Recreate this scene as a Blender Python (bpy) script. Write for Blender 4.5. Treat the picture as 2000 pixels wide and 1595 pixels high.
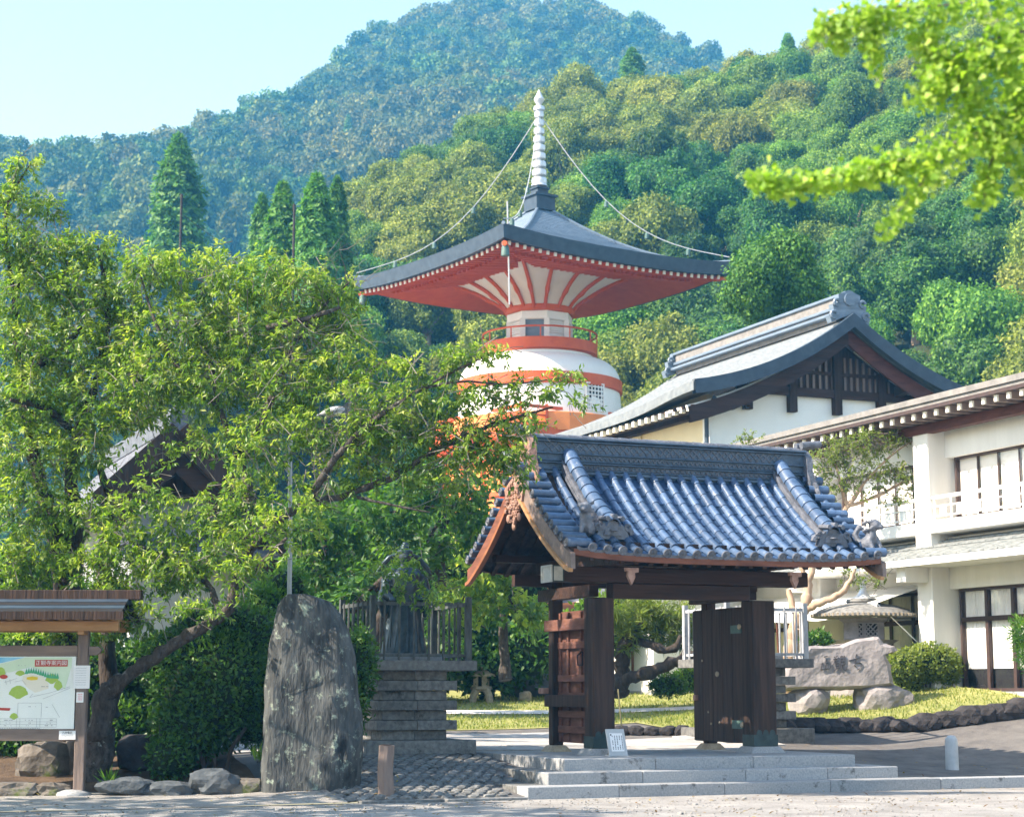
import bpy, bmesh, math, random
import numpy as np
from mathutils import Vector, Matrix, noise as mnoise

for o in list(bpy.data.objects): bpy.data.objects.remove(o)
SC = bpy.context.scene
COL = SC.collection
RNG = random.Random(7)
NR = np.random.default_rng(11)
R_ = math.radians

# ------------------------------------------------------------------ camera, sky, sun, exposure
FPX, CX, CY, HOR = 3600.0, 1000.0, 797.5, 1345.0
PITCH = math.atan((HOR - CY) / FPX)
EYE = np.array([0, 0, 1.6])
cam = bpy.data.cameras.new('camera'); camo = bpy.data.objects.new('camera', cam); COL.objects.link(camo)
camo.location = EYE; camo.rotation_euler = (math.pi / 2 + PITCH, 0, 0)
cam.sensor_width = 36; cam.lens = 36 * FPX / 2000; cam.clip_start = .1; cam.clip_end = 5000
cam.dof.use_dof = True; cam.dof.focus_distance = 31; cam.dof.aperture_fstop = 2.9
SC.camera = camo
SUN_EL = R_(40); SUN_H = (-0.951, -0.309)
world = bpy.data.worlds.new('World'); SC.world = world; world.use_nodes = True
wn = world.node_tree.nodes; wl = world.node_tree.links; wn.clear()
wo = wn.new('ShaderNodeOutputWorld'); wb = wn.new('ShaderNodeBackground'); ws = wn.new('ShaderNodeTexSky')
ws.sky_type = 'NISHITA'; ws.sun_disc = False; ws.sun_elevation = SUN_EL
ws.sun_rotation = math.atan2(SUN_H[0], SUN_H[1]) % (2 * math.pi)
ws.altitude = 50; ws.air_density = 1.15; ws.dust_density = 0.9; ws.ozone_density = 1.2
wb.inputs[1].default_value = 0.15
wl.new(ws.outputs[0], wb.inputs[0]); wl.new(wb.outputs[0], wo.inputs[0])
sl = bpy.data.lights.new('sun', 'SUN'); slo = bpy.data.objects.new('sun', sl); COL.objects.link(slo)
sl.energy = 5.0; sl.angle = R_(.5); sl.color = (1.0, .965, .90)
sdir = Vector((SUN_H[0] * math.cos(SUN_EL), SUN_H[1] * math.cos(SUN_EL), math.sin(SUN_EL)))
slo.rotation_euler = sdir.to_track_quat('Z', 'Y').to_euler(); slo.location = (-20, -5, 30)
SC.view_settings.view_transform = 'Standard'; SC.view_settings.look = 'None'
SC.view_settings.exposure = 1.4; SC.view_settings.gamma = 1.0; SC.view_settings.use_curve_mapping = False
SC.render.engine = 'CYCLES'
SC.cycles.max_bounces = 6; SC.cycles.diffuse_bounces = 3; SC.cycles.glossy_bounces = 3
SC.cycles.transmission_bounces = 4; SC.cycles.transparent_max_bounces = 8; SC.cycles.volume_bounces = 0; SC.cycles.sample_clamp_indirect = 8
SC.cycles.use_denoising = True

# ------------------------------------------------------------------ measuring helpers (photo pixel -> place)
FWD = np.array([0, math.cos(PITCH), math.sin(PITCH)]); UPV = np.array([0, -math.sin(PITCH), math.cos(PITCH)]); RGT = np.array([1., 0, 0])
def ray(px, py): return FWD + RGT * (px - CX) / FPX + UPV * (CY - py) / FPX
def P(px, py, Y):
    d = ray(px, py); return EYE + d * Y / d[1]
def mpp(Y): return Y / 3641.0
ANG = R_(22.5)
EX = np.array([math.cos(ANG), math.sin(ANG), 0]); EY = np.array([-math.sin(ANG), math.cos(ANG), 0]); EZ = np.array([0, 0, 1.])
ORG = EYE + ray(1030, 1560) * (-1.6 / ray(1030, 1560)[2])
def W(u, w, z=0): return ORG + EX * u + EY * w + EZ * z          # the temple grid: u along the gate, w into the grounds
def UW(p):
    q = np.asarray(p) - ORG; return float(q @ EX), float(q @ EY)
FRAME = Matrix(((EX[0], EY[0], 0, ORG[0]), (EX[1], EY[1], 0, ORG[1]), (0, 0, 1, 0), (0, 0, 0, 1)))

# ------------------------------------------------------------------ materials
MATS = {}
def nodes(name):
    m = bpy.data.materials.new(name); m.use_nodes = True
    nt = m.node_tree; b = nt.nodes['Principled BSDF']
    return m, nt, b
def mat(name, c1, c2=None, scale=3.0, rough=.8, bump=.0, bscale=None, stretch=(1, 1, 1), spec=.3, metal=0., detail=6, c3=None, s3=1.0, t3=.6, var=0.):
    """noise mottled surface: colour between c1 and c2, patches of c3 (lichen, stain) and fine bump"""
    if name in MATS: return MATS[name]
    m, nt, b = nodes(name); N = nt.nodes; L = nt.links
    b.inputs['Roughness'].default_value = rough; b.inputs['Metallic'].default_value = metal
    b.inputs['Specular IOR Level'].default_value = spec
    tc = N.new('ShaderNodeTexCoord'); mp = N.new('ShaderNodeMapping'); mp.inputs['Scale'].default_value = stretch
    L.new(tc.outputs['Object'], mp.inputs[0])
    if var:                                 # alike pieces do not repeat the same grain
        o2 = N.new('ShaderNodeObjectInfo'); om = N.new('ShaderNodeVectorMath'); om.operation = 'SCALE'; om.inputs[0].default_value = (37, 53, 71); L.new(o2.outputs['Random'], om.inputs['Scale'])
        oa = N.new('ShaderNodeVectorMath'); L.new(tc.outputs['Object'], oa.inputs[0]); L.new(om.outputs[0], oa.inputs[1]); L.new(oa.outputs[0], mp.inputs[0]); src = oa.outputs[0]
    else: src = tc.outputs['Object']
    n1 = N.new('ShaderNodeTexNoise'); n1.inputs['Scale'].default_value = scale; n1.inputs['Detail'].default_value = detail; n1.inputs['Roughness'].default_value = .62
    L.new(mp.outputs[0], n1.inputs['Vector'])
    r = N.new('ShaderNodeValToRGB'); r.color_ramp.elements[0].position = .32; r.color_ramp.elements[1].position = .68
    r.color_ramp.elements[0].color = (*c1, 1); r.color_ramp.elements[1].color = (*(c2 or c1), 1)
    L.new(n1.outputs[0], r.inputs[0]); out = r.outputs[0]
    if c3:
        n3 = N.new('ShaderNodeTexNoise'); n3.inputs['Scale'].default_value = s3; n3.inputs['Detail'].default_value = 8; n3.inputs['Roughness'].default_value = .7
        L.new(src, n3.inputs['Vector'])
        r3 = N.new('ShaderNodeValToRGB'); r3.color_ramp.elements[0].position = t3; r3.color_ramp.elements[1].position = t3 + .08
        L.new(n3.outputs[0], r3.inputs[0])
        mx = N.new('ShaderNodeMixRGB'); mx.inputs[2].default_value = (*c3, 1); L.new(r3.outputs[0], mx.inputs[0]); L.new(out, mx.inputs[1]); out = mx.outputs[0]
    if var:
        oi = N.new('ShaderNodeObjectInfo'); hs = N.new('ShaderNodeHueSaturation'); ma = N.new('ShaderNodeMapRange')
        ma.inputs[3].default_value = 1 - var; ma.inputs[4].default_value = 1 + var
        L.new(oi.outputs['Random'], ma.inputs[0]); L.new(ma.outputs[0], hs.inputs['Value']); L.new(out, hs.inputs['Color']); out = hs.outputs[0]
    L.new(out, b.inputs['Base Color'])
    if bump:
        n2 = N.new('ShaderNodeTexNoise'); n2.inputs['Scale'].default_value = bscale or scale * 6; n2.inputs['Detail'].default_value = 5
        L.new(mp.outputs[0], n2.inputs['Vector'])
        bp = N.new('ShaderNodeBump'); bp.inputs['Strength'].default_value = bump; bp.inputs['Distance'].default_value = .03
        L.new(n2.outputs[0], bp.inputs['Height']); L.new(bp.outputs[0], b.inputs['Normal'])
    MATS[name] = m; return m
def leafmat(name, cols, trans=.45, rough=.55, rnd=.0, hue=0., spec=.35, tboost=1.7):
    """leaf: colour from the per-leaf attribute 'tint' through a ramp, part of the light passes through"""
    m, nt, b = nodes(name); N = nt.nodes; L = nt.links
    at = N.new('ShaderNodeAttribute'); at.attribute_name = 'tint'
    r = N.new('ShaderNodeValToRGB'); el = r.color_ramp.elements
    while len(el) < len(cols): el.new(.5)
    for i, c in enumerate(cols): el[i].position = i / (len(cols) - 1); el[i].color = (*c, 1)
    L.new(at.outputs['Fac'], r.inputs[0]); out = r.outputs[0]
    if rnd or hue:
        oi = N.new('ShaderNodeObjectInfo'); hs = N.new('ShaderNodeHueSaturation')
        ma = N.new('ShaderNodeMapRange'); ma.inputs[3].default_value = 1 - rnd; ma.inputs[4].default_value = 1 + rnd
        L.new(oi.outputs['Random'], ma.inputs[0]); L.new(ma.outputs[0], hs.inputs['Value'])
        mu = N.new('ShaderNodeMath'); mu.operation = 'MULTIPLY'; mu.inputs[1].default_value = 17.31
        fr = N.new('ShaderNodeMath'); fr.operation = 'FRACT'; mh = N.new('ShaderNodeMapRange'); mh.inputs[3].default_value = .5 - hue; mh.inputs[4].default_value = .5 + hue * .55
        L.new(oi.outputs['Random'], mu.inputs[0]); L.new(mu.outputs[0], fr.inputs[0]); L.new(fr.outputs[0], mh.inputs[0]); L.new(mh.outputs[0], hs.inputs['Hue'])
        L.new(out, hs.inputs['Color']); out = hs.outputs[0]
    L.new(out, b.inputs['Base Color']); b.inputs['Roughness'].default_value = rough; b.inputs['Specular IOR Level'].default_value = spec
    if trans:
        t = N.new('ShaderNodeBsdfTranslucent'); br = N.new('ShaderNodeMixRGB'); br.blend_type = 'MULTIPLY'; br.inputs[0].default_value = 1
        br.inputs[2].default_value = (1.0 * tboost, 1.12 * tboost, .45 * tboost, 1); L.new(out, br.inputs[1]); L.new(br.outputs[0], t.inputs[0])
        mx = N.new('ShaderNodeMixShader'); mx.inputs[0].default_value = trans
        L.new(b.outputs[0], mx.inputs[1]); L.new(t.outputs[0], mx.inputs[2]); L.new(mx.outputs[0], N['Material Output'].inputs[0])
    MATS[name] = m; return m
def glassmat():
    m, nt, b = nodes('window_glass'); N = nt.nodes; L = nt.links
    g = N.new('ShaderNodeBsdfGlossy'); g.inputs['Roughness'].default_value = .03; t = N.new('ShaderNodeBsdfTransparent')
    f = N.new('ShaderNodeLayerWeight'); f.inputs[0].default_value = .3; q = N.new('ShaderNodeMath'); q.operation = 'MULTIPLY'; q.inputs[1].default_value = .35; mx = N.new('ShaderNodeMixShader')
    L.new(f.outputs['Facing'], q.inputs[0]); L.new(q.outputs[0], mx.inputs[0]); L.new(t.outputs[0], mx.inputs[1]); L.new(g.outputs[0], mx.inputs[2]); L.new(mx.outputs[0], N['Material Output'].inputs[0])
    return m
M = {}
M['wood_dark'] = mat('aged_dark_timber', (.016, .010, .008), (.062, .034, .024), 5, .75, .6, 14, (1.8, 1.8, .12), var=.15)
M['wood_beam'] = mat('aged_dark_beam', (.02, .010, .007), (.055, .026, .018), 5, .7, .5, 14, (.15, 1.6, 1.6))
M['wood_red'] = mat('red_brown_timber', (.085, .030, .017), (.185, .068, .038), 6, .65, .4, 16, (.3, .3, 1.4), var=.15)
M['wood_hall'] = mat('red_brown_hall_timber', (.05, .016, .010), (.11, .036, .022), 6, .65, .4, 16, (.3, .3, 1.4))
M['door_red'] = mat('door_timber', (.085, .034, .024), (.19, .085, .06), 6, .7, .4, 16, (.3, .3, 1.4), var=.15)
M['wood_orange'] = mat('orange_timber', (.20, .068, .026), (.33, .125, .052), 5, .6, .3, 16, (1, .3, .6), var=.1)
M['wood_tan'] = mat('tan_timber', (.30, .16, .07), (.42, .24, .11), 6, .7, .3, 16, (.3, 1, 1))
M['wood_grey'] = mat('weathered_grey_timber', (.13, .10, .09), (.24, .18, .15), 6, .75, .4, 16, (1.2, 1.2, .2))
M['wood_grey_h'] = mat('weathered_grey_rail', (.13, .10, .09), (.24, .18, .15), 6, .75, .4, 16, (.2, 1.2, 1.2))
M['carving'] = mat('carved_pale_timber', (.20, .11, .08), (.36, .22, .17), 8, .75, .5, 30)
M['tile'] = mat('blue_grey_roof_tile', (.04, .075, .145), (.085, .135, .225), 9, .34, .25, 40, spec=.6, var=.28, c3=(.20, .23, .28), s3=3.5, t3=.62)
M['tile_pan'] = mat('dark_blue_pan_tile', (.02, .045, .10), (.045, .085, .17), 9, .36, .25, 40, spec=.5, var=.25)
M['tile_old'] = mat('grey_old_tile', (.06, .068, .085), (.16, .17, .20), 7, .5, .5, 30, spec=.4, var=.12)
M['tile_ridge'] = mat('slate_ridge_tile', (.035, .06, .095), (.08, .12, .17), 6, .45, .3, 30, spec=.4)
M['granite'] = mat('pale_granite', (.23, .24, .25), (.36, .36, .36), 36, .75, .25, 120, var=.1, c3=(.10, .10, .10), s3=3.4, t3=.585)
M['granite_dark'] = mat('stained_granite', (.10, .10, .10), (.22, .22, .21), 12, .8, .3, 80, var=.2, c3=(.05, .05, .045), s3=1.7, t3=.55)
M['stone_warm'] = mat('warm_lantern_stone', (.30, .24, .17), (.45, .38, .28), 14, .85, .3, 50)
M['stone_pale'] = mat('pale_pink_stone', (.20, .185, .19), (.34, .315, .31), 3, .85, .7, 12, c3=(.11, .10, .10), s3=1.6, t3=.6)
M['monolith'] = mat('lichen_schist', (.010, .013, .016), (.095, .10, .098), 4, .8, 1.0, 14, (1.6, 1.6, .4), c3=(.22, .26, .21), s3=5.5, t3=.56)
M['rock_dark'] = mat('dark_volcanic_rock', (.018, .017, .019), (.055, .05, .052), 4, .9, 1.0, 14)
M['rock_moss'] = mat('mossy_rock', (.07, .06, .05), (.19, .17, .15), 3, .9, .8, 12, c3=(.07, .09, .02), s3=1.6, t3=.55)
M['rock_blue'] = mat('blue_grey_rock', (.04, .05, .06), (.11, .12, .13), 3, .85, .8, 12)
M['plaster'] = mat('white_plaster', (.66, .65, .61), (.80, .79, .75), 1.6, .9, .05, 60, (1, 1, .14), c3=(.66, .64, .59), s3=.8, t3=.66)
M['plaster_grey'] = mat('shade_grey_plaster', (.26, .275, .29), (.34, .355, .37), 1.2, .9, .05, 60)  # white wall darkened: its shaded grey is put into the colour
M['plaster_cream'] = mat('cream_plaster', (.72, .62, .40), (.78, .68, .46), 1.2, .9, .05, 60)
M['white'] = mat('white_paint', (.78, .78, .76), (.83, .83, .81), 2, .5, .04, 30)
M['white_panel'] = mat('ivory_panel', (.72, .69, .62), (.80, .77, .70), 1.5, .7, .04, 20)
M['red'] = mat('vermilion_paint', (.52, .082, .024), (.62, .12, .036), 2, .55, .06, 30, var=.06)
M['orange'] = mat('orange_paint', (.72, .22, .06), (.80, .28, .09), 2, .6, .05, 30)
M['yellow_end'] = mat('white_rafter_end', (.80, .76, .66), None, 4, .6)
M['hall_roof'] = mat('weathered_grey_sheet', (.125, .14, .155), (.205, .225, .235), 5, .5, .2, 25, spec=.4)
M['eave_grey'] = mat('weathered_eave_sheet', (.15, .145, .14), (.24, .23, .22), 4, .7, .2, 25)
M['copper'] = mat('grey_copper_sheet', (.10, .14, .19), (.17, .22, .28), 4, .42, .25, 25, (.4, .4, 3), spec=.5)
M['copper_edge'] = mat('dark_copper_edge', (.028, .045, .07), (.05, .075, .105), 3, .5, .1, 20)
M['copper_pale'] = mat('pale_copper_sheet', (.20, .22, .25), (.32, .35, .36), 5, .5, .2, 25, spec=.4)
M['shoe'] = mat('dark_patina', (.018, .032, .034), (.04, .065, .065), 6, .5, .2, 30)
M['plate'] = mat('weathered_pale_plate', (.30, .31, .29), (.46, .46, .43), 6, .7, .2, 30)
M['copper_green'] = mat('verdigris', (.05, .10, .09), (.10, .17, .15), 6, .55, .2, 30)
M['slate_green'] = mat('grey_slate', (.13, .145, .145), (.27, .285, .28), 7, .6, .4, 25)
M['silver'] = mat('pale_metal', (.55, .57, .60), (.68, .70, .72), 4, .38, .05, 20, metal=.35, spec=.5)
M['steel'] = mat('grey_painted_steel', (.36, .38, .40), (.46, .48, .50), 6, .5, .05, 30)
M['rail_grey'] = mat('weathered_rail_stone', (.24, .25, .27), (.44, .46, .48), 12, .7, .3, 40, (1, 1, .3), c3=(.10, .10, .10), s3=6, t3=.58)
M['rail_dark'] = mat('dark_rail', (.03, .035, .035), (.12, .13, .125), 10, .7, .3, 40, (1, 1, .3), c3=(.22, .22, .20), s3=4, t3=.64)  # darker tone than the other rails, with paler patches
M['bronze'] = mat('dark_bronze', (.022, .034, .045), (.06, .085, .10), 6, .42, .2, 30, metal=.55, spec=.5)
M['frame'] = mat('brown_window_frame', (.045, .028, .026), (.07, .045, .04), 6, .5, .05, 30)
M['curtain'] = mat('white_curtain', (.68, .68, .66), (.78, .78, .76), 5, .9, .0)
M['blind'] = mat('ivory_blind', (.74, .71, .66), (.80, .77, .72), 3, .8, .0)
M['dark'] = mat('dark_interior', (.012, .012, .014), (.02, .02, .022), 3, .9)
M['bark'] = mat('lichen_bark', (.025, .02, .017), (.105, .09, .08), 9, .9, 1.0, 26, (1.6, 1.6, .7), c3=(.24, .25, .22), s3=9, t3=.60)
M['bark_dark'] = mat('dark_bark', (.022, .017, .014), (.07, .055, .045), 6, .9, .9, 22, (1.5, 1.5, .5), c3=(.07, .085, .03), s3=3, t3=.62)
M['bark_pale'] = mat('pale_smooth_bark', (.30, .20, .13), (.48, .36, .26), 4, .7, .4, 16, (1.3, 1.3, .4))
M['twig'] = mat('grey_twig', (.10, .085, .075), (.24, .215, .19), 6, .85)
M['glass'] = glassmat()
M['paper'] = mat('white_notice', (.72, .72, .73), (.76, .76, .77), 3, .5)
M['board'] = mat('pale_map_print', (.70, .74, .72), (.76, .79, .78), 2, .35, spec=.4)
M['ink'] = mat('dark_print', (.05, .05, .06), None, 3, .5)
M['ink_soft'] = mat('grey_print', (.30, .31, .34), None, 3, .5)
M['pr_green'] = mat('green_print', (.30, .44, .07), (.36, .50, .10), 30, .4)
M['pr_dgreen'] = mat('deep_green_print', (.05, .33, .17), (.09, .38, .2), 30, .4)
M['pr_lgreen'] = mat('pale_green_print', (.52, .66, .49), (.60, .72, .56), 4, .4)
M['pr_blue'] = mat('blue_print', (.12, .42, .68), (.3, .58, .74), 4, .4)
M['pr_yellow'] = mat('yellow_print', (.68, .5, .04), None, 4, .4)
M['pr_red'] = mat('red_print', (.42, .05, .035), None, 4, .4)
M['pr_cream'] = mat('cream_print', (.72, .68, .58), None, 4, .4)
M['pr_pink'] = mat('pink_print', (.70, .22, .24), None, 4, .4)
M['bamboo'] = mat('pale_bamboo', (.42, .36, .18), (.5, .44, .25), 6, .6)
M['gravel'] = mat('pale_gravel', (.235, .22, .205), (.40, .38, .355), 1.1, .95, 1.0, 60, c3=(.13, .12, .11), s3=26, t3=.56)
M['asphalt'] = mat('grey_gravel_paving', (.105, .10, .10), (.20, .19, .18), 1.8, .95, 1.0, 70, c3=(.30, .285, .26), s3=34, t3=.60)
M['soil'] = mat('brown_soil', (.05, .032, .02), (.12, .08, .05), 4, .95, .8, 30)
M['lawn'] = mat('dry_lawn', (.20, .22, .07), (.34, .33, .12), .9, .95, .6, 60, c3=(.16, .20, .05), s3=3, t3=.58)
M['path'] = mat('pale_path', (.62, .58, .54), (.70, .66, .62), 4, .9, .3, 50)
M['flag'] = mat('pale_flagstone', (.30, .29, .28), (.42, .40, .38), 6, .85, .4, 40, var=.12)
M['hill'] = mat('forest_floor', (.018, .026, .01), (.035, .048, .018), .2, 1, .5, 2)
M['core'] = mat('shaded_inner_foliage', (.012, .022, .007), (.02, .034, .011), 3, 1)  # near-black green: the shade inside a shrub put into the colour
LF_CH = leafmat('cherry_leaf', [(.045, .10, .018), (.125, .215, .028), (.27, .34, .055), (.43, .44, .12)], .45, .42, spec=.5, tboost=1.75)
LF_GN = leafmat('garden_leaf', [(.03, .085, .018), (.07, .15, .022), (.15, .25, .03)], .45, .5)
LF_DK = leafmat('dark_shrub_leaf', [(.02, .06, .014), (.05, .125, .02), (.12, .22, .03)], .3, .45)
LF_GK = leafmat('ginkgo_leaf', [(.17, .30, .03), (.28, .42, .05), (.44, .52, .12)], .5, .5, tboost=1.35)
LF_CM = leafmat('small_olive_leaf', [(.10, .14, .03), (.17, .22, .05), (.26, .29, .09)], .4, .55)
LF_PN = leafmat('pine_needle', [(.025, .06, .03), (.05, .10, .04), (.09, .15, .06)], .25, .5)
LF_BR = leafmat('bright_conifer_leaf', [(.035, .11, .018), (.08, .21, .025), (.17, .33, .04)], .25, .6, .15)
LF_H1 = leafmat('hill_leaf_olive', [(.06, .095, .014), (.165, .22, .026), (.31, .36, .055)], .22, .7, .22, .022)
LF_H2 = leafmat('hill_leaf_green', [(.035, .105, .012), (.10, .22, .02), (.22, .36, .04)], .22, .7, .25, .03)
LF_H3 = leafmat('hill_leaf_deep', [(.014, .055, .012), (.04, .135, .018), (.11, .25, .03)], .22, .7, .22, .03)
LF_MT = leafmat('mountain_leaf', [(.025, .06, .014), (.07, .13, .022), (.16, .21, .05)], .15, .8, .4, .05)

# ------------------------------------------------------------------ mesh helpers
class MB:
    def __init__(s): s.v = []; s.f = []
    def add(s, vs, fs):
        k = len(s.v); s.v.extend([tuple(map(float, p)) for p in vs]); s.f.extend([tuple(i + k for i in f) for f in fs]); return s
    def box(s, x0, x1, y0, y1, z0, z1):
        return s.add([(x0, y0, z0), (x1, y0, z0), (x1, y1, z0), (x0, y1, z0), (x0, y0, z1), (x1, y0, z1), (x1, y1, z1), (x0, y1, z1)],
                     [(3, 2, 1, 0), (4, 5, 6, 7), (0, 1, 5, 4), (1, 2, 6, 5), (2, 3, 7, 6), (3, 0, 4, 7)])
    def taper(s, cx, cy, z0, z1, a0, b0, a1, b1):
        return s.add([(cx - a0, cy - b0, z0), (cx + a0, cy - b0, z0), (cx + a0, cy + b0, z0), (cx - a0, cy + b0, z0),
                      (cx - a1, cy - b1, z1), (cx + a1, cy - b1, z1), (cx + a1, cy + b1, z1), (cx - a1, cy + b1, z1)],
                     [(3, 2, 1, 0), (4, 5, 6, 7), (0, 1, 5, 4), (1, 2, 6, 5), (2, 3, 7, 6), (3, 0, 4, 7)])
    def bar(s, p, q, w, h, up=(0, 0, 1)):
        p = Vector(p); q = Vector(q); d = (q - p).normalized(); u = Vector(up)
        r = d.cross(u)
        if r.length < 1e-4: r = d.cross(Vector((1, 0, 0)))
        r.normalize(); u = r.cross(d); vs = []
        for e in (p, q):
            for a, b in ((-1, -1), (1, -1), (1, 1), (-1, 1)): vs.append(e + r * (a * w / 2) + u * (b * h / 2))
        return s.add(vs, [(3, 2, 1, 0), (4, 5, 6, 7), (0, 1, 5, 4), (1, 2, 6, 5), (2, 3, 7, 6), (3, 0, 4, 7)])
    def tube(s, pts, rad, n=8, jit=0, caps=True):
        pts = [Vector(p) for p in pts]; k = len(pts)
        if not hasattr(rad, '__len__'): rad = [rad] * k
        vs = []; fs = []; ref = None
        for i, p in enumerate(pts):
            d = (pts[min(i + 1, k - 1)] - pts[max(i - 1, 0)])
            d = d.normalized() if d.length > 1e-9 else Vector((0, 0, 1))
            if ref is None: ref = d.orthogonal().normalized()
            ref = (ref - d * ref.dot(d)); ref = ref.normalized() if ref.length > 1e-6 else d.orthogonal().normalized()
            b = d.cross(ref)
            for j in range(n):
                a = 2 * math.pi * j / n; rr = rad[i] * (1 + (RNG.uniform(-jit, jit) if jit else 0))
                vs.append(p + ref * (math.cos(a) * rr) + b * (math.sin(a) * rr))
        for i in range(k - 1):
            for j in range(n):
                fs.append((i * n + j, i * n + (j + 1) % n, (i + 1) * n + (j + 1) % n, (i + 1) * n + j))
        if caps: fs.append(tuple(range(n - 1, -1, -1))); fs.append(tuple((k - 1) * n + j for j in range(n)))
        return s.add(vs, fs)
    def lathe(s, prof, n=24, c=(0, 0, 0), a0=0, caps=True):
        vs = []; fs = []
        for r, z in prof:
            for j in range(n):
                a = a0 + 2 * math.pi * j / n; vs.append((c[0] + r * math.cos(a), c[1] + r * math.sin(a), c[2] + z))
        for i in range(len(prof) - 1):
            for j in range(n): fs.append((i * n + j, i * n + (j + 1) % n, (i + 1) * n + (j + 1) % n, (i + 1) * n + j))
        if caps: fs.append(tuple(range(n - 1, -1, -1))); fs.append(tuple((len(prof) - 1) * n + j for j in range(n)))
        return s.add(vs, fs)
    def prism(s, poly, fn, d0, d1):
        """outline poly [(a,b)] pushed from depth d0 to d1; fn(a,b,d) -> xyz"""
        n = len(poly); vs = [fn(a, b, d0) for a, b in poly] + [fn(a, b, d1) for a, b in poly]
        fs = [tuple(range(n - 1, -1, -1)), tuple(range(n, 2 * n))] + [(i, (i + 1) % n, n + (i + 1) % n, n + i) for i in range(n)]
        return s.add(vs, fs)
    def strip(s, rows):
        n = len(rows[0]); k = len(rows)
        return s.add([p for r in rows for p in r], [(i * n + j, i * n + j + 1, (i + 1) * n + j + 1, (i + 1) * n + j) for i in range(k - 1) for j in range(n - 1)])
    def ell(s, c, r, n=10, m=7, rot=None):
        vs = []; fs = []; c = Vector(c)
        for i in range(1, m):
            t = math.pi * i / m
            for j in range(n):
                a = 2 * math.pi * j / n; p = Vector((r[0] * math.sin(t) * math.cos(a), r[1] * math.sin(t) * math.sin(a), r[2] * math.cos(t)))
                vs.append(c + (rot @ p if rot else p))
        tp = Vector((0, 0, r[2])); vs.append(c + (rot @ tp if rot else tp)); vs.append(c - (rot @ tp if rot else tp)); T = len(vs) - 2
        for i in range(m - 2):
            for j in range(n): fs.append((i * n + j, (i + 1) * n + j, (i + 1) * n + (j + 1) % n, i * n + (j + 1) % n))
        for j in range(n): fs.append((T, j, (j + 1) % n)); fs.append((T + 1, (m - 2) * n + (j + 1) % n, (m - 2) * n + j))
        return s.add(vs, fs)
    def rock(s, c, r, seed, sub=3, amp=.28, freq=1.1, flat=None, rotz=0):
        b = bmesh.new(); bmesh.ops.create_icosphere(b, subdivisions=sub, radius=1)
        off = Vector((seed * 3.7, seed * 1.3, seed * 2.1)); vs = []
        for v in b.verts:
            p = v.co.copy(); d = 1 + amp * (mnoise.noise(p * freq + off) * 1.3 + .5 * mnoise.noise(p * freq * 2.7 + off) + .25 * mnoise.noise(p * freq * 6 + off))
            q = p * d
            # flatten facets a little so that it reads as broken stone
            q = Vector((max(-.92, min(.92, q.x)), max(-.92, min(.92, q.y)), max(-.85, min(.9, q.z))))
            q = Vector((q.x * r[0], q.y * r[1], q.z * r[2])); q.rotate(Matrix.Rotation(rotz, 3, 'Z')); vs.append(Vector(c) + q)
        fs = [tuple(v.index for v in f.verts) for f in b.faces]; b.free(); return s.add(vs, fs)
    def mesh(s, name, smooth=False, bevel=0, ang=40):
        me = bpy.data.meshes.new(name); me.from_pydata(s.v, [], s.f)
        b = bmesh.new(); b.from_mesh(me)
        if bevel:
            es = [e for e in b.edges if len(e.link_faces) == 2 and e.calc_face_angle(0) > .6]
            bmesh.ops.bevel(b, geom=es, offset=bevel, segments=1, affect='EDGES', clamp_overlap=True)
        bmesh.ops.recalc_face_normals(b, faces=b.faces); b.to_mesh(me); b.free()
        if smooth:
            me.polygons.foreach_set('use_smooth', [True] * len(me.polygons))
            try: me.set_sharp_from_angle(angle=R_(ang))
            except Exception: pass
        return me
def link(name, me, parent=None, m=None, matrix=None):
    o = bpy.data.objects.new(name, me); COL.objects.link(o)
    if m is not None and not me.materials: me.materials.append(m)
    if parent is not None: o.parent = parent
    if matrix is not None: o.matrix_local = matrix
    return o
def tag(o, label, cat, group=None, kind=None):
    if label: o['label'] = label
    if cat: o['category'] = cat
    if group: o['group'] = group
    if kind: o['kind'] = kind
    return o
class Thing:
    """an Empty at a thing's base; parts are given in the temple grid (frame=True) or in world metres"""
    def __init__(s, name, label, cat, base, frame=True, group=None, rotz=None):
        s.e = bpy.data.objects.new(name, None); COL.objects.link(s.e); s.e.empty_display_size = .3
        s.base = Vector(base)
        if rotz is not None: s.e.matrix_world = Matrix.Translation(s.base) @ Matrix.Rotation(rotz, 4, 'Z'); s.base = Vector((0, 0, 0))
        elif frame: s.e.matrix_world = FRAME @ Matrix.Translation(s.base)
        else: s.e.location = s.base
        tag(s.e, label, cat, group)
    def part(s, name, mb, m, parent=None, smooth=False, bevel=0, label=None, kind=None):
        b = s.base; mb.v = [(x - b.x, y - b.y, z - b.z) for x, y, z in mb.v]
        o = link(name, mb.mesh(name, smooth, bevel), parent or s.e, m)
        if label: o['label'] = label
        if kind: o['kind'] = kind
        return o
    def put(s, name, me, mtx, parent=None):
        return link(name, me, parent or s.e, None, Matrix.Translation(-s.base) @ mtx)
def solo(name, mb, m, label, cat, base=None, frame=False, group=None, smooth=False, bevel=0, kind=None):
    """a thing that is a single mesh, its origin at base"""
    b = Vector(base if base is not None else (0, 0, 0)); mb.v = [(x - b.x, y - b.y, z - b.z) for x, y, z in mb.v]
    o = link(name, mb.mesh(name, smooth, bevel), None, m)
    o.matrix_world = (FRAME if frame else Matrix.Identity(4)) @ Matrix.Translation(b)
    return tag(o, label, cat, group, kind)
def struct(name, mb, m, smooth=False, frame=False, bevel=0):
    o = link(name, mb.mesh(name, smooth, bevel), None, m)
    if frame: o.matrix_world = FRAME
    o['kind'] = 'structure'; return o
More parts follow.
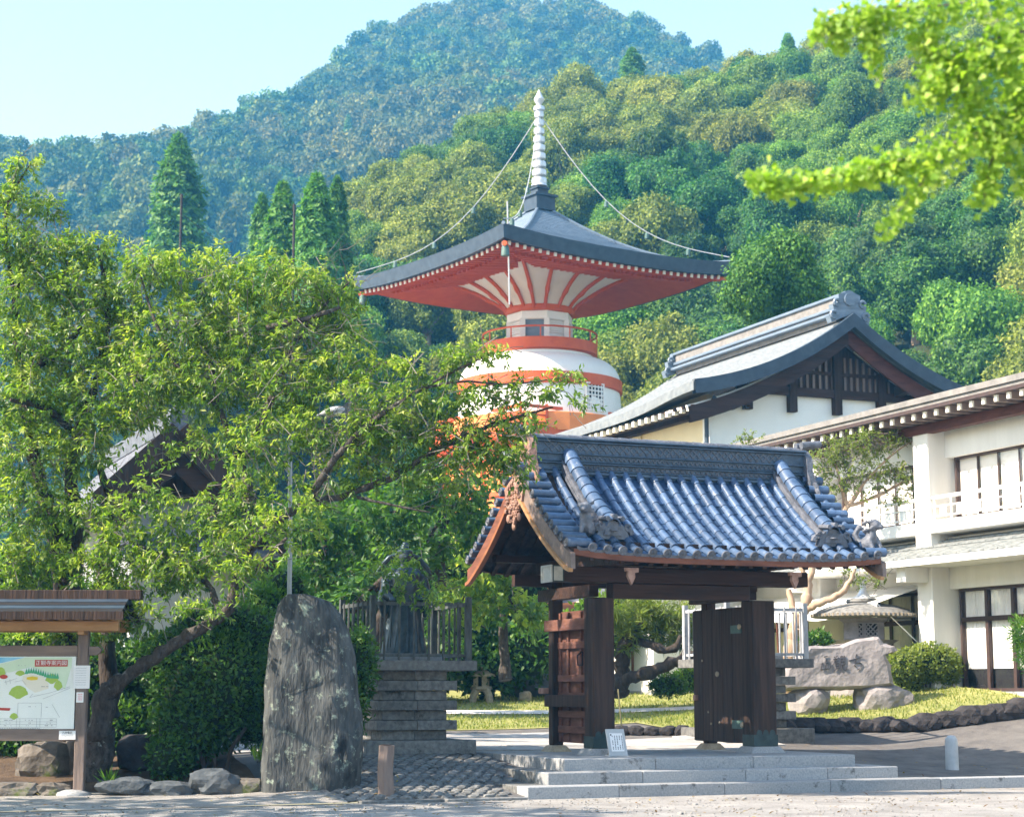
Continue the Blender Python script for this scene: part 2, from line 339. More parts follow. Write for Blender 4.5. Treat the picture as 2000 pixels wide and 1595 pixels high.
def axes(o, x, y, z):
    return Matrix(((x[0], y[0], z[0], o[0]), (x[1], y[1], z[1], o[1]), (x[2], y[2], z[2], o[2]), (0, 0, 0, 1)))

def leaves(name, C, D, Nn, Ln, Wd, m, tint, parent=None, fold=.25, droop=.0, fan=False):
    """many leaves in one mesh: base C, direction D, normal Nn (N,3), length, width, tint (N,)"""
    D = D / np.linalg.norm(D, axis=1, keepdims=True); S = np.cross(D, Nn); S /= (np.linalg.norm(S, axis=1, keepdims=True) + 1e-9)
    U = np.cross(S, D); L = Ln[:, None]; Wv = Wd[:, None]; n = len(C)
    if fan:
        V = np.stack([C, C + D * L * .75 + S * Wv, C + D * L * .98 + S * Wv * .35, C + D * L * .80, C + D * L * .98 - S * Wv * .35, C + D * L * .75 - S * Wv], 1)
        V[:, [1, 5]] += (U * Wv * fold)[:, None]; k = 6; tri = [[0, 1, 2], [0, 2, 3], [0, 3, 4], [0, 4, 5]]
    else:
        V = np.stack([C, C + D * L * .42 + S * Wv + U * Wv * fold, C + D * L - U * L * droop, C + D * L * .42 - S * Wv + U * Wv * fold], 1); k = 4; tri = [[0, 1, 2], [0, 2, 3]]
    F = (np.arange(n)[:, None, None] * k + np.array(tri)[None]).reshape(-1, 3)
    me = bpy.data.meshes.new(name); me.vertices.add(n * k); me.vertices.foreach_set('co', V.reshape(-1).astype(np.float32))
    me.loops.add(len(F) * 3); me.loops.foreach_set('vertex_index', F.reshape(-1).astype(np.int32))
    me.polygons.add(len(F)); me.polygons.foreach_set('loop_start', np.arange(0, len(F) * 3, 3, dtype=np.int32))
    me.update(calc_edges=True)
    a = me.attributes.new('tint', 'FLOAT', 'POINT'); a.data.foreach_set('value', np.repeat(np.clip(tint, 0, 1), k).astype(np.float32))
    me.materials.append(m)
    return link(name, me, parent) if parent is not False else me
def unit(n):
    v = NR.normal(size=(n, 3)); return v / np.linalg.norm(v, axis=1, keepdims=True)

# ------------------------------------------------------------------ ground
CTRL = [(-14, -.1, .02), (-8, 0, .02), (-4, 0, .02), (-6, 1.2, .02), (-1.5, 0, .02), (.0, .05, .03), (3, .1, .1), (7.5, .3, .155), (12, .3, .16), (20, .3, .16),
        (-.1, 1.45, .18), (.25, 2.5, .35), (.87, 4.5, .52), (-2.6, 1.9, .2), (-3, 4.5, .46), (-3.9, 2.0, .06), (-5.5, 2.6, .03), (-7, 3.2, .03), (-10, 4.5, .03), (-16, 7, .03), (-20, 8.6, .03), (-5.5, 6.5, .4), (-9, 8.5, .45), (-16, 11, .5), (2.5, 2.5, .3), (5, 2.5, .3), (3, 4.8, .52), (6, 4.9, .5),
        (6.4, 2, .24), (9, 2, .18), (12, 2.5, .25), (10.5, 6.85, .71), (8.3, 7, .70), (13, 4.6, .75), (14, 6.6, 1.38), (12, 8.6, 1.2),
        (0, 8, .62), (5, 8, .62), (-4, 12, .85), (3, 12, .85), (8, 12, 1.02), (-4, 16, 1.12), (4, 16, 1.12), (-4, 20, 1.4), (4, 20, 1.4), (14, 9.2, 1.53), (14, 13, 1.53), (16, 6, 1.5), (20, 6, 1.5),
        (12, 20, 1.55), (-20, 10, 1.0), (-20, 20, 1.4), (30, 10, 1.5), (30, 30, 1.7), (-20, 40, 2), (10, 45, 2.4), (-60, 30, 2), (40, 60, 3), (-30, 90, 5), (20, 90, 6)]
_c = np.array(CTRL)
def _tps(r2): return np.where(r2 > 1e-9, .5 * r2 * np.log(np.maximum(r2, 1e-9)), 0)
_d2 = ((_c[:, None, :2] - _c[None, :, :2]) ** 2).sum(-1); _n = len(_c)
_A = np.zeros((_n + 3, _n + 3)); _A[:_n, :_n] = _tps(_d2) + np.eye(_n) * .02; _A[:_n, _n] = 1; _A[:_n, _n + 1:] = _c[:, :2]; _A[_n:, :_n] = _A[:_n, _n:].T
_w = np.linalg.solve(_A, np.concatenate([_c[:, 2], [0, 0, 0]]))
def H(u, w):
    u = np.asarray(u, float); w = np.asarray(w, float)
    r2 = (u[..., None] - _c[:, 0]) ** 2 + (w[..., None] - _c[:, 1]) ** 2
    h = _tps(r2) @ _w[:_n] + _w[_n] + _w[_n + 1] * u + _w[_n + 2] * w
    return np.clip(h, .01, 8)
def ground(px, py, lo=20, hi=90):
    """where the line of sight through a photo pixel meets the inner ground"""
    for Y in np.arange(lo, hi, .05):
        p = P(px, py, Y); u, w = UW(p); h = float(H(u, w)) if w > .1 else 0.
        if p[2] <= h: p[2] = h; return p
    return P(px, py, hi)
def sheet(name, us, ws, m, lift=0, hfn=None):
    U_, W_ = np.meshgrid(us, ws); Z = (hfn or H)(U_, W_) + lift
    b = MB(); b.strip([[(U_[i, j], W_[i, j], Z[i, j]) for j in range(len(us))] for i in range(len(ws))])
    return struct(name, b, m, smooth=True, frame=True)
fore = MB(); fore.strip([[(u, w, .025 * mnoise.noise(Vector((u * .35, w * .6, 0))) * (1 if w < -.4 else 0) - .004) for u in np.linspace(-40, 45, 120)] for w in np.concatenate([np.linspace(-45, -8, 12), np.linspace(-7, .12, 26)])])
struct('forecourt_ground', fore, M['gravel'], smooth=True, frame=True)
us = np.unique(np.concatenate([np.linspace(-70, -16, 12), np.linspace(-16, 24, 101), np.linspace(24, 80, 12)]))
wsv = np.unique(np.concatenate([np.linspace(.12, 12, 60), np.linspace(12, 30, 30), np.linspace(30, 110, 20)]))
sheet('ground', us, wsv, M['asphalt'])
wS = lambda u: (28.35 - ORG[1] - EX[1] * u) / EY[1]           # foot of the planting bed at the left
gb_ = MB(); gb_.strip([[(u, -.05 * (t == 0) + .05 + (wS(u) + .3 - .05) * t, float(H(u, .13 + (wS(u) + .3 - .13) * t)) + .02 - .03 * (t == 0) + .012 * mnoise.noise(Vector((u * 1.3, t * 4, 3)))) for u in np.linspace(-40, -2.75, 60)] for t in np.linspace(0, 1, 14)])
struct('gravel_apron', gb_, M['gravel'], smooth=True, frame=True)
bd = MB(); bd.strip([[(u, wS(u) + d, float(H(u, wS(u) + d)) + .05 + .10 * math.sin(min(1, d / 1.2) * 1.5) + .07 * mnoise.noise(Vector((u * 1.1, d * 1.1, 0))) + .03 * mnoise.noise(Vector((u * 4, d * 4, 5)))) for u in np.linspace(-14, -3.4, 80)] for d in np.linspace(-.12, 6, 40)])
struct('planting_bed', bd, M['soil'], smooth=True, frame=True)

# ------------------------------------------------------------------ crowns
def crown_mesh(name, m, seed, n, ln, wd, shape='round', core=True, flat=.8, nl=17):
    """a crown about 2 units wide standing on z=0: leaf clumps over the skins of a dozen lobes, with gaps between them"""
    g = np.random.default_rng(seed); 
    if shape == 'round':
        lob = []
        for i in range(nl):
            v = g.normal(size=3); v /= np.linalg.norm(v); r = g.uniform(.20, .46)
            lob.append((v * (1 - r) * np.array([1, 1, flat]) + [0, 0, flat * .98], r))
        lob.append((np.array([0, 0, flat]), .62))
        cs = np.array([l[0] for l in lob]); rs = np.array([l[1] for l in lob]); pr = rs ** 2 / (rs ** 2).sum()
        k = g.choice(len(lob), n, p=pr); v = g.normal(size=(n, 3)); v /= np.linalg.norm(v, axis=1, keepdims=True)
        C = cs[k] + v * (rs[k] * (1 + g.normal(0, .13, n)))[:, None] * np.array([1, 1, .9]); Nn = v
        # drop what is buried deep in another lobe
        d = np.linalg.norm(C[:, None] - cs[None], axis=2) / rs[None]; keep = d.min(1) > .74; C = C[keep]; Nn = Nn[keep]; k = k[keep]; lt = g.uniform(-.18, .18, len(lob))[k]
    else:                                   # conifer: tiers of drooping boughs
        t = g.uniform(0, 1, n) ** .8; a = g.uniform(0, 2 * math.pi, n); hgt = 3.4
        env = (1 - t) ** .58 * (.78 + .22 * np.sin(a * 5 + np.floor(t * 11) * 2.1) + .16 * np.sin(a * 2 + t * 9)) * (.86 + .14 * np.cos(t * 11 * 2 * math.pi)); rr = env * g.uniform(.72, 1.05, n)
        C = np.stack([rr * np.cos(a), rr * np.sin(a), .1 + t * hgt - .12 * rr], 1); Nn = np.stack([np.cos(a), np.sin(a), np.full(n, .55)], 1); lt = g.uniform(-.1, .1, n)
    n = len(C); D = np.cross(Nn, g.normal(size=(n, 3))) + Nn * .45 + np.array([0, 0, -.15]); Nn = Nn + g.normal(size=(n, 3)) * .45
    me = leaves(name, C, D, Nn, g.uniform(.7, 1.3, n) * ln, g.uniform(.7, 1.3, n) * wd, m, np.clip(.45 + lt + g.normal(0, .22, n), .02, 1), parent=False)
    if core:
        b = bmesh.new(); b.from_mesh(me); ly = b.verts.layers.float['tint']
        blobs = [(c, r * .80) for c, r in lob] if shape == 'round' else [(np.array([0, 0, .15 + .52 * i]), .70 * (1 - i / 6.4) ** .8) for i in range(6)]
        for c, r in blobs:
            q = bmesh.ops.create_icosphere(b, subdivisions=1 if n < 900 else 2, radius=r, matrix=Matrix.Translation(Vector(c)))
            for vv in q['verts']: vv[ly] = .12; vv.co += Vector(g.normal(size=3) * r * .09)  # lobe cores tinted dark: shade inside the crown is painted in
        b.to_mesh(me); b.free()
    return me
def bumpy_tube(mb, pts, rad, n=7, seg=6):
    """a limb: a smooth curve through pts with uneven thickness"""
    pts = [np.array(p, float) for p in pts]; out = []; rr = []
    for i in range(len(pts) - 1):
        p0 = pts[max(i - 1, 0)]; p1 = pts[i]; p2 = pts[i + 1]; p3 = pts[min(i + 2, len(pts) - 1)]
        for k in range(seg):
            t = k / seg; out.append(.5 * ((2 * p1) + (p2 - p0) * t + (2 * p0 - 5 * p1 + 4 * p2 - p3) * t * t + (3 * p1 - p0 - 3 * p2 + p3) * t ** 3)); rr.append(rad[i] + (rad[i + 1] - rad[i]) * t)
    out.append(pts[-1]); rr.append(rad[-1])
    out = [o + np.array([RNG.uniform(-1, 1), RNG.uniform(-1, 1), RNG.uniform(-1, 1)]) * r * .26 for o, r in zip(out, rr)]
    mb.tube([tuple(o) for o in out], [r * RNG.uniform(.84, 1.18) for r in rr], n, .1); return out, rr

# ------------------------------------------------------------------ wooded hill behind, mountain beyond
RIDGE = [(300, 760, 108), (400, 640, 112), (470, 560, 118), (540, 500, 130), (640, 420, 150), (700, 330, 168), (850, 235, 190), (960, 180, 203), (1050, 150, 215), (1300, 120, 230), (1420, 110, 233), (1500, 75, 235), (1600, 50, 236), (1700, 5, 237), (1850, -60, 240), (2100, -160, 244), (2500, -260, 250)]
def interp(tab, x):
    a = np.array(tab, float); return [np.interp(x, a[:, 0], a[:, i]) for i in range(1, a.shape[1])]
def hill_pt(px, t):
    py, Y = interp(RIDGE, px); r = P(px, py, Y); r[2] -= 7.6
    fY = np.interp(px, [470, 700, 1000, 1500, 2000, 2500], [108, 112, 112, 100, 88, 80]); f = np.array([(px - 1000) / 3641 * fY, fY, np.interp(px, [470, 1000, 2000], [8, 7, 6])])
    p = f + (r - f) * t; p[2] += 5 * math.sin(math.pi * min(t, 1)) * (1 if t < 1 else 0) + 3.2 * mnoise.noise(Vector((p[0] * .035, p[1] * .035, 0))) * min(1, 3 * t) * (1 - .6 * t)
    return p
hb = MB(); hb.strip([[tuple(hill_pt(px, t)) for px in np.linspace(300, 2500, 66)] for t in np.concatenate([[-.05], np.linspace(0, 1, 26), [1.15]])])
struct('wooded_hill_ground', hb, M['hill'], smooth=True)
MRIDGE = [(-700, 330, 420), (-300, 290, 420), (0, 290, 420), (80, 296, 425), (180, 300, 430), (260, 287, 440), (330, 276, 450), (450, 238, 470), (520, 207, 490), (575, 202, 510), (600, 175, 525), (640, 140, 545), (690, 104, 565), (760, 62, 590), (880, 16, 620), (1000, 10, 630), (1150, 18, 630), (1250, 52, 620), (1330, 94, 610), (1385, 120, 605), (1460, 165, 600), (1600, 230, 590), (1800, 320, 580)]
def mtn_pt(px, t):
    py, Y = interp(MRIDGE, px); r = P(px, py, Y); r[2] -= 5
    fY = 175.; f = np.array([(px - 1000) / 3641 * fY * 1.15, fY, 3.])
    p = f + (r - f) * t; k = math.sin(math.pi * t) if t < 1 else 0
    p[2] += k * 19 * (mnoise.noise(Vector((p[0] * .012, p[1] * .006, 3))) + .5 * mnoise.noise(Vector((p[0] * .03, p[1] * .02, 7)))) - 6 * k
    return p
mb_ = MB(); mb_.strip([[tuple(mtn_pt(px, t)) for px in np.linspace(-700, 1800, 110)] for t in np.concatenate([np.linspace(0, 1, 36), [1.1]])])
struct('mountain_ground', mb_, M['hill'], smooth=True)

def scatter(fn, s0, s1, n, mind, seed, tmin=0., tmax=1.0, cells=None):
    """points spread over a ruled slope, no two nearer than mind"""
    g = random.Random(seed); pts = []; grid = {}
    S = [fn(s0 + (s1 - s0) * i / 200, .5) for i in range(201)]
    for _ in range(n):
        px = g.uniform(s0, s1); t = g.uniform(tmin, tmax)
        if g.random() > .35 + .65 * t: continue                 # the slope fans out upwards
        p = fn(px, t); k = (int(p[0] // mind), int(p[1] // mind)); ok = True
        for i in (-1, 0, 1):
            for j in (-1, 0, 1):
                for q in grid.get((k[0] + i, k[1] + j), ()):
                    if (q[0] - p[0]) ** 2 + (q[1] - p[1]) ** 2 < mind * mind: ok = False
        if ok: grid.setdefault(k, []).append(p); pts.append((p, px, t))
    return pts
HILLM = {'olive': LF_H1, 'fresh green': LF_H2, 'deep green': LF_H3}
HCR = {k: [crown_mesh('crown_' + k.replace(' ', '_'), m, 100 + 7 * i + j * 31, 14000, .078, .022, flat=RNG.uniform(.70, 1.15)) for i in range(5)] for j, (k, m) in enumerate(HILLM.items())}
trb = MB().tube([(0, 0, -.6), (.03, 0, .5), (.0, .04, 1.2)], [.11, .08, .05], 6)
for a in range(5): trb.tube([(0, 0, .45), (.3 * math.cos(a * 1.26), .3 * math.sin(a * 1.26), .72), (.55 * math.cos(a * 1.26 + .2), .55 * math.sin(a * 1.26 + .2), .98)], [.05, .035, .015], 5)
TRUNK = trb.mesh('trunk', True); TRUNK.materials.append(M['bark_pale'])
def plant(name, label, cat, p, crown, r, hs=1., group=None, trunk=None, rot=None, lift=.18):
    e = bpy.data.objects.new(name, None); COL.objects.link(e); e.location = p; e.rotation_euler[2] = RNG.uniform(0, 6.28) if rot is None else rot
    tag(e, label, cat, group)
    c = link('crown', crown, e); c.scale = (r, r, r * hs); c.location = (0, 0, r * lift)
    t = link('trunk', trunk or TRUNK, e); t.scale = (r, r, r * hs)
    return e
cand = scatter(hill_pt, 320, 2440, 16000, 3.9, 5)
cand = [c for c in cand if c[1] < 2180]
def hkind(px, t, p):
    v = mnoise.noise(Vector((p[0] * .05, p[1] * .05, 11))) + RNG.uniform(-.32, .32)
    low = 1 - t
    if px > 1350 and low > .45: return 'deep green' if v > -.12 else 'fresh green'
    return 'olive' if v < .16 else ('fresh green' if v < .42 else 'deep green')
cand.sort(key=lambda c: c[0][1])
inview = [c for c in cand if c[1] < 2040]
rest = []
def px_of(p):
    r = np.asarray(p) - EYE; a = r @ FWD; return CX + FPX * (r @ RGT) / a
hill_trees = {}
for i, (p, px, t) in enumerate(inview):
    k = hkind(px, t, p); r = RNG.uniform(2.3, 3.8)
    if i >= 290: rest.append((p, k, r)); continue
    x = px_of(p); size = 'small' if r < 2.8 else ('broad' if r > 3.35 else 'middling')
    zone = next(z for lim, z in ((640, 'left of the pagoda roof'), (800, 'behind the left pagoda eave'), (960, 'left of the spire'), (1120, 'behind the spire'), (1300, 'right of the spire'), (1500, 'above the hall ridge'), (1700, 'above the hall gable'), (1880, 'above the long eave'), (9999, 'at the right edge')) if x < lim)
    band = next(b for lim, b in ((.2, 'foot of hill'), (.4, 'lower hill slope'), (.6, 'mid hill slope'), (.8, 'upper hill slope'), (9, 'hill crest')) if t < lim)
    e = plant('hill_tree', None, 'tree', p, RNG.choice(HCR[k]), r, RNG.uniform(.85, 1.25), 'broadleaf trees on the wooded hill')
    hill_trees.setdefault(f'{size} {k} tree, {band} {zone}', []).append((x, e))
for lb, es in hill_trees.items():
    es.sort(key=lambda q: q[0]); n = len(es)
    for i, (x, e) in enumerate(es):
        nth = '' if n == 1 else (', ' + (('leftmost' if i == 0 else 'rightmost') if n > 2 and i in (0, n - 1) else (('left' if i == 0 else 'right') if n == 2 else ['second', 'third', 'fourth', 'fifth', 'sixth', 'seventh', 'eighth'][min(i - 1, 6)] + ' from left')) + (' of two' if n == 2 else ''))
        e['label'] = lb + nth
for (p, px, t) in cand:
    if px >= 2040: rest.append((p, 'olive', 3.4))
def instancer(name, pts, protos, scales, rots, idx, seed=0):
    """many copies of a few crowns on given points, as one object"""
    me = bpy.data.meshes.new(name); me.from_pydata([tuple(p) for p in pts], [], [])
    for nm, ty, arr in (('sc', 'FLOAT_VECTOR', scales), ('ro', 'FLOAT_VECTOR', rots), ('ix', 'INT', idx)):
        a = me.attributes.new(nm, ty, 'POINT'); a.data.foreach_set('vector' if 'VEC' in ty else 'value', np.array(arr).reshape(-1))
    c = bpy.data.collections.new(name + '_kinds')
    for i, pm in enumerate(protos):
        po = bpy.data.objects.new(f'{name}_{chr(97 + i)}', pm); c.objects.link(po)
    ng = bpy.data.node_groups.new(name, 'GeometryNodeTree'); ng.interface.new_socket('Geometry', in_out='INPUT', socket_type='NodeSocketGeometry'); ng.interface.new_socket('Geometry', in_out='OUTPUT', socket_type='NodeSocketGeometry')
    N = ng.nodes; L = ng.links; gi = N.new('NodeGroupInput'); go = N.new('NodeGroupOutput'); ip = N.new('GeometryNodeInstanceOnPoints'); ci = N.new('GeometryNodeCollectionInfo')
    ci.inputs['Collection'].default_value = c; ci.inputs['Separate Children'].default_value = True; ci.inputs['Reset Children'].default_value = True
    def att(nm, dt):
        a = N.new('GeometryNodeInputNamedAttribute'); a.data_type = dt; a.inputs[0].default_value = nm; return a.outputs[0]
    ip.inputs['Pick Instance'].default_value = True
    L.new(gi.outputs[0], ip.inputs['Points']); L.new(ci.outputs[0], ip.inputs['Instance']); L.new(att('ix', 'INT'), ip.inputs['Instance Index'])
    L.new(att('ro', 'FLOAT_VECTOR'), ip.inputs['Rotation']); L.new(att('sc', 'FLOAT_VECTOR'), ip.inputs['Scale']); L.new(ip.outputs[0], go.inputs[0])
    o = link(name, me); md = o.modifiers.new('scatter', 'NODES'); md.node_group = ng; return o
allk = list(HCR)
if rest:
    o = instancer('hill_forest', [p for p, k, r in rest], [HCR[k][j] for k in allk for j in range(5)], [(r, r, r * 1.1) for p, k, r in rest], [(0, 0, RNG.uniform(0, 6.28)) for _ in rest], [allk.index(k) * 5 + RNG.randrange(5) for p, k, r in rest])
    tag(o, 'olive and green treetops along the crest of the wooded hill', 'forest', None, 'stuff')
LF_M2 = leafmat('mountain_leaf_tan', [(.05, .065, .016), (.12, .135, .033), (.22, .215, .065)], .15, .8, .3, .03)
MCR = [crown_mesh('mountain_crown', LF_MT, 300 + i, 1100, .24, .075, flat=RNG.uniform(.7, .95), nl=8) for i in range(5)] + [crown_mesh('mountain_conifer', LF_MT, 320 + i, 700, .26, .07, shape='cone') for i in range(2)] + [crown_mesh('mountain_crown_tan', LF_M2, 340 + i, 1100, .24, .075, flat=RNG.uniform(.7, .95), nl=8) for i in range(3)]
mp_ = scatter(mtn_pt, -450, 1620, 27000, 5.5, 9, .05, 1.04)
sc_, ix_ = [], []
for p, px, t in mp_:
    r = RNG.uniform(3.2, 5.2); co = RNG.random() < .07 and t < .9; sc_.append((r * (.55 if co else 1), r * (.55 if co else 1), r * (.55 if co else RNG.uniform(.9, 1.3)))); ix_.append(RNG.choice((5, 6)) if co else (RNG.choice((7, 8, 9)) if mnoise.noise(Vector((p[0] * .02, p[1] * .012, 5))) + RNG.uniform(-.35, .35) > .22 else RNG.randrange(5)))
o = instancer('mountain_forest', [p for p, _, _ in mp_], MCR, sc_, [(0, 0, RNG.uniform(0, 6.28)) for _ in mp_], ix_)
tag(o, 'hazy blue green forest covering the far mountain', 'forest', None, 'stuff')
e_ = P(1502, 650, 80); plant('hill_tree', 'fresh green tree standing nearest the pagoda, covering the right tip of its roof', 'tree', tuple(e_), HCR['fresh green'][1], 2.5, 1.15)
print('trees', len(inview), len(rest), len(mp_))

# single trees that stand out
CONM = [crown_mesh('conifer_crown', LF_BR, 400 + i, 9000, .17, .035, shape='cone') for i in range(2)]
CTR = MB().tube([(0, 0, -.5), (0, 0, 1.6), (0, 0, 3.2)], [.10, .06, .02], 6).mesh('conifer_trunk', True); CTR.materials.append(M['bark_dark'])
def conifer(px, ytop, ybot, wpx, Y, label, k=0, mat_=None):
    top = P(px, ytop, Y); bot = P(px, ybot, Y); r = wpx / 2 * mpp(Y) * 1.12; h = top[2] - bot[2]
    e = bpy.data.objects.new('conifer_tree', None); COL.objects.link(e); e.location = bot; e.rotation_euler[2] = RNG.uniform(0, 6)
    tag(e, label, 'tree', 'conifers standing out from the broadleaf trees')
    c = link('crown', CONM[k], e); c.scale = (r, r, h / 3.5); t = link('trunk', CTR, e); t.scale = (r, r, h / 3.5)
    return e
conifer(342, 270, 540, 150, 150, 'tall bushy bright green conifer beside the utility pole, left of the mountain')
conifer(548, 362, 600, 128, 108, 'pale green slender conifer left of the thin grey pole', 1)
conifer(508, 385, 600, 84, 112, 'small conifer half hidden behind the slender pale one', 0)
conifer(615, 345, 600, 132, 106, 'bright green pointed conifer right of the thin grey pole', 1)
conifer(655, 352, 600, 92, 110, 'narrow conifer against the foot of the wooded hill', 0)
conifer(1640, 60, 260, 130, 232, 'dark conifer on the skyline below the overhanging yellow green leaves', 1)
conifer(1545, 75, 330, 110, 226, 'blue green conifer on the hill crest, tallest of the pair', 0)
conifer(1235, 95, 170, 70, 228, 'dark pointed conifer on the hill crest right of the spire', 0)

# ------------------------------------------------------------------ pagoda
def build_pagoda():
    D0 = 90.0; cx0, cy0 = P(1054, 640, D0)[0], D0
    zf = lambda y: float(P(1060, y, D0)[2])
    T = Thing('pagoda', 'tall white and vermilion pagoda with round dome, flaring square roof and ringed spire', 'pagoda', (cx0, cy0, 6.0), frame=False)
    B = Vector((cx0, cy0, 0)); rot = R_(-90 - 11.6 + 1.0)   # direction of the near corner
    def X(a, r, z): return (cx0 + r * math.cos(a), cy0 + r * math.sin(a), z)
    Rd = 9.6; ze = 21.42
    def corner(k): a = rot + k * math.pi / 2; return np.array([math.cos(a), math.sin(a)])
    def sq(s, k, rad):                      # point s in 0..1 along side k of a square of half diagonal rad
        q = corner(k) * (1 - s) + corner(k + 1) * s; return q * rad
    ztop = zf(398)
    def roofz(f): return ztop + (ze + .55 - ztop) * (1 - (1 - f) ** 1.78)     # f 0 centre .. 1 eave, concave
    def lift(s): return .30 * abs(2 * s - 1) ** 2.6
    rf = MB()
    for k in range(4):
        rows = []
        for f in [.065, .09, .13, .18, .25, .33, .42, .52, .63, .75, .88, 1.0]:
            rows.append([(cx0 + sq(s, k, Rd * f)[0], cy0 + sq(s, k, Rd * f)[1], roofz(f) + lift(s) * f ** 3) for s in np.linspace(0, 1, 17)])
        rf.strip(rows)
    roof = T.part('roof', rf, M['copper'], smooth=True)
    # sheet courses of the roof, each a low step
    cs = MB()
    for k in range(4):
        for f in np.linspace(.10, .985, 40):
            a = [(cx0 + sq(s, k, Rd * f)[0], cy0 + sq(s, k, Rd * f)[1], roofz(f) + lift(s) * f ** 3 + .035) for s in np.linspace(0, 1, 13)]
            b = [(x, y, z - .07) for x, y, z in a]; cs.strip([a, b])
    T.part('roof_course', cs, M['copper'], roof, kind='stuff')
    hip = MB()
    for k in range(4):
        hip.tube([(cx0 + corner(k)[0] * Rd * f, cy0 + corner(k)[1] * Rd * f, roofz(f) + lift(0) * f ** 3 + .03) for f in np.linspace(.07, 1, 14)], .09, 6)
    T.part('hip_ridge', hip, M['copper'], roof)
    fa = MB()
    for k in range(4):
        a = [(*(np.array([cx0, cy0]) + sq(s, k, Rd * 1.0)), roofz(1) + lift(s) + .02) for s in np.linspace(0, 1, 17)]
        b = [(*(np.array([cx0, cy0]) + sq(s, k, Rd * .985)), roofz(1) + lift(s) - .62) for s in np.linspace(0, 1, 17)]
        c = [(*(np.array([cx0, cy0]) + sq(s, k, Rd * .94)), roofz(1) + lift(s) - .62) for s in np.linspace(0, 1, 17)]
        fa.strip([a, b, c])
    T.part('eave_edge', fa, M['copper_edge'], roof, smooth=True)
    so = MB()
    zs = lambda f: roofz(1) - .66 + (0.94 - f) * 1.55
    for k in range(4):
        so.strip([[(*(np.array([cx0, cy0]) + sq(s, k, Rd * f)), zs(f) + lift(s) * max(0, f) ** 3 + .02) for s in np.linspace(0, 1, 17)] for f in (.95, .8, .65, .42)])
    T.part('soffit', so, M['red'])
    # two tiers of rafters with pale ends on the upper one
    rm = MB().box(-.07, .07, 0, 3.05, -.13, .07).mesh('rafter'); rm.materials.append(M['red'])
    rm2 = MB().box(-.07, .07, 0, 2.55, -.13, .07).mesh('rafter'); rm2.materials.append(M['red'])
    em = MB().box(-.075, .075, -.02, .03, -.12, .075).mesh('rafter_end'); em.materials.append(M['yellow_end'])
    for k in range(4):
        c0, c1 = corner(k), corner(k + 1); out = (c0 + c1) / 2; out /= np.linalg.norm(out); along = c1 - c0; along /= np.linalg.norm(along)
        for tier, f, mm, dz in ((0, .945, rm, 0.), (1, .80, rm2, -.20)):
            if k in (1, 2): continue
            n = 30
            for i in range(n):
                s = (i + .5) / n; q = sq(s, k, Rd * f); z = zs(f) + lift(s) * f ** 3 + dz
                lim = min(3.05, max(.35, abs(.5 - abs(s - .5)) * Rd * f * 1.414 * .98)); tilt = .14
                inn = np.array([-out[0] * math.cos(tilt), -out[1] * math.cos(tilt), math.sin(tilt)]); al = np.array([along[0], along[1], 0]); upv = np.cross(al, inn)
                if upv[2] < 0: al = -al; upv = np.cross(al, inn)
                mt = axes((cx0 + q[0], cy0 + q[1], z), al, inn * min(1, lim / 3.05), upv)
                T.put('rafter', mm, mt)
                if tier == 0: T.put('rafter_end', em, axes((cx0 + q[0], cy0 + q[1], z), al, inn, upv))
    for k in range(4):
        hr = MB().tube([(cx0 + corner(k)[0] * Rd * f, cy0 + corner(k)[1] * Rd * f, zs(f) + lift(0) * f ** 3 - .12 - (.12 if f < .8 else 0)) for f in (.97, .9, .8, .7, .58, .43)], .13, 6); T.part('hip_rafter', hr, M['red'])
    # flare of white panels and red ribs, octagon below, square above
    zn, zt = zf(612), 21.9; Rt = 5.3; Rn = 1.58
    def flare(k, s, t):
        a = sq(s, k, Rt); an = math.atan2(sq(s, k, 1)[1], sq(s, k, 1)[0]); b = np.array([math.cos(an), math.sin(an)]) * Rn
        e = (.30 * (t / .42) ** 1.5 if t < .42 else .30 + .70 * ((t - .42) / .58) ** 1.25)
        q = b + (a - b) * e; z = zn + (zt - zn) * (t ** .92) + (.12 * abs(2 * s - 1) ** 2) * t
        return (cx0 + q[0], cy0 + q[1], z)
    pn = MB()
    for k in range(4): pn.strip([[flare(k, s, t) for s in np.linspace(0, 1, 17)] for t in np.linspace(0, 1, 13)])
    T.part('flare_panel', pn, M['white_panel'], smooth=True)
    for k in range(4):
        for s in (0, .26, .5, .75):
            rb = MB(); pts = []
            for t in np.linspace(0, 1, 11):
                p = Vector(flare(k, s, t)); n_ = Vector((p.x - cx0, p.y - cy0, 0)).normalized(); pts.append(tuple(p + n_ * .05 - Vector((0, 0, .05))))
            rb.tube(pts, [.09] * 4 + [.13] + [.10] * 6, 6)
            b_ = Vector(pts[-1]); rb.box(b_.x - .2, b_.x + .2, b_.y - .2, b_.y + .2, b_.z - .02, b_.z + .16)
            T.part('rib', rb, M['red'], smooth=True)
    ed = MB()
    for k in range(4):
        ed.tube([tuple(Vector(flare(k, s, 1)) + Vector((0, 0, .06))) for s in np.linspace(0, 1, 9)], .16, 6)
    ed.lathe([(Rn + .10, zn - .16), (Rn + .16, zn), (Rn + .12, zn + .16), (Rn - .1, zn + .16)], 24, (cx0, cy0, 0))
    T.part('flare_rim', ed, M['red'], smooth=True)
    dk = MB()
    for k in range(4): dk.strip([[(*(np.array([cx0, cy0]) + sq(s, k, r)), z) for s in np.linspace(0, 1, 9)] for r, z in ((Rt, zt - .02), (Rt + .05, zs(.46) + .1))])
    T.part('bracket_band', dk, M['red'], smooth=True)
    # neck
    z0, z1 = zf(675), zf(613); a8 = rot + math.pi / 8
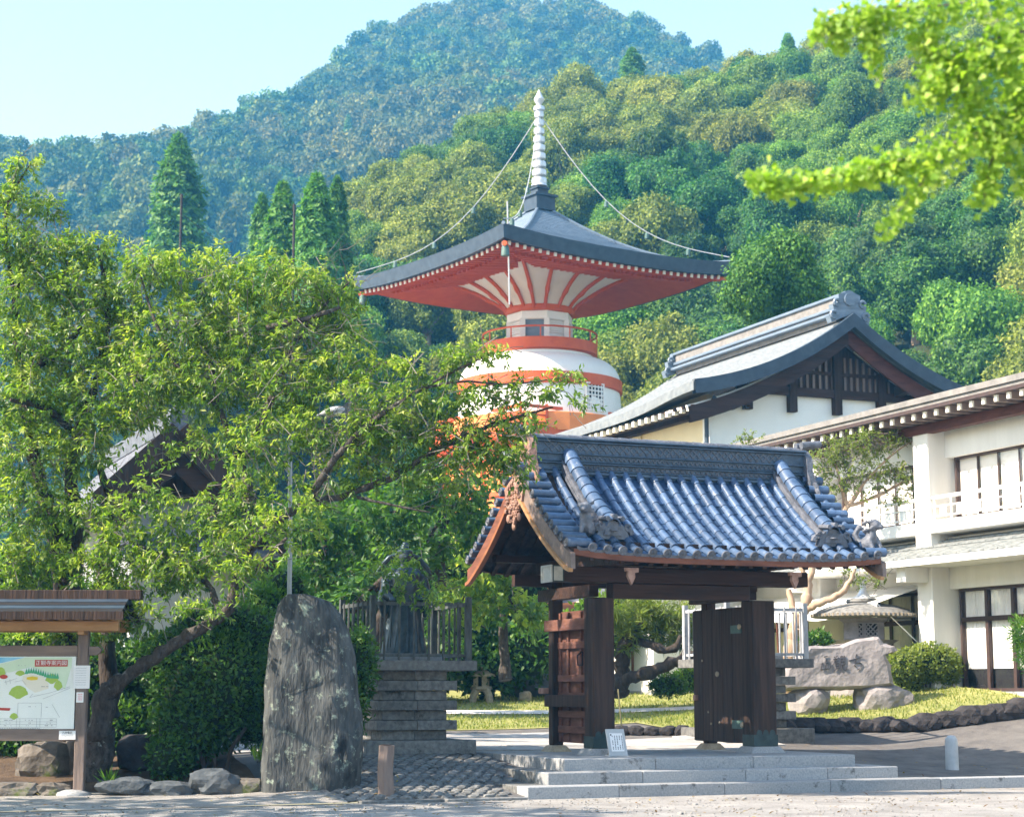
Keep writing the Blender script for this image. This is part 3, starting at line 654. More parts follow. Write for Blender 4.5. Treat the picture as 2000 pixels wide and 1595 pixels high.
    nk = MB().lathe([(1.42, z0), (1.42, z1)], 8, (cx0, cy0, 0), a8); T.part('neck', nk, M['dark'])
    hd = MB().lathe([(1.62, z1 - .55), (1.66, z1 - .5), (1.66, z1), (1.5, z1 + .05)], 8, (cx0, cy0, 0), a8); T.part('neck_band', hd, M['white'])
    for j in range(8):
        a = a8 + j * math.pi / 4; p = X(a, 1.56, 0)
        T.part('neck_post', MB().taper(p[0], p[1], z0, z1 - .5, .13, .13, .13, .13), M['white'])
        aa = a + math.pi / 8; r_ = 1.56 * math.cos(math.pi / 8) - .05; m_ = axes(X(aa, r_, (z0 + z1) / 2 - .25), (-math.sin(aa), math.cos(aa), 0), (math.cos(aa), math.sin(aa), 0), (0, 0, 1))
        if j in (0, 7) and j == 7:
            pass
        w = MB()
        louv = (j % 2 == 0)
        if louv:
            for q in range(7): w.box(-.5, .5, -.03, .05, -.02 + q * .1 - .1, .05 + q * .1 - .1)
            w.box(-.52, .52, -.06, -.03, -.6, .6)
        else: w.box(-.5, .5, -.03, .02, -.55, .55)
        me = w.mesh('louver' if louv else 'neck_window'); me.materials.append(M['white'] if louv else M['steel'] if False else M['copper_pale'] if louv else M['copper'])
        T.put('louver' if louv else 'neck_window', me, m_)
    # deck ring, railing, dome, bands
    ca = (cx0, cy0, 0)
    T.part('deck_band', MB().lathe([(2.2, zf(677)), (2.86, zf(677)), (2.86, zf(697)), (2.7, zf(700))], 48, ca), M['red'], smooth=True)
    rl = MB(); zr = zf(657)
    rl.tube([X(a, 2.84, zr) for a in np.linspace(0, 2 * math.pi, 49)], .05, 6, caps=False)
    for a in np.linspace(0, 2 * math.pi, 13)[:-1]: rl.tube([X(a, 2.84, zf(677)), X(a, 2.84, zr)], .035, 6)
    T.part('deck_railing', rl, M['red'], smooth=True)
    pr = [(2.66, zf(700)), (2.62, zf(707))] + [(2.62 + 1.36 * math.sin(q), zf(751) + (zf(706) - zf(751)) * math.cos(q)) for q in np.linspace(.05, math.pi / 2, 12)]
    T.part('dome', MB().lathe(pr, 56, ca), M['white'], smooth=True)
    T.part('dome_band', MB().lathe([(3.95, zf(749)), (4.08, zf(750)), (4.08, zf(771)), (3.9, zf(773))], 56, ca), M['red'], smooth=True)
    dr = MB().lathe([(3.96, zf(772)), (4.02, zf(800)), (4.02, zf(845))], 56, ca); T.part('drum', dr, M['white'], smooth=True)
    for px_ in (1136,):            # lattice windows in white frames, set into the drum
        a = -math.pi / 2 + math.asin(max(-.98, min(.98, (px_ + 25 - 1060) * .0257 / 4.02))); zc = zf(794); m_ = axes(X(a, 4.0, zc), (-math.sin(a), math.cos(a), 0), (math.cos(a), math.sin(a), 0), (0, 0, 1))
        f = MB()
        for q in ((-.58, -.52), (.52, .58)): f.box(q[0], q[1], -.2, .06, -.62, .62)
        f.box(-.58, .58, -.2, .06, .62, .68); f.box(-.58, .58, -.2, .06, -.68, -.62); me = f.mesh('drum_window'); me.materials.append(M['white']); wo_ = T.put('drum_window', me, m_)
        bk = MB().box(-.52, .52, -.15, -.0, -.62, .62).mesh('window_back'); bk.materials.append(M['dark']); link('window_back', bk, wo_)
        lt = MB()
        for q in np.linspace(-.42, .42, 5): lt.box(q - .025, q + .025, .0, .04, -.62, .62)
        for q in np.linspace(-.5, .5, 6): lt.box(-.52, .52, .005, .045, q - .03, q + .03)
        me = lt.mesh('lattice'); me.materials.append(M['white']); link('lattice', me, wo_)
    # gallery with railing, orange lower storey
    zg = zf(858)
    def sqbox(h, z0, z1):
        b = MB(); b.lathe([(h * 1.414, z0), (h * 1.414, z1)], 4, ca, rot); return b
    T.part('gallery', MB().lathe([(5.2, zg - .8), (5.6, zg - .45), (5.6, zg)], 4, ca, rot), M['red'])
    T.part('gallery_parapet', MB().lathe([(4.35, zg - .1), (4.35, zg + .75), (4.2, zg + .8)], 40, ca), M['orange'])
    gl = MB()
    for zz, r_ in ((zg + .95, .07), (zg + .55, .045), (zg + .2, .045)):
        for k in range(4): gl.bar((*(np.array([cx0, cy0]) + corner(k) * 5.25), zz), (*(np.array([cx0, cy0]) + corner(k + 1) * 5.25), zz), r_ * 2, r_ * 2)
    for k in range(4):
        for s in np.linspace(0, 1, 6)[:-1]:
            q = sq(s, k, 5.25); gl.box(cx0 + q[0] - .07, cx0 + q[0] + .07, cy0 + q[1] - .07, cy0 + q[1] + .07, zg, zg + 1.1)
    T.part('gallery_railing', gl, M['red'])
    T.part('lower_wall', sqbox(3.3, 5.5, zg - .45), M['orange'])
    for k in range(4):
        for s in (0, .25, .5, .75):
            q = sq(s, k, 3.36 * 1.414); T.part('lower_post', MB().box(cx0 + q[0] - .14, cx0 + q[0] + .14, cy0 + q[1] - .14, cy0 + q[1] + .14, 5.5, zg - .45), M['red'])
        for zz in (zg - 1.2, zg - 3.0, zg - 5): 
            a, b = corner(k) * 3.38 * 1.414, corner(k + 1) * 3.38 * 1.414
            T.part('lower_beam', MB().bar((cx0 + a[0], cy0 + a[1], zz), (cx0 + b[0], cy0 + b[1], zz), .12, .22), M['red'])
    # spire
    zb = zf(402)
    sp = MB().lathe([(.80, zb - .3), (.80, zb + .36), (.95, zb + .39), (.95, zb + .5), (.46, zb + .54), (.46, zb + .80), (.56, zb + .82), (.56, zb + .9), (.22, zb + .95)], 4, ca, rot + 0.0)
    T.part('spire_base', sp, M['copper_edge'])
    zz0 = zf(368)
    T.part('spire_pole', MB().tube([(cx0, cy0, zb + 1), (cx0, cy0, zf(200))], .10, 8), M['silver'])
    T.part('spire_foot', MB().lathe([(.1, zz0), (.42, zz0 + .1), (.32, zz0 + .35), (.12, zz0 + .45)], 16, ca), M['silver'], smooth=True)
    for i in range(9):
        z = zf(354 - i * 16.2); r_ = .37 - i * .018
        T.part('spire_ring', MB().lathe([(r_ * .5, z - .17), (r_, z - .14), (r_ * 1.06, z), (r_, z + .13), (r_ * .5, z + .16)], 16, ca), M['silver'], smooth=True)
    fl = MB().lathe([(.12, zf(222)), (.3, zf(216)), (.27, zf(209)), (.1, zf(206)), (.24, zf(199)), (.27, zf(194)), (.16, zf(187)), (.03, zf(176))], 14, ca)
    T.part('finial', fl, M['silver'], smooth=True)
    for k in range(4):
        a = Vector((cx0, cy0, zf(222))); e = Vector((*(np.array([cx0, cy0]) + corner(k) * Rd * .985), roofz(1) + lift(0) + .25))
        pts = [a.lerp(e, t) - Vector((0, 0, 2.3 * math.sin(math.pi * t) * (1 - .25 * t))) for t in np.linspace(0, 1, 15)]
        c = T.part('chain', MB().tube(pts, .024, 5), M['steel'])
        for t in (5, 8, 11):
            p = pts[t]; T.part('chain_bell', MB().lathe([(.11, -.34), (.10, -.1), (.05, -.03)], 8, (p.x, p.y, p.z)), M['copper_green'], c)
        p = e; T.part('corner_bell', MB().lathe([(.2, -.75), (.17, -.35), (.08, -.2)], 10, (p.x - corner(k)[0] * .35, p.y - corner(k)[1] * .35, p.z - .9)), M['copper_green'], smooth=True)
    q = np.array([cx0, cy0]) + corner(0) * Rd * .90
    T.part('rain_chain', MB().tube([(q[0], q[1], zf(480)), (q[0] + .05, q[1], zf(560)), (q[0] + .1, q[1], zf(664))], .04, 5), M['steel'])
build_pagoda()

# ------------------------------------------------------------------ temple gate
def build_gate():
    BZ = .54; base = (3.85, 2.95, BZ)
    G = Thing('temple_gate', 'dark timber temple gate under a curved blue tiled roof, on the stone steps', 'gate', base)
    cx_, wr = 4.0, 3.06
    UL, UR = 1.16, 6.84                     # verges
    WF, WB, ZE, ZR = .88, 5.25, 3.70, 5.32
    def zt(w):                              # top of the roof deck across the gate: concave slopes
        t = 1 - min(1, abs(w - wr) / (wr - WF)); return ZE + (ZR - ZE) * (.70 * t + .30 * t ** 2.2)
    def up(u): return .10 * abs((u - cx_) / (UR - cx_)) ** 4           # corners rise a little
    def slope(side, d):                     # point and direction at distance share d (0 eave .. 1 ridge)
        w = (WF + (wr - WF) * d) if side == 0 else (WB - (WB - wr) * d); return w, zt(w)
    # posts on stone bases
    for (u0, u1, w0, w1, nm) in ((2.05, 2.44, 2.08, 2.44, 'post'), (5.03, 5.48, 2.08, 2.46, 'post'), (2.20, 2.40, 4.05, 4.25, 'rear_post'), (5.22, 5.42, 4.05, 4.25, 'rear_post')):
        t = MB().box(u0, u1, w0, w1, BZ + .10, 3.09 if nm == 'post' else 3.5); G.part(nm, t, M['wood_dark'], bevel=.018)
        c = ((u0 + u1) / 2, (w0 + w1) / 2); a, b = (u1 - u0) / 2, (w1 - w0) / 2
        G.part('stone_base', MB().taper(c[0], c[1], BZ - .03, BZ + .105, a + .13, b + .13, a + .03, b + .03), M['granite'] if nm == 'post' else M['stone_warm'], bevel=.01)
    for (u0, u1) in ((2.05, 2.44), (5.03, 5.48)):       # metal shoes with a scalloped top
        sh = MB().box(u0 - .006, u1 + .006, 2.072, 2.452 if u0 < 3 else 2.47, BZ + .108, BZ + .30)
        for q in (.22, .5, .78):
            sh.prism([(u0 + (u1 - u0) * q + .055 * math.cos(t), BZ + .30 + .085 * math.sin(t)) for t in np.linspace(0, math.pi, 8)], lambda a, b, d: (a, d, b), 2.0725, 2.0795)
        G.part('metal_shoe', sh, M['shoe'])
    # lintels
    G.part('lintel', MB().box(1.30, 6.12, 2.02, 2.40, 3.335, 3.585), M['wood_beam'], bevel=.012)
    G.part('lower_lintel', MB().box(2.445, 5.025, 2.12, 2.40, 3.085, 3.33), M['wood_beam'], bevel=.01)
    ep = MB()
    for q in ((1.268, 1.298),): 
        ep.box(q[0], q[1], 2.005, 2.035, 3.32, 3.60); ep.box(q[0], q[1], 2.385, 2.415, 3.32, 3.60); ep.box(q[0], q[1], 2.037, 2.383, 3.32, 3.352); ep.box(q[0], q[1], 2.037, 2.383, 3.57, 3.60)
    ep.box(1.302, 1.50, 2.006, 2.0175, 3.33, 3.59); ep.box(1.285, 1.297, 2.04, 2.38, 3.355, 3.568)
    G.part('lintel_end_plate', ep, M['plate'])
    fr = MB(); fr.box(1.30, 1.318, 1.998, 2.0045, 3.325, 3.595); fr.box(1.482, 1.50, 1.998, 2.0045, 3.325, 3.595); fr.box(1.32, 1.48, 1.998, 2.0045, 3.325, 3.345); fr.box(1.32, 1.48, 1.998, 2.0045, 3.575, 3.595)
    G.part('plate_frame', fr, M['shoe'])
    for u in (2.24, 5.25):
        G.part('cross_beam', MB().box(u - .13, u + .13, 1.12, 4.75, 3.59, 3.80), M['wood_beam'], bevel=.01)
        G.part('tie_beam', MB().box(u - .09, u + .09, 2.44, 4.6, 3.12, 3.32), M['wood_beam'], bevel=.01)
    for w in (1.22, 4.62): G.part('purlin', MB().box(1.34, 6.66, w - .08, w + .08, 3.79 if w < 3 else 3.80, 3.93), M['wood_beam'])
    G.part('ridge_beam', MB().box(1.30, 6.7, wr - .1, wr + .1, 4.82, 5.06), M['wood_beam'])
    G.part('rear_lintel', MB().box(1.5, 6.3, 4.08, 4.22, 3.36, 3.56), M['wood_beam'])
    gb = MB()
    for u in (2.24, 5.25): gb.prism([(1.9, 3.8), (4.0, 3.8), (3.3, 4.6), (2.6, 4.6)], lambda a, b, d: (d, a, b), u - .05, u + .05)
    G.part('gable_board', gb, M['wood_beam'])
    for u in (2.24, 5.25):                  # leaf shaped end pegs below the eaves
        pg = MB().prism([(-.11, 0), (-.10, -.06), (-.06, -.05), (-.07, -.13), (0, -.27), (.06, -.15), (.05, -.08), (.12, -.07), (.12, 0)], lambda a, b, d: (u + a, d, 3.33 + b + .18), 1.0, 1.07)
        G.part('pendant', pg, M['carving'])
    # deck, eave boards, rafters
    dk = MB()
    us_ = np.linspace(UL, UR, 15)
    top = [[(u, w, zt(w) + up(u)) for u in us_] for w in np.concatenate([np.linspace(WF, wr, 12), np.linspace(wr, WB, 12)[1:]])]
    bot = [[(x, y, z - .085) for x, y, z in r] for r in top]
    dk.strip(top); dk.strip([r[::-1] for r in bot])
    for i in (0, -1): dk.strip([top[i], bot[i]])
    for j in (0, -1): dk.strip([[r[j] for r in top], [r[j] for r in bot]])
    roof = G.part('roof', dk, M['wood_dark'])
    for w, nm in ((WF - .01, 'eave_board'), (WB + .01, 'eave_board')):
        b = MB(); sgn = 1 if w < 3 else -1
        b.strip([[(u, w - .012 * sgn, zt(w) + up(u) - .02) for u in us_], [(u, w - .012 * sgn, zt(w) + up(u) - .115) for u in us_], [(u, w + .09 * sgn, zt(w) + up(u) - .115) for u in us_]])
        G.part(nm, b, M['wood_red'], roof)
    rm = None
    for side in (0, 1):
        for i, u in enumerate(np.linspace(UL + .10, UR - .10, 22)):
            w0, z0 = slope(side, .03); w1, z1 = slope(side, .97); z0 += up(u) - .145; z1 -= .2
            if rm is None:
                Ln = math.hypot(w1 - w0, z1 - z0); rm = MB().box(-.04, .04, 0, Ln, -.05, .05).mesh('rafter'); rm.materials.append(M['wood_dark'])
            d = Vector((0, w1 - w0, z1 - z0)).normalized(); x = Vector((1, 0, 0)); G.put('rafter', rm, axes((u, w0, z0), x, d, x.cross(d)), roof)
    # bargeboards with a paler lower edge, carved pendant
    for u, sg in ((UL - .03, -1), (UR + .03, 1)):
        for side in (0, 1):
            pt = [slope(side, d) for d in np.linspace(-.03, .985, 14)]
            off = [.13 + .06 * (i / 13) for i in range(14)]
            poly = [(w, z - .10) for w, z in pt] + [(w, z - .10 - o * 1.9) for (w, z), o in reversed(list(zip(pt, off)))]
            bb = MB(); n = len(poly)
            for i in range(13):
                q = [poly[i], poly[i + 1], poly[n - 2 - i], poly[n - 1 - i]]; bb.prism(q, lambda a, b, d: (d, a, b + up(u)), u - .035, u + .035)
            G.part('bargeboard', bb, M['wood_red'] if side else M['wood_grey_h'], roof)
            eb = MB()
            for i in range(13):
                p, q = pt[i], pt[i + 1]; eb.bar((u - .045, p[0], p[1] - .10 - off[i] * 1.9 - .02 + up(u)), (u - .045, q[0], q[1] - .10 - off[i + 1] * 1.9 - .02 + up(u)), .075, .06)
            G.part('bargeboard_trim', eb, M['wood_orange'] if side else M['wood_tan'], roof)
        cv = MB(); zc = ZR - .42
        cv.prism([(wr - .42, zc + .05), (wr - .30, zc - .28), (wr - .16, zc - .34), (wr, zc - .56), (wr + .16, zc - .34), (wr + .30, zc - .28), (wr + .42, zc + .05), (wr, zc + .26)], lambda a, b, d: (d, a, b), u + sg * .02, u + sg * .075)
        for i in range(70):
            a = RNG.uniform(0, 6.28); r = RNG.uniform(0, 1) ** .6; zz = zc - .22 + .36 * r * math.sin(a); ww = wr + .38 * r * math.cos(a) * (1 - .5 * max(0, (zc - .1 - zz)))
            cv.ell((u + sg * .08, ww, zz), (.04, RNG.uniform(.02, .05), RNG.uniform(.018, .045)), 6, 4)
        for dw in (-.22, 0, .24): cv.ell((u + sg * .07, wr + dw, zc - .46 - (.14 if dw == 0 else 0)), (.035, .06, .08), 7, 5)
        G.part('gable_carving', cv, M['carving'], roof, smooth=True)
    # ---- tiles
    def half_tube(r0, r1, ln, n=7, lip=.0):
        b = MB(); a = np.linspace(-.12, math.pi + .12, n)
        b.strip([[(r0 * math.cos(t), 0, r0 * math.sin(t)) for t in a], [(r0 * math.cos(t), ln * .12, r0 * math.sin(t)) for t in a], [(r1 * math.cos(t), ln, r1 * math.sin(t)) for t in a]])
        b.add([(r0 * math.cos(t), 0, r0 * math.sin(t)) for t in a] + [(r0 * .8 * math.cos(t), .0, r0 * .8 * math.sin(t)) for t in a], [(i, i + 1, n + i + 1, n + i) for i in range(n - 1)])
        return b
    LS = math.hypot(wr - WF, ZR - ZE) * 1.03
    NT = 9; PITCH_U = .2640; rows = [1.47 + PITCH_U * i for i in range(21)]
    tile = half_tube(.068, .059, LS / NT * 1.06).mesh('round_tile', True); tile.materials.append(M['tile'])
    pan = MB(); NP = 13; pl = LS / NP * 1.10; a_ = np.linspace(-1, 1, 6)
    pan.strip([[(.135 * t, y, .045 * t * t - .012 * (y / pl)) for t in a_] for y in (0, pl)]); pan.strip([[(.135 * t, 0, .045 * t * t) for t in a_], [(.135 * t, 0, .045 * t * t - .03) for t in a_]])
    panm = pan.mesh('pan_tile', True); panm.materials.append(M['tile_pan'])
    def swirl_disc(r):
        b = MB(); b.lathe([(r * .98, 0), (r, .012), (r * .90, .022), (r * .80, .010), (r * .78, .008)], 18)
        for k in range(3):
            t0 = k * 2.094; pts = [((.12 + .42 * s) * r * math.cos(t0 + 2.2 * s), (.12 + .42 * s) * r * math.sin(t0 + 2.2 * s), .012) for s in np.linspace(0, 1, 7)]
            b.tube(pts, [r * .19, r * .17, r * .14, r * .11, r * .08, r * .06, r * .03], 5)
        me = b.mesh('tile_end', True); me.materials.append(M['tile_old']); return me
    disc = swirl_disc(.078)
    drip = MB(); ad = np.linspace(-1, 1, 7); drip.strip([[(.13 * t, 0, .045 * t * t) for t in ad], [(.13 * t, 0, .045 * t * t - .05 - .02 * (1 - t * t)) for t in ad]]); drip.strip([[(.13 * t, .001, .045 * t * t - .05 - .02 * (1 - t * t)) for t in ad], [(.13 * t, .03, .045 * t * t - .05 - .02 * (1 - t * t)) for t in ad]])
    dripm = drip.mesh('drip_tile', True); dripm.materials.append(M['tile_old'])
    def frame_at(side, d, u, lift=.02):
        w, z = slope(side, d); w2, z2 = slope(side, min(1.02, d + .06)); w1, z1 = slope(side, max(-.02, d - .01))
        y = Vector((0, w2 - w1, z2 - z1)).normalized(); x = Vector((1 if side == 0 else -1, 0, 0)); n = x.cross(y)
        return axes(Vector((u, w, z + up(u) * (1 - d) ** .5)) + n * lift, x, y, n)
    back = MB(); 
    for side in (0, 1):
        for u in rows:
            for k in range(NT):
                mt = frame_at(side, k / NT - .012, u, .05 + .004 * RNG.random()) @ Matrix.Rotation(RNG.uniform(-.012, .012), 4, 'Z')
                if side == 0: G.put('round_tile', tile, mt, roof)
                else: back.add([tuple(mt @ Vector(v.co)) for v in tile.vertices], [tuple(p.vertices) for p in tile.polygons])
            if side == 0: G.put('tile_end', disc, frame_at(side, -.018, u, .045) @ Matrix.Rotation(math.pi / 2, 4, 'X') @ Matrix.Rotation(RNG.uniform(0, 6), 4, 'Z'), roof)
        for u in [r + PITCH_U / 2 for r in rows[:-1]] + [rows[0] - PITCH_U / 2]:
            for k in range(NP):
                mt = frame_at(side, k / NP - .01, u, .012 + .005 * RNG.random())
                if side == 0: G.put('pan_tile', panm, mt, roof)
                else: back.add([tuple(mt @ Vector(v.co)) for v in panm.vertices], [tuple(p.vertices) for p in panm.polygons])
            if side == 0: G.put('drip_tile', dripm, frame_at(side, -.015, u, .012), roof)
    G.part('rear_tile', back, M['tile'], roof, kind='stuff')
    # verge tiles: short round tiles lying across both gable edges, each with its disc
    vt = MB(); a = np.linspace(0, 2 * math.pi, 13); vt.strip([[(0, .08 * math.cos(t), .08 * math.sin(t)) for t in a], [(.40, .072 * math.cos(t), .072 * math.sin(t)) for t in a]])
    vtm = vt.mesh('verge_tile', True); vtm.materials.append(M['tile'])
    for sg, u in ((-1, UL - .10), (1, UR + .10)):
        for side in (0, 1):
            for k in range(11):
                w, z = slope(side, .015 + k / 11.2); mt = axes((u, w, z + up(u) + .05), (-sg, 0, 0), (0, -sg, 0), (0, 0, 1)); t = G.put('verge_tile', vtm, mt, roof)
                G.put('tile_end', disc, axes((u, w, z + up(u) + .05), (0, 1, 0), (0, 0, 1), (sg, 0, 0)), roof)
    # outer round row next to the verge
    for u in (1.47 - .0,):
        pass
    # descending ridges with fat cover tiles, ending in ornaments
    rc = half_tube(.135, .118, .26, 9).mesh('ridge_tile', True); rc.materials.append(M['tile'])
    for side in (0, 1):
        for u in (2.0, 6.12):
            rg = MB(); ds = np.linspace(.20, .96, 9)
            for hgt, hw in ((.10, .15), (.17, .13), (.24, .15)):
                top_ = []
                for d in ds: 
                    w, z = slope(side, d); top_.append((w, z + hgt))
                for i in range(8):
                    p, q = top_[i], top_[i + 1]; rg.bar((u, p[0], p[1] + .02), (u, q[0], q[1] + .02), hw * 2, .055)
            rgo = G.part('descending_ridge', rg, M['tile_old'], roof)
            for d in np.linspace(.20, .93, 9):
                mt = frame_at(side, d, u, .27); G.put('ridge_tile', rc, mt, roof)
            if side == 0:
                w, z = slope(0, .17); og = MB(); zz = z + .10
                fn = lambda a_, b_, d_: (u + a_, d_, zz + b_)
                og.prism([(-.30, -.03), (-.27, .06), (-.22, .16), (-.12, .24), (0, .27), (.12, .24), (.22, .16), (.27, .06), (.30, -.03)], fn, w - .06, w + .05)
                og.prism([(-.17, .03), (-.14, .13), (0, .18), (.14, .13), (.17, .03)], fn, w - .085, w - .055)
                for s_ in (-1, 1):
                    og.tube([(u + s_ * (.27 + .09 * math.cos(t)) , w - .01, zz + .05 + .09 * math.sin(t)) for t in np.linspace(0, 5.2, 10)], [.05] * 5 + [.042, .036, .03, .025, .02], 6)
                    og.tube([(u + s_ * (.27 + .05 * math.cos(t)), w - .05, zz + .16 + .05 * math.sin(t)) for t in np.linspace(0, 5.2, 8)], .026, 5)
                for dx in (-.13, 0, .13): og.tube([(u + dx, w - .17, zz + .33 - abs(dx) * .3), (u + dx, w + .14, zz + .36 - abs(dx) * .3)], .04, 9)
                og.lathe([(.075, 0), (.075, .02)], 12, (u, w - .09, zz + .1))
                G.part('ridge_end_ornament', og, M['tile_old'], roof, smooth=True)
    # guardian lions on the front corners
    for u, d, face in ((1.58, .18, -1), (6.70, .085, 1)):
        w, z = slope(0, d); z += .12; li = MB()
        li.ell((u, w, z + .10), (.13, .15, .13)); li.ell((u + face * .05, w - .07, z + .24), (.095, .10, .15)); li.ell((u + face * .09, w - .13, z + .42), (.10, .11, .095)); li.ell((u + face * .15, w - .21, z + .385), (.055, .06, .045))
        for s_ in (-1, 1):
            li.tube([(u + s_ * .07 + face * .06, w - .1, z + .2), (u + s_ * .08 + face * .1, w - .17, z - .0)], [.045, .035], 7); li.ell((u + face * .09 + s_ * .085, w - .08, z + .47), (.03, .03, .045))
        li.tube([(u - face * .06, w + .12, z + .1), (u - face * .1, w + .2, z + .28), (u - face * .02, w + .17, z + .42), (u + face * .03, w + .12, z + .36)], [.05, .06, .055, .03], 7)
        for i in range(14):
            t = i * .9; li.ell((u + face * .02 + .10 * math.cos(t), w - .06 + .09 * math.sin(t), z + .27 + .018 * i), (.035, .035, .035), 6, 5)
        o = G.part('guardian_lion', li, M['tile_old'], roof, smooth=True); md = o.modifiers.new('join', 'REMESH'); md.mode = 'VOXEL'; md.voxel_size = .022; md.use_smooth_shade = True
    # main ridge: courses, openwork, scallops, diamond band, cover
    u0, u1 = 1.34, 6.62; rd = G.part('main_ridge', MB().box(u0, u1, wr - .17, wr + .17, 5.15, 5.80), M['tile_ridge'], roof)
    def band(z0, z1, d, m='tile_ridge', nm='ridge_course'): G.part(nm, MB().box(u0 - .02, u1 + .02, wr - .17 - d, wr + .17 + d, z0, z1), M[m], roof, bevel=.008)
    band(5.20, 5.245, .05); band(5.262, 5.285, .035); band(5.375, 5.40, .05); band(5.415, 5.437, .035); band(5.535, 5.562, .05); band(5.74, 5.77, .06); band(5.782, 5.815, .09)
    pat = MB(); wf = wr - .172
    for i in range(40):
        u = 2.05 + i * .098; pat.tube([(u + .036 * math.cos(t), wf - .008, 5.33 + .036 * math.sin(t)) for t in np.linspace(0, 2 * math.pi, 9)], .0105, 4, caps=False)
        pat.box(u + .045, u + .053, wf - .014, wf, 5.295, 5.366)
    for i in range(46):
        u = 1.92 + i * .092; pat.tube([(u + .038 * math.cos(t), wf - .010, 5.455 + .05 * math.sin(t)) for t in np.linspace(0, math.pi, 7)], .0115, 4)
    G.part('openwork', pat, M['tile_old'], roof, kind='stuff')
    dm = MB()
    for i in range(36):
        u = 1.62 + i * .128
        for s_ in (-1, 1): dm.bar((u - s_ * .085, wf - .006, 5.575), (u + s_ * .085, wf - .006, 5.735), .016, .012, (0, 1, 0))
    G.part('diamond_band', dm, M['tile_old'], roof, kind='stuff')
    cm = half_tube(.10, .092, .235, 9).mesh('ridge_cap_tile', True); cm.materials.append(M['tile_old'])
    nC = 22
    for i in range(nC):
        uu = u0 + (u1 - u0) * i / nC; G.put('ridge_cap_tile', cm, axes((uu, wr, 5.80), (0, -1, 0), (1, 0, 0), (0, 0, 1)), roof)
    kn = MB().ell((0, 0, 0), (.035, .05, .03), 8, 6).mesh('cap_knob', True); kn.materials.append(M['tile_old'])
    # ridge end ornaments with scrollwork
    for u, sg in ((u0 - .05, -1), (u1 + .05, 1)):
        og = MB(); fn = lambda a_, b_, d_: (d_, wr + a_, 5.2 + b_)
        og.prism([(-.42, -.18), (-.40, .05), (-.30, .25), (-.30, .45), (-.16, .62), (0, .68), (.16, .62), (.30, .45), (.30, .25), (.40, .05), (.42, -.18)], fn, u - .06, u + .06)
        for i in range(44):
            t = RNG.uniform(0, 6.28); r = RNG.uniform(.2, 1); og.tube([(u + sg * .07, wr + .34 * r * math.cos(t) + .055 * math.cos(q), 5.38 + .36 * r * math.sin(t) + .055 * math.sin(q)) for q in np.linspace(t, t + 4.6, 7)], [.03, .03, .027, .024, .02, .016, .012], 5)
        for s_ in (-1, 1):
            for j in range(5): og.tube([(u + sg * .02, wr + s_ * (.40 + .05 * j) + .08 * math.cos(q), 5.12 - .10 * j + .08 * math.sin(q)) for q in np.linspace(0, 5, 8)], [.045] * 4 + [.04, .034, .028, .02], 6)
        G.part('ridge_end_ornament', og, M['carving'] if sg < 0 else M['tile_old'], roof, smooth=True)
        tb = MB()
        for dw in (-.1, .1): tb.tube([(u - sg * .05, wr + dw, 5.93), (u + sg * .34, wr + dw, 5.97)], .065, 12)
        G.part('horn_tile', tb, M['tile_old'], roof, smooth=True)
    # ---- doors, opened into the grounds
    dl = G.part('door', MB().box(2.335, 2.375, 2.46, 4.0, BZ + .16, 2.92), M['door_red'], label='left door leaf seen from its battened side')
    for z in (.86, 1.12, 1.42, 1.72, 2.28): G.part('batten', MB().box(2.275, 2.335, 2.50, 4.02, z, z + .12), M['door_red'], dl, bevel=.006)
    for w in (2.56, 3.1, 3.62, 3.95): G.part('stile', MB().box(2.30, 2.3345, w, w + .085, BZ + .17, 2.9), M['door_red'], dl)
    G.part('door_bar', MB().box(2.16, 2.27, 2.44, 4.35, 2.585, 2.78), M['door_red'], bevel=.01)
    G.part('door_bar', MB().box(2.14, 2.26, 2.44, 4.3, 1.30, 1.50), M['wood_dark'], bevel=.01)
    G.part('peg', MB().box(2.08, 2.19, 4.2, 4.42, 1.52, 1.62), M['carving'], bevel=.01)
    dr = G.part('door', MB().box(5.10, 5.14, 2.48, 4.28, BZ + .15, 3.0), M['wood_dark'], label='right door leaf of dark vertical planks')
    for i in range(5):
        w = 2.49 + i * .358; G.part('plank', MB().box(5.062, 5.098 - .004 * (i % 2), w, w + .350, BZ + .16, 2.99), M['wood_dark'], dr, bevel=.006)
    for z in (1.0, 2.62): G.part('hinge_plate', MB().box(5.045, 5.0605, 2.50, 2.86, z - .07, z + .07), M['copper_green'], dr)
    sd = MB().ell((0, 0, 0), (.035, .05, .05), 9, 7).mesh('boss', True); sd.materials.append(M['stone_warm'])
    for w, z in ((2.54, 2.66), (3.35, 1.86), (2.50, 1.0), (3.7, 1.2), (3.9, 2.1), (3.3, 1.02), (3.6, 1.0)): G.put('boss', sd, Matrix.Translation((5.04, w, z)) @ Matrix.Scale(1 if w < 3.4 and w != 3.3 else .45, 4), dr)
    G.part('peg', MB().box(5.0, 5.22, 4.1, 4.2, 1.4, 1.5), M['carving'], dr, bevel=.01)
    # swirl plate on the left leaf
    G.part('ring_plate', MB().tube([(2.262, 2.95 + q[0], 2.0 + q[1]) for q in ((0, 0), (.2, 0), (.2, .16), (.05, .22), (0, .22), (0, 0))], .012, 5), M['dark'], dl)
build_gate()

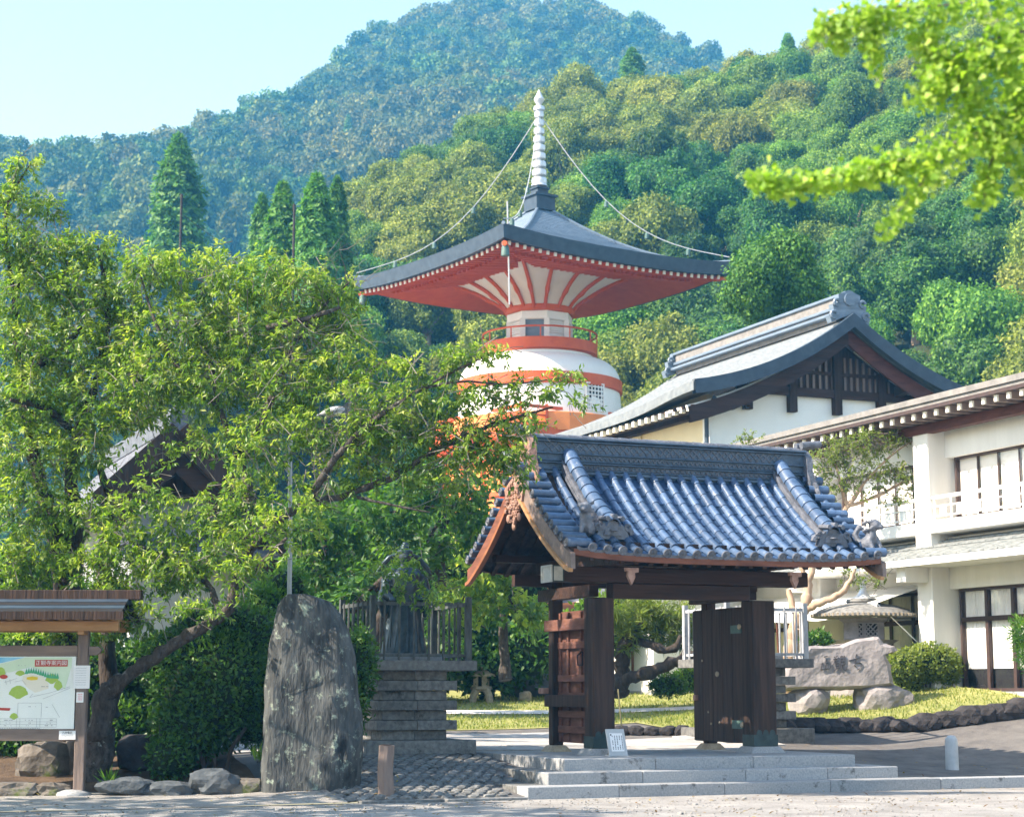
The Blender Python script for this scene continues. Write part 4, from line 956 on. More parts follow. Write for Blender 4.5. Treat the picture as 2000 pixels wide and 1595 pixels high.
# ------------------------------------------------------------------ granite steps and kerb
def build_steps():
    S = Thing('stone_steps', 'three broad granite steps carrying the gate', 'steps', (3.6, 2.4, 0))
    def run(u0, u1, w0, w1, z0, z1, cuts):
        xs = [u0] + cuts + [u1]
        for a, b in zip(xs[:-1], xs[1:]): S.part('granite_slab', MB().box(a + .003, b - .003, w0, w1, z0, z1 - .002 * RNG.random()), M['granite'], bevel=.012)
    run(0, 7.28, 0, .42, -.05, .178, [1.5, 3.3, 5.2])
    run(.50, 6.74, .40, .88, .1, .358, [2.1, 3.9, 5.4])
    run(.97, 6.22, .85, 1.75, .3, .54, [2.55, 4.3])
    S.part('granite_slab', MB().box(0, .52, .422, 2.6, -.1, .177), M['granite_dark'], bevel=.012)
    S.part('granite_slab', MB().box(.50, .99, .882, 3.4, .1, .357), M['granite_dark'], bevel=.012)
    S.part('granite_slab', MB().box(6.22, 6.74, .882, 3.2, .1, .357), M['granite'], bevel=.012)
    for i, (a, b) in enumerate(((1.75, 2.75), (2.75, 3.8), (3.8, 4.75))):
        cuts = [.97, 2.0 + .3 * (i % 2), 3.2 + .2 * (i % 2), 4.5 - .2 * (i % 2), 6.22]
        for c, d in zip(cuts[:-1], cuts[1:]): S.part('granite_slab', MB().box(c + .004, d - .004, a + .004, b - .004, .3, .538 - .003 * RNG.random()), M['granite'], bevel=.008)
    for a, b in ((7.285, 9.3), (9.3, 11.4), (11.4, 13.6), (13.6, 16.)):
        solo('kerb_stone', MB().box(a + .004, b - .004, 0, .34, -.1, .172), M['granite'] if a < 9 else M['granite_dark'], f'granite kerb length {["joined to the lowest step", "in front of the bollard", "past the bollard", "at the far right end"][int((a - 7) / 2.1)]}', 'kerb', (a, 0, 0), True, 'kerb stones right of the steps', bevel=.012)
    K = MB()
    for i in range(2):
        solo('edging_stone', MB().box(-i * 1.3 - 1.28, -i * 1.3 - .02, -.08, .10, -.1, .035), M['granite_dark'], ['flat edging stone at the ramp foot, beside the lowest step', 'flat edging stone at the ramp foot, beside the wooden post'][i], 'kerb', (-i * 1.3 - .6, 0, 0), True, 'flat edging stones at the ramp foot', bevel=.008)
build_steps()

# ------------------------------------------------------------------ main hall with the sweeping gable
def build_hall():
    w0 = 26.0; ua, za = 22.85, 13.95; ul, zl = 16.95, 11.0; ur = 2 * ua - ul; w1 = 38.6; wh = 42.5
    T = Thing('main_hall', 'white walled hall with a large sweeping grey roof and dark timber gable', 'hall', (ua, 36, 1.6))
    def prof(u, up=0):
        t = 1 - min(1, abs(u - ua) / (ua - ul)); return zl + (za - zl) * (.62 * t + .38 * t ** 2.3) + up
    def ed(w): return .35 * math.exp(-((w - w0) / 3.2) ** 2)
    us = np.concatenate([np.linspace(ul - .15, ua, 14), np.linspace(ua, ur + .15, 14)[1:]])
    pz = lambda u: prof(u) - (max(0, ul - u) + max(0, u - ur)) * .22
    ws_ = np.concatenate([np.linspace(w0, w0 + 5, 8), np.linspace(w0 + 6, w1, 8), np.linspace(w1 + .05, wh, 8)])
    hipz = lambda w: zl - .05 + max(0, wh - w) * (.45 if w > w1 else 9)
    top = [[(u, w, min(pz(u) + ed(w) * abs((u - ua) / 5.9) ** 2, hipz(w))) for u in us] for w in ws_]
    rf = MB().strip(top); low = [[(x, y, z - .30) for x, y, z in r] for r in top]; rf.strip([r[::-1] for r in low])
    for i in (0, -1): rf.strip([top[i], low[i]])
    for j in (0, -1): rf.strip([[r[j] for r in top], [r[j] for r in low]])
    roof = T.part('roof', rf, M['hall_roof'])
    cs = MB()
    for k, u in enumerate(np.linspace(ul - .1, ua - .5, 44)):
        cs.strip([[(u, w, pz(u) + ed(w) * abs((u - ua) / 5.9) ** 2 + .045) for w in ws_[:16]], [(u - .02, w, pz(u) + ed(w) * abs((u - ua) / 5.9) ** 2 - .02) for w in ws_[:16]]])
        cs.strip([[(u, w, pz(u) + ed(w) * abs((u - ua) / 5.9) ** 2 + .045) for w in ws_[:16]], [(u + .1, w, pz(u + .1) + ed(w) * abs((u - ua) / 5.9) ** 2 + .006) for w in ws_[:16]]])
    T.part('roof_course', cs, M['hall_roof'], roof, kind='stuff')
    # gable edge: dark thick bargeboard following the curve, inner timber board, soffit battens
    for s_, name in ((0, 'bargeboard'), (1, 'bargeboard')):
        uu = np.linspace(ul - .12, ua, 16) if s_ == 0 else np.linspace(ua, ur + .12, 16)
        b = MB()
        for i in range(15):
            a, c = uu[i], uu[i + 1]; za_, zc_ = pz(a) + ed(w0) * abs((a - ua) / 5.9) ** 2, pz(c) + ed(w0) * abs((c - ua) / 5.9) ** 2
            b.add([(a, w0 - .10, za_ + .05), (c, w0 - .10, zc_ + .05), (c, w0 - .10, zc_ - .42), (a, w0 - .10, za_ - .42), (a, w0 + .12, za_ + .05), (c, w0 + .12, zc_ + .05), (c, w0 + .12, zc_ - .42), (a, w0 + .12, za_ - .42)], [(0, 1, 2, 3), (7, 6, 5, 4), (0, 4, 5, 1), (3, 2, 6, 7)])
        T.part(name, b, M['copper_edge'], roof)
        b = MB()
        for i in range(15):
            a, c = uu[i], uu[i + 1]; za_, zc_ = pz(a) - .40, pz(c) - .40
            b.add([(a, w0 + .3, za_), (c, w0 + .3, zc_), (c, w0 + .3, zc_ - .55), (a, w0 + .3, za_ - .55), (a, w0 + .4, za_), (c, w0 + .4, zc_), (c, w0 + .4, zc_ - .55), (a, w0 + .4, za_ - .55)], [(0, 1, 2, 3), (7, 6, 5, 4), (3, 2, 6, 7)])
        T.part('inner_board', b, M['wood_beam'] if not s_ else M['wood_hall'], roof)
        for k in range(5):
            wv = w0 + .55 + k * .3; b = MB()
            for i in range(15):
                a, c = uu[i], uu[i + 1]
                if abs((a + c) / 2 - ua) < .8: continue
                b.bar((a, wv, pz(a) - .40), (c, wv, pz(c) - .40), .12, .10)
            T.part('soffit_batten', b, M['white'] if k % 2 == 0 else M['wood_dark'], roof)
    # ridge box with cap and end ornaments
    rg = MB().box(ua - .34, ua + .34, w0 + .5, w1 - .5, za - .15, za + .62); T.part('ridge', rg, M['eave_grey'], roof)
    for dz, hw in ((.62, .42), (.22, .44), (.0, .56)): T.part('ridge_course', MB().box(ua - hw, ua + hw, w0 + .42, w1 - .42, za + dz, za + dz + .11), M['copper'], roof, bevel=.02)
    for wv in (w0 + .3, w1 - .3):
        og = MB(); pl = [(x * .85, y * .82 + .02) for x, y in [(-.85, -.35), (-.95, -.05), (-.72, .1), (-.78, .42), (-.5, .5), (-.5, .85), (-.22, .95), (-.16, 1.0), (0, 1.05), (.16, 1.0), (.22, .95), (.5, .85), (.5, .5), (.78, .42), (.72, .1), (.95, -.05), (.85, -.35), (.4, -.15), (0, .0), (-.4, -.15)]]
        og.prism(pl, lambda a, b, d: (ua + a, d, za + b), wv - .13, wv + .13)
        og.lathe([(.22, -.05), (.22, .05)], 14, (0, 0, 0)); og.v[-28:] = [(ua + x, wv - .15 + z, za + .55 + y) for x, y, z in og.v[-28:]]
        for s_ in (-1, 1):
            for (cx_, cz_, r_) in ((.62, .0, .2), (.5, .42, .17)): og.tube([(ua + s_ * cx_ + r_ * .6 * math.cos(q), wv - .14, za + cz_ + r_ * .6 * math.sin(q)) for q in np.linspace(0, 5, 9)], .06, 6)
        T.part('ridge_ornament', og, M['copper_green'] if False else M['copper'], roof, smooth=False)
    # walls
    wg = w0 + 1.25
    gw = MB().prism([(18.1, 1.6), (2 * ua - 18.1, 1.6), (2 * ua - 18.1, prof(18.1) - .5)] + [(u, prof(u) - .45) for u in np.linspace(2 * ua - 18.2, 18.2, 15)] + [(18.1, prof(18.1) - .5)], lambda a, b, d: (a, d, b), wg, wg + .25)
    T.part('gable_wall', gw, M['white'])
    T.part('side_wall', MB().box(18.1, 18.35, wg + .26, w1 - 1, 1.6, 11.2), M['plaster_cream'])
    T.part('corner_post', MB().box(18.0, 18.45, wg - .06, wg + .4, 1.6, 11.0), M['white'])
    dkp = MB().prism([(u, prof(u) - .5) for u in np.linspace(20.2, 2 * ua - 20.2, 13)] + [(2 * ua - 20.2, 11.55), (20.2, 11.55)], lambda a, b, d: (a, d, b), wg - .05, wg - .012); T.part('gable_recess', dkp, M['wood_dark'])
    T.part('gable_beam', MB().box(19.0, 2 * ua - 19.0, wg - .22, wg - .055, 11.28, 11.56), M['wood_beam'])
    for u in (19.4, 21.1, 22.85, 24.6, 26.3): T.part('gable_post', MB().box(u - .14, u + .14, wg - .26, wg - .02, 10.72, min(prof(u) - .55, 13.2)), M['wood_dark'])
    for u in np.linspace(20.5, 25.2, 20):
        if prof(u) - .6 > 11.9: T.part('gable_slat', MB().box(u - .045, u + .045, wg - .11, wg - .052, 11.57, min(prof(u) - .6, 12.7)), M['wood_grey'])
    T.part('gable_rail', MB().box(20.6, 25.1, wg - .14, wg - .112, 12.05, 12.17), M['wood_dark'])
    for s_ in (-1, 1):
        for du in (2.4, 4.2): T.part('bracket_arm', MB().bar((ua + s_ * du, wg - .2, prof(ua - du) - .78), (ua + s_ * (du - .0), w0 + .35, prof(ua - du) - .72), .3, .34), M['wood_dark'])
    T.part('downpipe', MB().tube([(17.75, w0 + .35, 10.9), (17.85, wg - .15, 10.5), (17.85, wg - .15, 2)], .075, 8), M['copper_edge'])
    # rafter ends along the side eave, side window
    em = MB().box(-.07, .07, -.09, .09, -.09, .09).mesh('rafter_end'); em.materials.append(M['yellow_end']); rm = MB().box(0, 1.1, -.07, .07, -.08, .08).mesh('rafter'); rm.materials.append(M['wood_dark'])
    for i in range(24):
        wv = w0 + .6 + i * .5
        T.put('rafter', rm, axes((17.0, wv, 10.55), (.97, 0, .24), (0, 1, 0), (-.24, 0, .97))); T.put('rafter_end', em, Matrix.Translation((16.97, wv, 10.54)))
    T.part('eave_beam', MB().box(17.85, 18.09, wg + .5, w1 - 1, 10.45, 10.7), M['wood_dark'])
    T.part('eave_soffit', MB().box(16.95, 18.1, w0 + .4, w1 - .5, 10.62, 10.64), M['wood_dark'])
    win = T.part('window', MB().box(18.02, 18.09, wg + .5, wg + 4.6, 7.6, 9.6), M['frame'])
    for i in range(4): T.part('pane', MB().box(18.0, 18.018, wg + .6 + i * 1.0, wg + 1.52 + i * 1.0, 7.7, 9.5), M['blind'], win)
    for i in range(3): T.part('wall_pier', MB().box(18.0, 18.098, wg + 5 + i * 5, wg + 5.5 + i * 5, 1.6, 10.4), M['plaster_cream'])
build_hall()

# ------------------------------------------------------------------ two storey building on the right
def build_annex():
    U0 = 14.0; T = Thing('temple_annex', 'two storey white building with balconies and long eaves on the right', 'building', (18, 9, 1.5))
    wA, wB = -3.0, 24.0
    T.part('wall', MB().box(14.32, 14.6, wA, wB, 1.3, 8.1), M['plaster'])
    T.part('foundation', MB().box(13.9, 14.31, wA, wB, 1.2, 1.55), M['granite'])
    bays = [4.6, 9.25, 13.9, 18.5, 23.2]
    T.part('upper_wall_band', MB().box(14.02, 14.318, wA, wB, 6.74, 8.0), M['plaster'])
    T.part('lower_wall_band', MB().box(14.02, 14.318, wA, wB, 3.80, 4.95), M['plaster'])
    for w in [-.1] + bays:
        T.part('pillar', MB().box(13.55, 14.315, w - .33, w + .24, 1.52, 7.4), M['plaster'], bevel=.02)
    # eaves
    sl = MB(); top = [[(12.85, w, 7.86) for w in (wA, wB)], [(16.5, w, 8.74) for w in (wA, wB)], [(20., w, 9.3) for w in (wA, wB)]]; sl.strip(top); sl.strip([[(x, y, z - .14) for x, y, z in r] for r in top][::-1]); sl.strip([top[0], [(x, y, z - .14) for x, y, z in top[0]]])
    for j in (0, 1): sl.strip([[r[j] for r in top], [(r[j][0], r[j][1], r[j][2] - .14) for r in top]])
    roof = T.part('roof', sl, M['eave_grey'])
    T.part('eave_edge', MB().box(12.80, 12.87, wA, wB, 7.80, 7.93), M['eave_grey'], roof)
    T.part('gutter', MB().box(12.84, 12.96, wA, wB, 7.64, 7.715), M['frame'], roof)
    T.part('soffit', MB().box(12.97, 14.31, wA, wB, 7.66, 7.70), M['wood_grey'], roof)
    rm = MB().box(0, 1.3, -.05, .05, -.08, .08).mesh('rafter'); rm.materials.append(M['wood_grey']); em = MB().box(-.05, 0, -.05, .05, -.075, .06).mesh('rafter_end'); em.materials.append(M['yellow_end'])
    for i in range(64):
        w = wA + .2 + i * .42; T.put('rafter', rm, Matrix.Translation((12.98, w, 7.57)), roof); T.put('rafter_end', em, Matrix.Translation((12.978, w, 7.57)), roof)
    T.part('eave_beam', MB().box(13.5, 13.72, wA, wB, 7.28, 7.485), M['wood_hall'], roof)
    # upper bays
    def window(w0, w1, z0, z1, n, trans, mullw, cur, nm='window', door=False):
        f = MB(); u = 14.24; f.box(u - .05, u + .07, w0 - .06, w0, z0 - .06, z1 + .06); f.box(u - .05, u + .07, w1, w1 + .06, z0 - .06, z1 + .06); f.box(u - .1, u + .07, w0, w1, z1, z1 + .06); f.box(u - .1, u + .07, w0, w1, z0 - .06, z0)
        fr = T.part(nm, f, M['frame']); st = (w1 - w0) / n
        for i in range(1, n):
            T.part('mullion', MB().box(u - .012 - (.05 if door else 0), u + .02, w0 + st * i - mullw / 2, w0 + st * i + mullw / 2, z0 + .001, z1 - .001), M['frame'], fr)
        if trans: T.part('transom', MB().box(u - .08, u + .035, w0 + .001, w1 - .001, trans - .05, trans + .05), M['wood_dark'] if door else M['frame'], fr)
        T.part('pane', MB().add([(u - .01, w0, z0), (u - .01, w1, z0), (u - .01, w1, z1), (u - .01, w0, z1)], [(3, 2, 1, 0)]), M['glass'], fr)
        zc = z0 + (.42 if door else 0.0)
        for i in range(n):
            a, b = w0 + st * i + .012, w0 + st * (i + 1) - .012; c = MB(); k = 26 if cur == 'curtain' else 4
            c.strip([[(u + .05 + (.015 * math.sin(j * 1.9 + i) if cur == 'curtain' else 0), a + (b - a) * j / k, z) for j in range(k + 1)] for z in (zc, z1)]); T.part(cur, c, M[cur], fr)
        T.part('room_shade', MB().box(u + .071, u + .076, w0, w1, z0, z1), M['dark'], fr)
        return fr
    for i in range(len(bays) - 1):
        a, b = bays[i] + .30, bays[i + 1] - .40
        window(a + .22, b - .1, 5.42, 6.70, 5, None, .045, 'blind')
        window(a + .22, b - .1, 1.62 if i == 0 else 1.7, 3.74, 4, 3.12, .10, 'curtain', 'glass_door' if i == 0 else 'window', i == 0)
    window(.3, 4.1, 5.42, 6.70, 5, None, .045, 'blind'); window(.3, 4.1, 1.62, 3.74, 4, 3.12, .10, 'curtain', 'glass_door', True)
    for i in range(3):                       # low slatted stools behind the doors
        sg = MB()
        for q in range(8): sg.box(14.262, 14.27, 5.5 + i * 1.1 + q * .08, 5.54 + i * 1.1 + q * .08, 1.75, 2.0)
    # balcony and railing
    for a, b in zip([-.1] + bays[:-1], bays):
        T.part('balcony_slab', MB().box(13.5, 14.31, a + .245, b - .335, 5.02, 5.30), M['plaster'], bevel=.015)
        rl = MB(); x = 13.62
        rl.tube([(x, a + .27, 5.82), (x, b - .36, 5.82)], .045, 8); rl.tube([(x, a + .27, 5.62), (x, b - .36, 5.62)], .02, 6); rl.tube([(x, a + .27, 5.40), (x, b - .36, 5.40)], .02, 6)
        for w in np.arange(a + .5, b - .4, .62): rl.tube([(x, w, 5.30), (x, w, 5.82)], .022, 6)
        for w in np.arange(a + .8, b - .6, .62): rl.box(x - .008, x + .008, w - .12, w + .12, 5.42, 5.60)
        T.part('railing', rl, M['white'])
    # lower pent roof
    for a, b in zip([-.1] + bays[:-1], bays):
        pr = MB(); t = [[(12.75, w, 4.42) for w in (a - .045, b - .045)], [(13.3, w, 4.60) for w in (a - .045, b - .045)], [(14.01, w, 4.92) for w in (a - .045, b - .045)]]
        pr.strip(t); pr.strip([[(x, y, z - .06) for x, y, z in r] for r in t][::-1]); p = T.part('pent_roof', pr, M['slate_green'])
        sc = MB()
        for k in range(5):
            for j in range(10):
                w_ = a + j * (b - a) / 10 - .03; u_ = 12.76 + k * .25; z_ = 4.43 + k * .083 + (k > 2) * (k - 2) * .028
                sc.add([(u_, w_ + .01, z_ + .03), (u_, w_ + (b - a) / 10 - .01, z_ + .03), (u_ + .27, w_ + (b - a) / 10 - .01, z_ + .105), (u_ + .27, w_ + .01, z_ + .105), (u_, w_ + .01, z_ - .0), (u_, w_ + (b - a) / 10 - .01, z_ - .0)], [(0, 1, 2, 3), (4, 5, 1, 0)])
        T.part('slate', sc, M['slate_green'], p, kind='stuff')
        T.part('pent_fascia', MB().box(12.70, 12.80, a - .04, b - .05, 4.26, 4.41), M['white'])
        T.part('pent_soffit', MB().box(12.81, 14.015, a - .04, b - .05, 4.28, 4.32), M['plaster'])
    for w in bays: T.part('ceiling_beam', MB().box(12.95, 13.545, w - .2, w + .15, 3.95, 4.275), M['plaster'])
    # wall lamp, pole with guy and cream awning
    T.part('wall_lamp', MB().bar((13.9, 9.75, 4.0), (13.98, 9.9, 3.85), .09, .22), M['copper_edge'])
    aw = Thing('awning', 'white cloth awning over the ground floor windows behind the stone lantern', 'awning', (13.2, 13, 3.6))
    aw.part('awning_cloth', MB().strip([[(14.0 - 1.35 * t, w, 3.95 - .42 * t + .03 * math.sin(w * 3)) for w in np.linspace(9.75, 17.5, 22)] for t in np.linspace(0, 1, 6)] + [[(12.64, w, 3.20 + .02 * math.sin(w * 5)) for w in np.linspace(9.75, 17.5, 22)]]), M['white'], smooth=True)
    for w in (10.6, 14.2, 17.45): aw.part('awning_pole', MB().tube([(12.68, w, 3.52), (12.75, w, 1.5)], .025, 6), M['wood_red'])
    aw.part('guy_rope', MB().tube([(12.66, 9.78, 3.5), (13.9, 9.62, 2.4)], .014, 4), M['white'])
    pl = solo('wall_conduit', MB().tube([(13.96, 9.66, 1.6), (13.96, 9.66, 4.2)], .03, 6).box(13.9, 14.0, 9.6, 9.72, 4.2, 4.3), M['wood_grey'], 'thin conduit with a small box on the wall beside the first pillar', 'pipe', (13.96, 9.66, 1.6), True)
build_annex()

# ------------------------------------------------------------------ lawn, path, paving
def patch(name, poly, m, lift, n=26, kind='structure'):
    """a sheet over the ground inside a quad of photo corners"""
    c = [UW(ground(*q)) for q in poly]; rows = []
    for t in np.linspace(0, 1, n):
        r = []
        for s in np.linspace(0, 1, n * 2):
            u = (c[0][0] * (1 - s) + c[1][0] * s) * (1 - t) + (c[3][0] * (1 - s) + c[2][0] * s) * t; w = (c[0][1] * (1 - s) + c[1][1] * s) * (1 - t) + (c[3][1] * (1 - s) + c[2][1] * s) * t
            r.append((u, w, float(H(u, w)) + lift))
        rows.append(r)
    return struct(name, MB().strip(rows), m, smooth=True, frame=True)
sheet('lawn', np.linspace(-14, 30, 60), np.linspace(10.6, 30, 40), M['lawn'], .012, lambda u, w: H(u, np.maximum(w, 10.6)))
LAWN2 = [(u, w) for u in np.linspace(7.4, 13.9, 34) for w in np.linspace(-2, 10.6, 60)]
_kp = sorted(UW(ground(px, py)) for px, py in ((1530, 1432), (1620, 1431), (1710, 1430), (1800, 1429), (1860, 1422), (1930, 1412), (2010, 1402)))
def kerbw(u): return np.interp(u, [q[0] for q in _kp], [q[1] for q in _kp]) + .12      # foot of the dark rock border
print('kerb', [(round(a, 2), round(b, 2)) for a, b in _kp])
rows = []
for s in np.linspace(0, 1, 16):
    rows.append([(u, float(kerbw(u)) + .25 + (10.65 - float(kerbw(u)) - .25) * s, 0) for u in np.linspace(7.0, 13.88, 34)])
rows = [[(u, w, float(H(u, w)) + .12 * min(1, max(0, (u - 7.3) / 1.1)) * min(1, s_ * 3) * (1 if w < 10 else max(0, (10.65 - w) / .65)) + .02) for (u, w, _) in r] for s_, r in zip(np.linspace(.4, 1, 16), rows)]
rows.insert(0, [(u, w - .06, z - .42) for u, w, z in rows[0]])
struct('lawn_bank', MB().strip(rows), M['lawn'], smooth=True, frame=True)
patch('garden_path', [(690, 1392), (1420, 1384), (1420, 1378), (690, 1384)], M['path'], .03)
# flagstones of the inner court: slabs of several widths, a little uneven
FL = bpy.data.objects.new('flagstone_paving', None); COL.objects.link(FL); FL.matrix_world = FRAME; FL['kind'] = 'structure'
w = 4.78
while w < 9.6:
    dw = RNG.uniform(.62, .95); u = -4.5 + RNG.uniform(0, .6)
    while u < 6.6:
        du = RNG.uniform(.9, 1.6)
        if not (w < 5.2 and u < -.3) and not (u > 4.2 and w > 7.4):
            z = float(H(u + du / 2, w + dw / 2)); zx = (float(H(u + du, w + dw / 2)) - float(H(u, w + dw / 2))); zy = (float(H(u + du / 2, w + dw)) - float(H(u + du / 2, w))); lf = .018 + RNG.uniform(0, .008)
            g = .012; b = MB(); P4 = [(u + g, w + g, -zx / 2 - zy / 2), (u + du - g, w + g, zx / 2 - zy / 2), (u + du - g, w + dw - g, zx / 2 + zy / 2), (u + g, w + dw - g, -zx / 2 + zy / 2)]
            b.add([(x, y, z + q + lf) for x, y, q in P4] + [(x, y, z + q - .05) for x, y, q in P4], [(0, 1, 2, 3), (0, 4, 5, 1), (1, 5, 6, 2), (2, 6, 7, 3), (3, 7, 4, 0)])
            link('flagstone', b.mesh('flagstone'), FL, M['flag'])
        u += du
    w += dw
# cobbles of the ramp left of the steps: the nearest ones singly
CB = bpy.data.objects.new('cobbled_ramp', None); COL.objects.link(CB); CB.matrix_world = FRAME; CB['kind'] = 'structure'
cbm = []
for k in range(6):
    b = MB().rock((0, 0, 0), (.105, .085, .05), 50 + k, 1, .2); me = b.mesh('cobble', True); me.materials.append(M['granite_dark']); cbm.append(me)
spots = []
for r_, w in enumerate(np.arange(.2, 4.4, .165)):
    for u in np.arange(-2.9, .9, .215):
        uu = u + (r_ % 2) * .107 + RNG.uniform(-.02, .02); lim = np.interp(w, [0, 1.45, 1.46, 2.5, 2.51, 4.5], [-.12, -.12, .38, .38, .86, .86])
        if uu < lim - .02: spots.append((uu, w + RNG.uniform(-.015, .015)))
spots.sort(key=lambda s: s[1])
stuffb = MB()
for i, (u, w) in enumerate(spots):
    mt = Matrix.Translation((u, w, float(H(u, w)) + .005)) @ Matrix.Rotation(RNG.uniform(-.3, .3), 4, 'Z'); me = RNG.choice(cbm)
    if i < 290: link('cobble', me, CB, None, mt)
    else: stuffb.add([tuple(mt @ v.co) for v in me.vertices], [tuple(p.vertices) for p in me.polygons])
o = link('cobble_bed', stuffb.mesh('cobble_bed', True), CB, M['granite_dark']); o['kind'] = 'stuff'
# grass blades over the lawn
def grass(name, pts, h, m, label):
    n = len(pts); C = np.array(pts); D = np.stack([NR.normal(0, .35, n), NR.normal(0, .35, n), np.ones(n)], 1)
    o = leaves(name, C, D, unit(n), NR.uniform(.6, 1.4, n) * h, np.full(n, .012), m, NR.uniform(.2, 1, n)); tag(o, label, 'grass', None, 'stuff'); return o
LF_GR = leafmat('grass_blade', [(.10, .15, .03), (.19, .23, .055), (.32, .32, .11)], .3, .7)
gp = []
for _ in range(26000):
    u = RNG.uniform(-12, 12); w = 10.7 + 9 * RNG.random() ** 1.4; z = float(_w[_n] * 0); gp.append((u, w))
gu = np.array([g[0] for g in gp]); gw = np.array([g[1] for g in gp]); gz = H(gu, gw) + .01
keep = np.ones(len(gu), bool)
c0 = UW(ground(690, 1392)); c1 = UW(ground(690, 1384)); d0 = UW(ground(1420, 1384)); d1 = UW(ground(1420, 1378))
pw0 = np.interp(gu, [c0[0], d0[0]], [c0[1], d0[1]]); pw1 = np.interp(gu, [c1[0], d1[0]], [c1[1], d1[1]]); keep = (gw < pw0 - .05) | (gw > pw1 + .05)
GW = ORG[None] + EX[None] * gu[:, None] + EY[None] * gw[:, None] + EZ[None] * gz[:, None]
grass('lawn_grass', GW[keep], .07, LF_GR, 'short sunlit grass of the garden behind the gate')
gp = []
for _ in range(9000):
    u = RNG.uniform(7.1, 13.8); k = float(kerbw(u)); w = RNG.uniform(k + .3, 10.6); gp.append((u, w, float(H(u, w)) + .11))
GP = np.array([W(u, w, z - .12 * (1 - min(1, max(0, (u - 7.3) / 1.1)))) for u, w, z in gp]); grass('bank_grass', GP, .09, LF_GR, 'rough grass on the bank under the white building')

# ------------------------------------------------------------------ stones, lanterns, pedestals
def rockthing(name, p, r, seed, m, label, cat='rock', group=None, sub=3, amp=.28, rotz=0, frame=False):
    mb = MB().rock(p, r, seed, sub, amp, rotz=rotz); return solo(name, mb, m, label, cat, (p[0], p[1], p[2] - r[2] * .8), frame, group, smooth=False)
def monolith():
    pts = [(510, 1555), (514, 1440), (512, 1340), (520, 1280), (530, 1220), (538, 1190), (556, 1176), (600, 1175), (632, 1182), (655, 1205), (675, 1240), (688, 1290), (694, 1360), (704, 1400), (706, 1470), (702, 1556)]
    Y = 28.1; c = P(608, 1560, Y); k = mpp(Y); prof_l = np.array([(a, b) for a, b in pts[:7]]); prof_r = np.array([(a, b) for a, b in pts[7:]])
    rows = []
    for z_ in np.linspace(0, 1, 34):
        py = 1560 - (1560 - 1175) * z_; l = np.interp(-py, -prof_l[:, 1], prof_l[:, 0]); r = np.interp(-py, -prof_r[::-1, 1][::-1], prof_r[::-1, 0][::-1]) if False else np.interp(py, prof_r[:, 1], prof_r[:, 0])
        xl, xr = (l - 608) * k, (r - 608) * k; z = (1560 - py) * k * 1.03; row = []
        for j in range(40):
            a = 2 * math.pi * j / 40; x = (xl + xr) / 2 + (xr - xl) / 2 * (abs(math.cos(a)) ** .62) * (1 if math.cos(a) > 0 else -1); y = .42 * (abs(math.sin(a)) ** .7) * (1 if math.sin(a) > 0 else -1) * (1 - .25 * z_)
            n = mnoise.noise(Vector((x * 2.6, y * 2.6 + 4, z * .8))) * .10 + mnoise.noise(Vector((x * 7, y * 7, z * 2.4))) * .055 + abs(mnoise.noise(Vector((x * 4, y * 4 + 9, z * 3.4)))) * .07 + mnoise.noise(Vector((x * 16, y * 16, z * 7))) * .03
            row.append((x * (1 + n * .35) + c[0], c[1] + y * (1 + n * 3.2), z - .05))
        rows.append(row)
    b = MB(); nn = 40
    b.add([p for r in rows for p in r], [(i * nn + j, i * nn + (j + 1) % nn, (i + 1) * nn + (j + 1) % nn, (i + 1) * nn + j) for i in range(33) for j in range(nn)] + [tuple(33 * nn + j for j in range(nn))])
    solo('stone_monument', b, M['monolith'], 'tall dark standing stone streaked with pale lichen', 'stone', (c[0], c[1], 0), smooth=True)
monolith()
def stake():
    c = P(753, 1562, 27.3); T = Thing('wooden_stake', 'short weathered round wooden post in front of the tall standing stone', 'post', (c[0], c[1], 0), frame=False)
    k = mpp(27.3); pts = [(c[0] + .01 * math.sin(i), c[1], -.05 + i * .105) for i in range(9)]; rr = [.123, .12, .118, .118, .116, .114, .115, .114, .113]
    b = MB(); n = 18; vs = []; fs = []
    for i, (p, r) in enumerate(zip(pts, rr)):
        for j in range(n): a = 2 * math.pi * j / n; q = r * (1 + .055 * mnoise.noise(Vector((math.cos(a) * 3.4, math.sin(a) * 3.4, i * .13))) + (.03 if j % 3 else -.03)); vs.append((p[0] + q * math.cos(a), p[1] + q * math.sin(a), p[2]))
    for i in range(8):
        for j in range(n): fs.append((i * n + j, i * n + (j + 1) % n, (i + 1) * n + (j + 1) % n, (i + 1) * n + j))
    fs.append(tuple(8 * n + j for j in range(n))); b.add(vs, fs); T.part('shaft', b, M['wood_grey'])
    T.part('top_ring', MB().lathe([(.075, 0), (.08, .006), (.02, .009)], 14, (c[0], c[1], .795)), M['wood_dark'])
stake()
def bollard():
    p = ground(1860, 1502); s = mpp(p[1]); h = 66 * s; r = 12.5 * s
    solo('bollard', MB().lathe([(r * 1.05, -.1), (r * 1.02, h * .1), (r * .98, h - r), (r * .88, h - r * .5), (r * .55, h - r * .12), (0.001, h)], 24, (p[0], p[1], p[2]), caps=False), M['steel'], 'round topped pale grey bollard on the gravel at the right', 'bollard', tuple(p), smooth=True)
bollard()
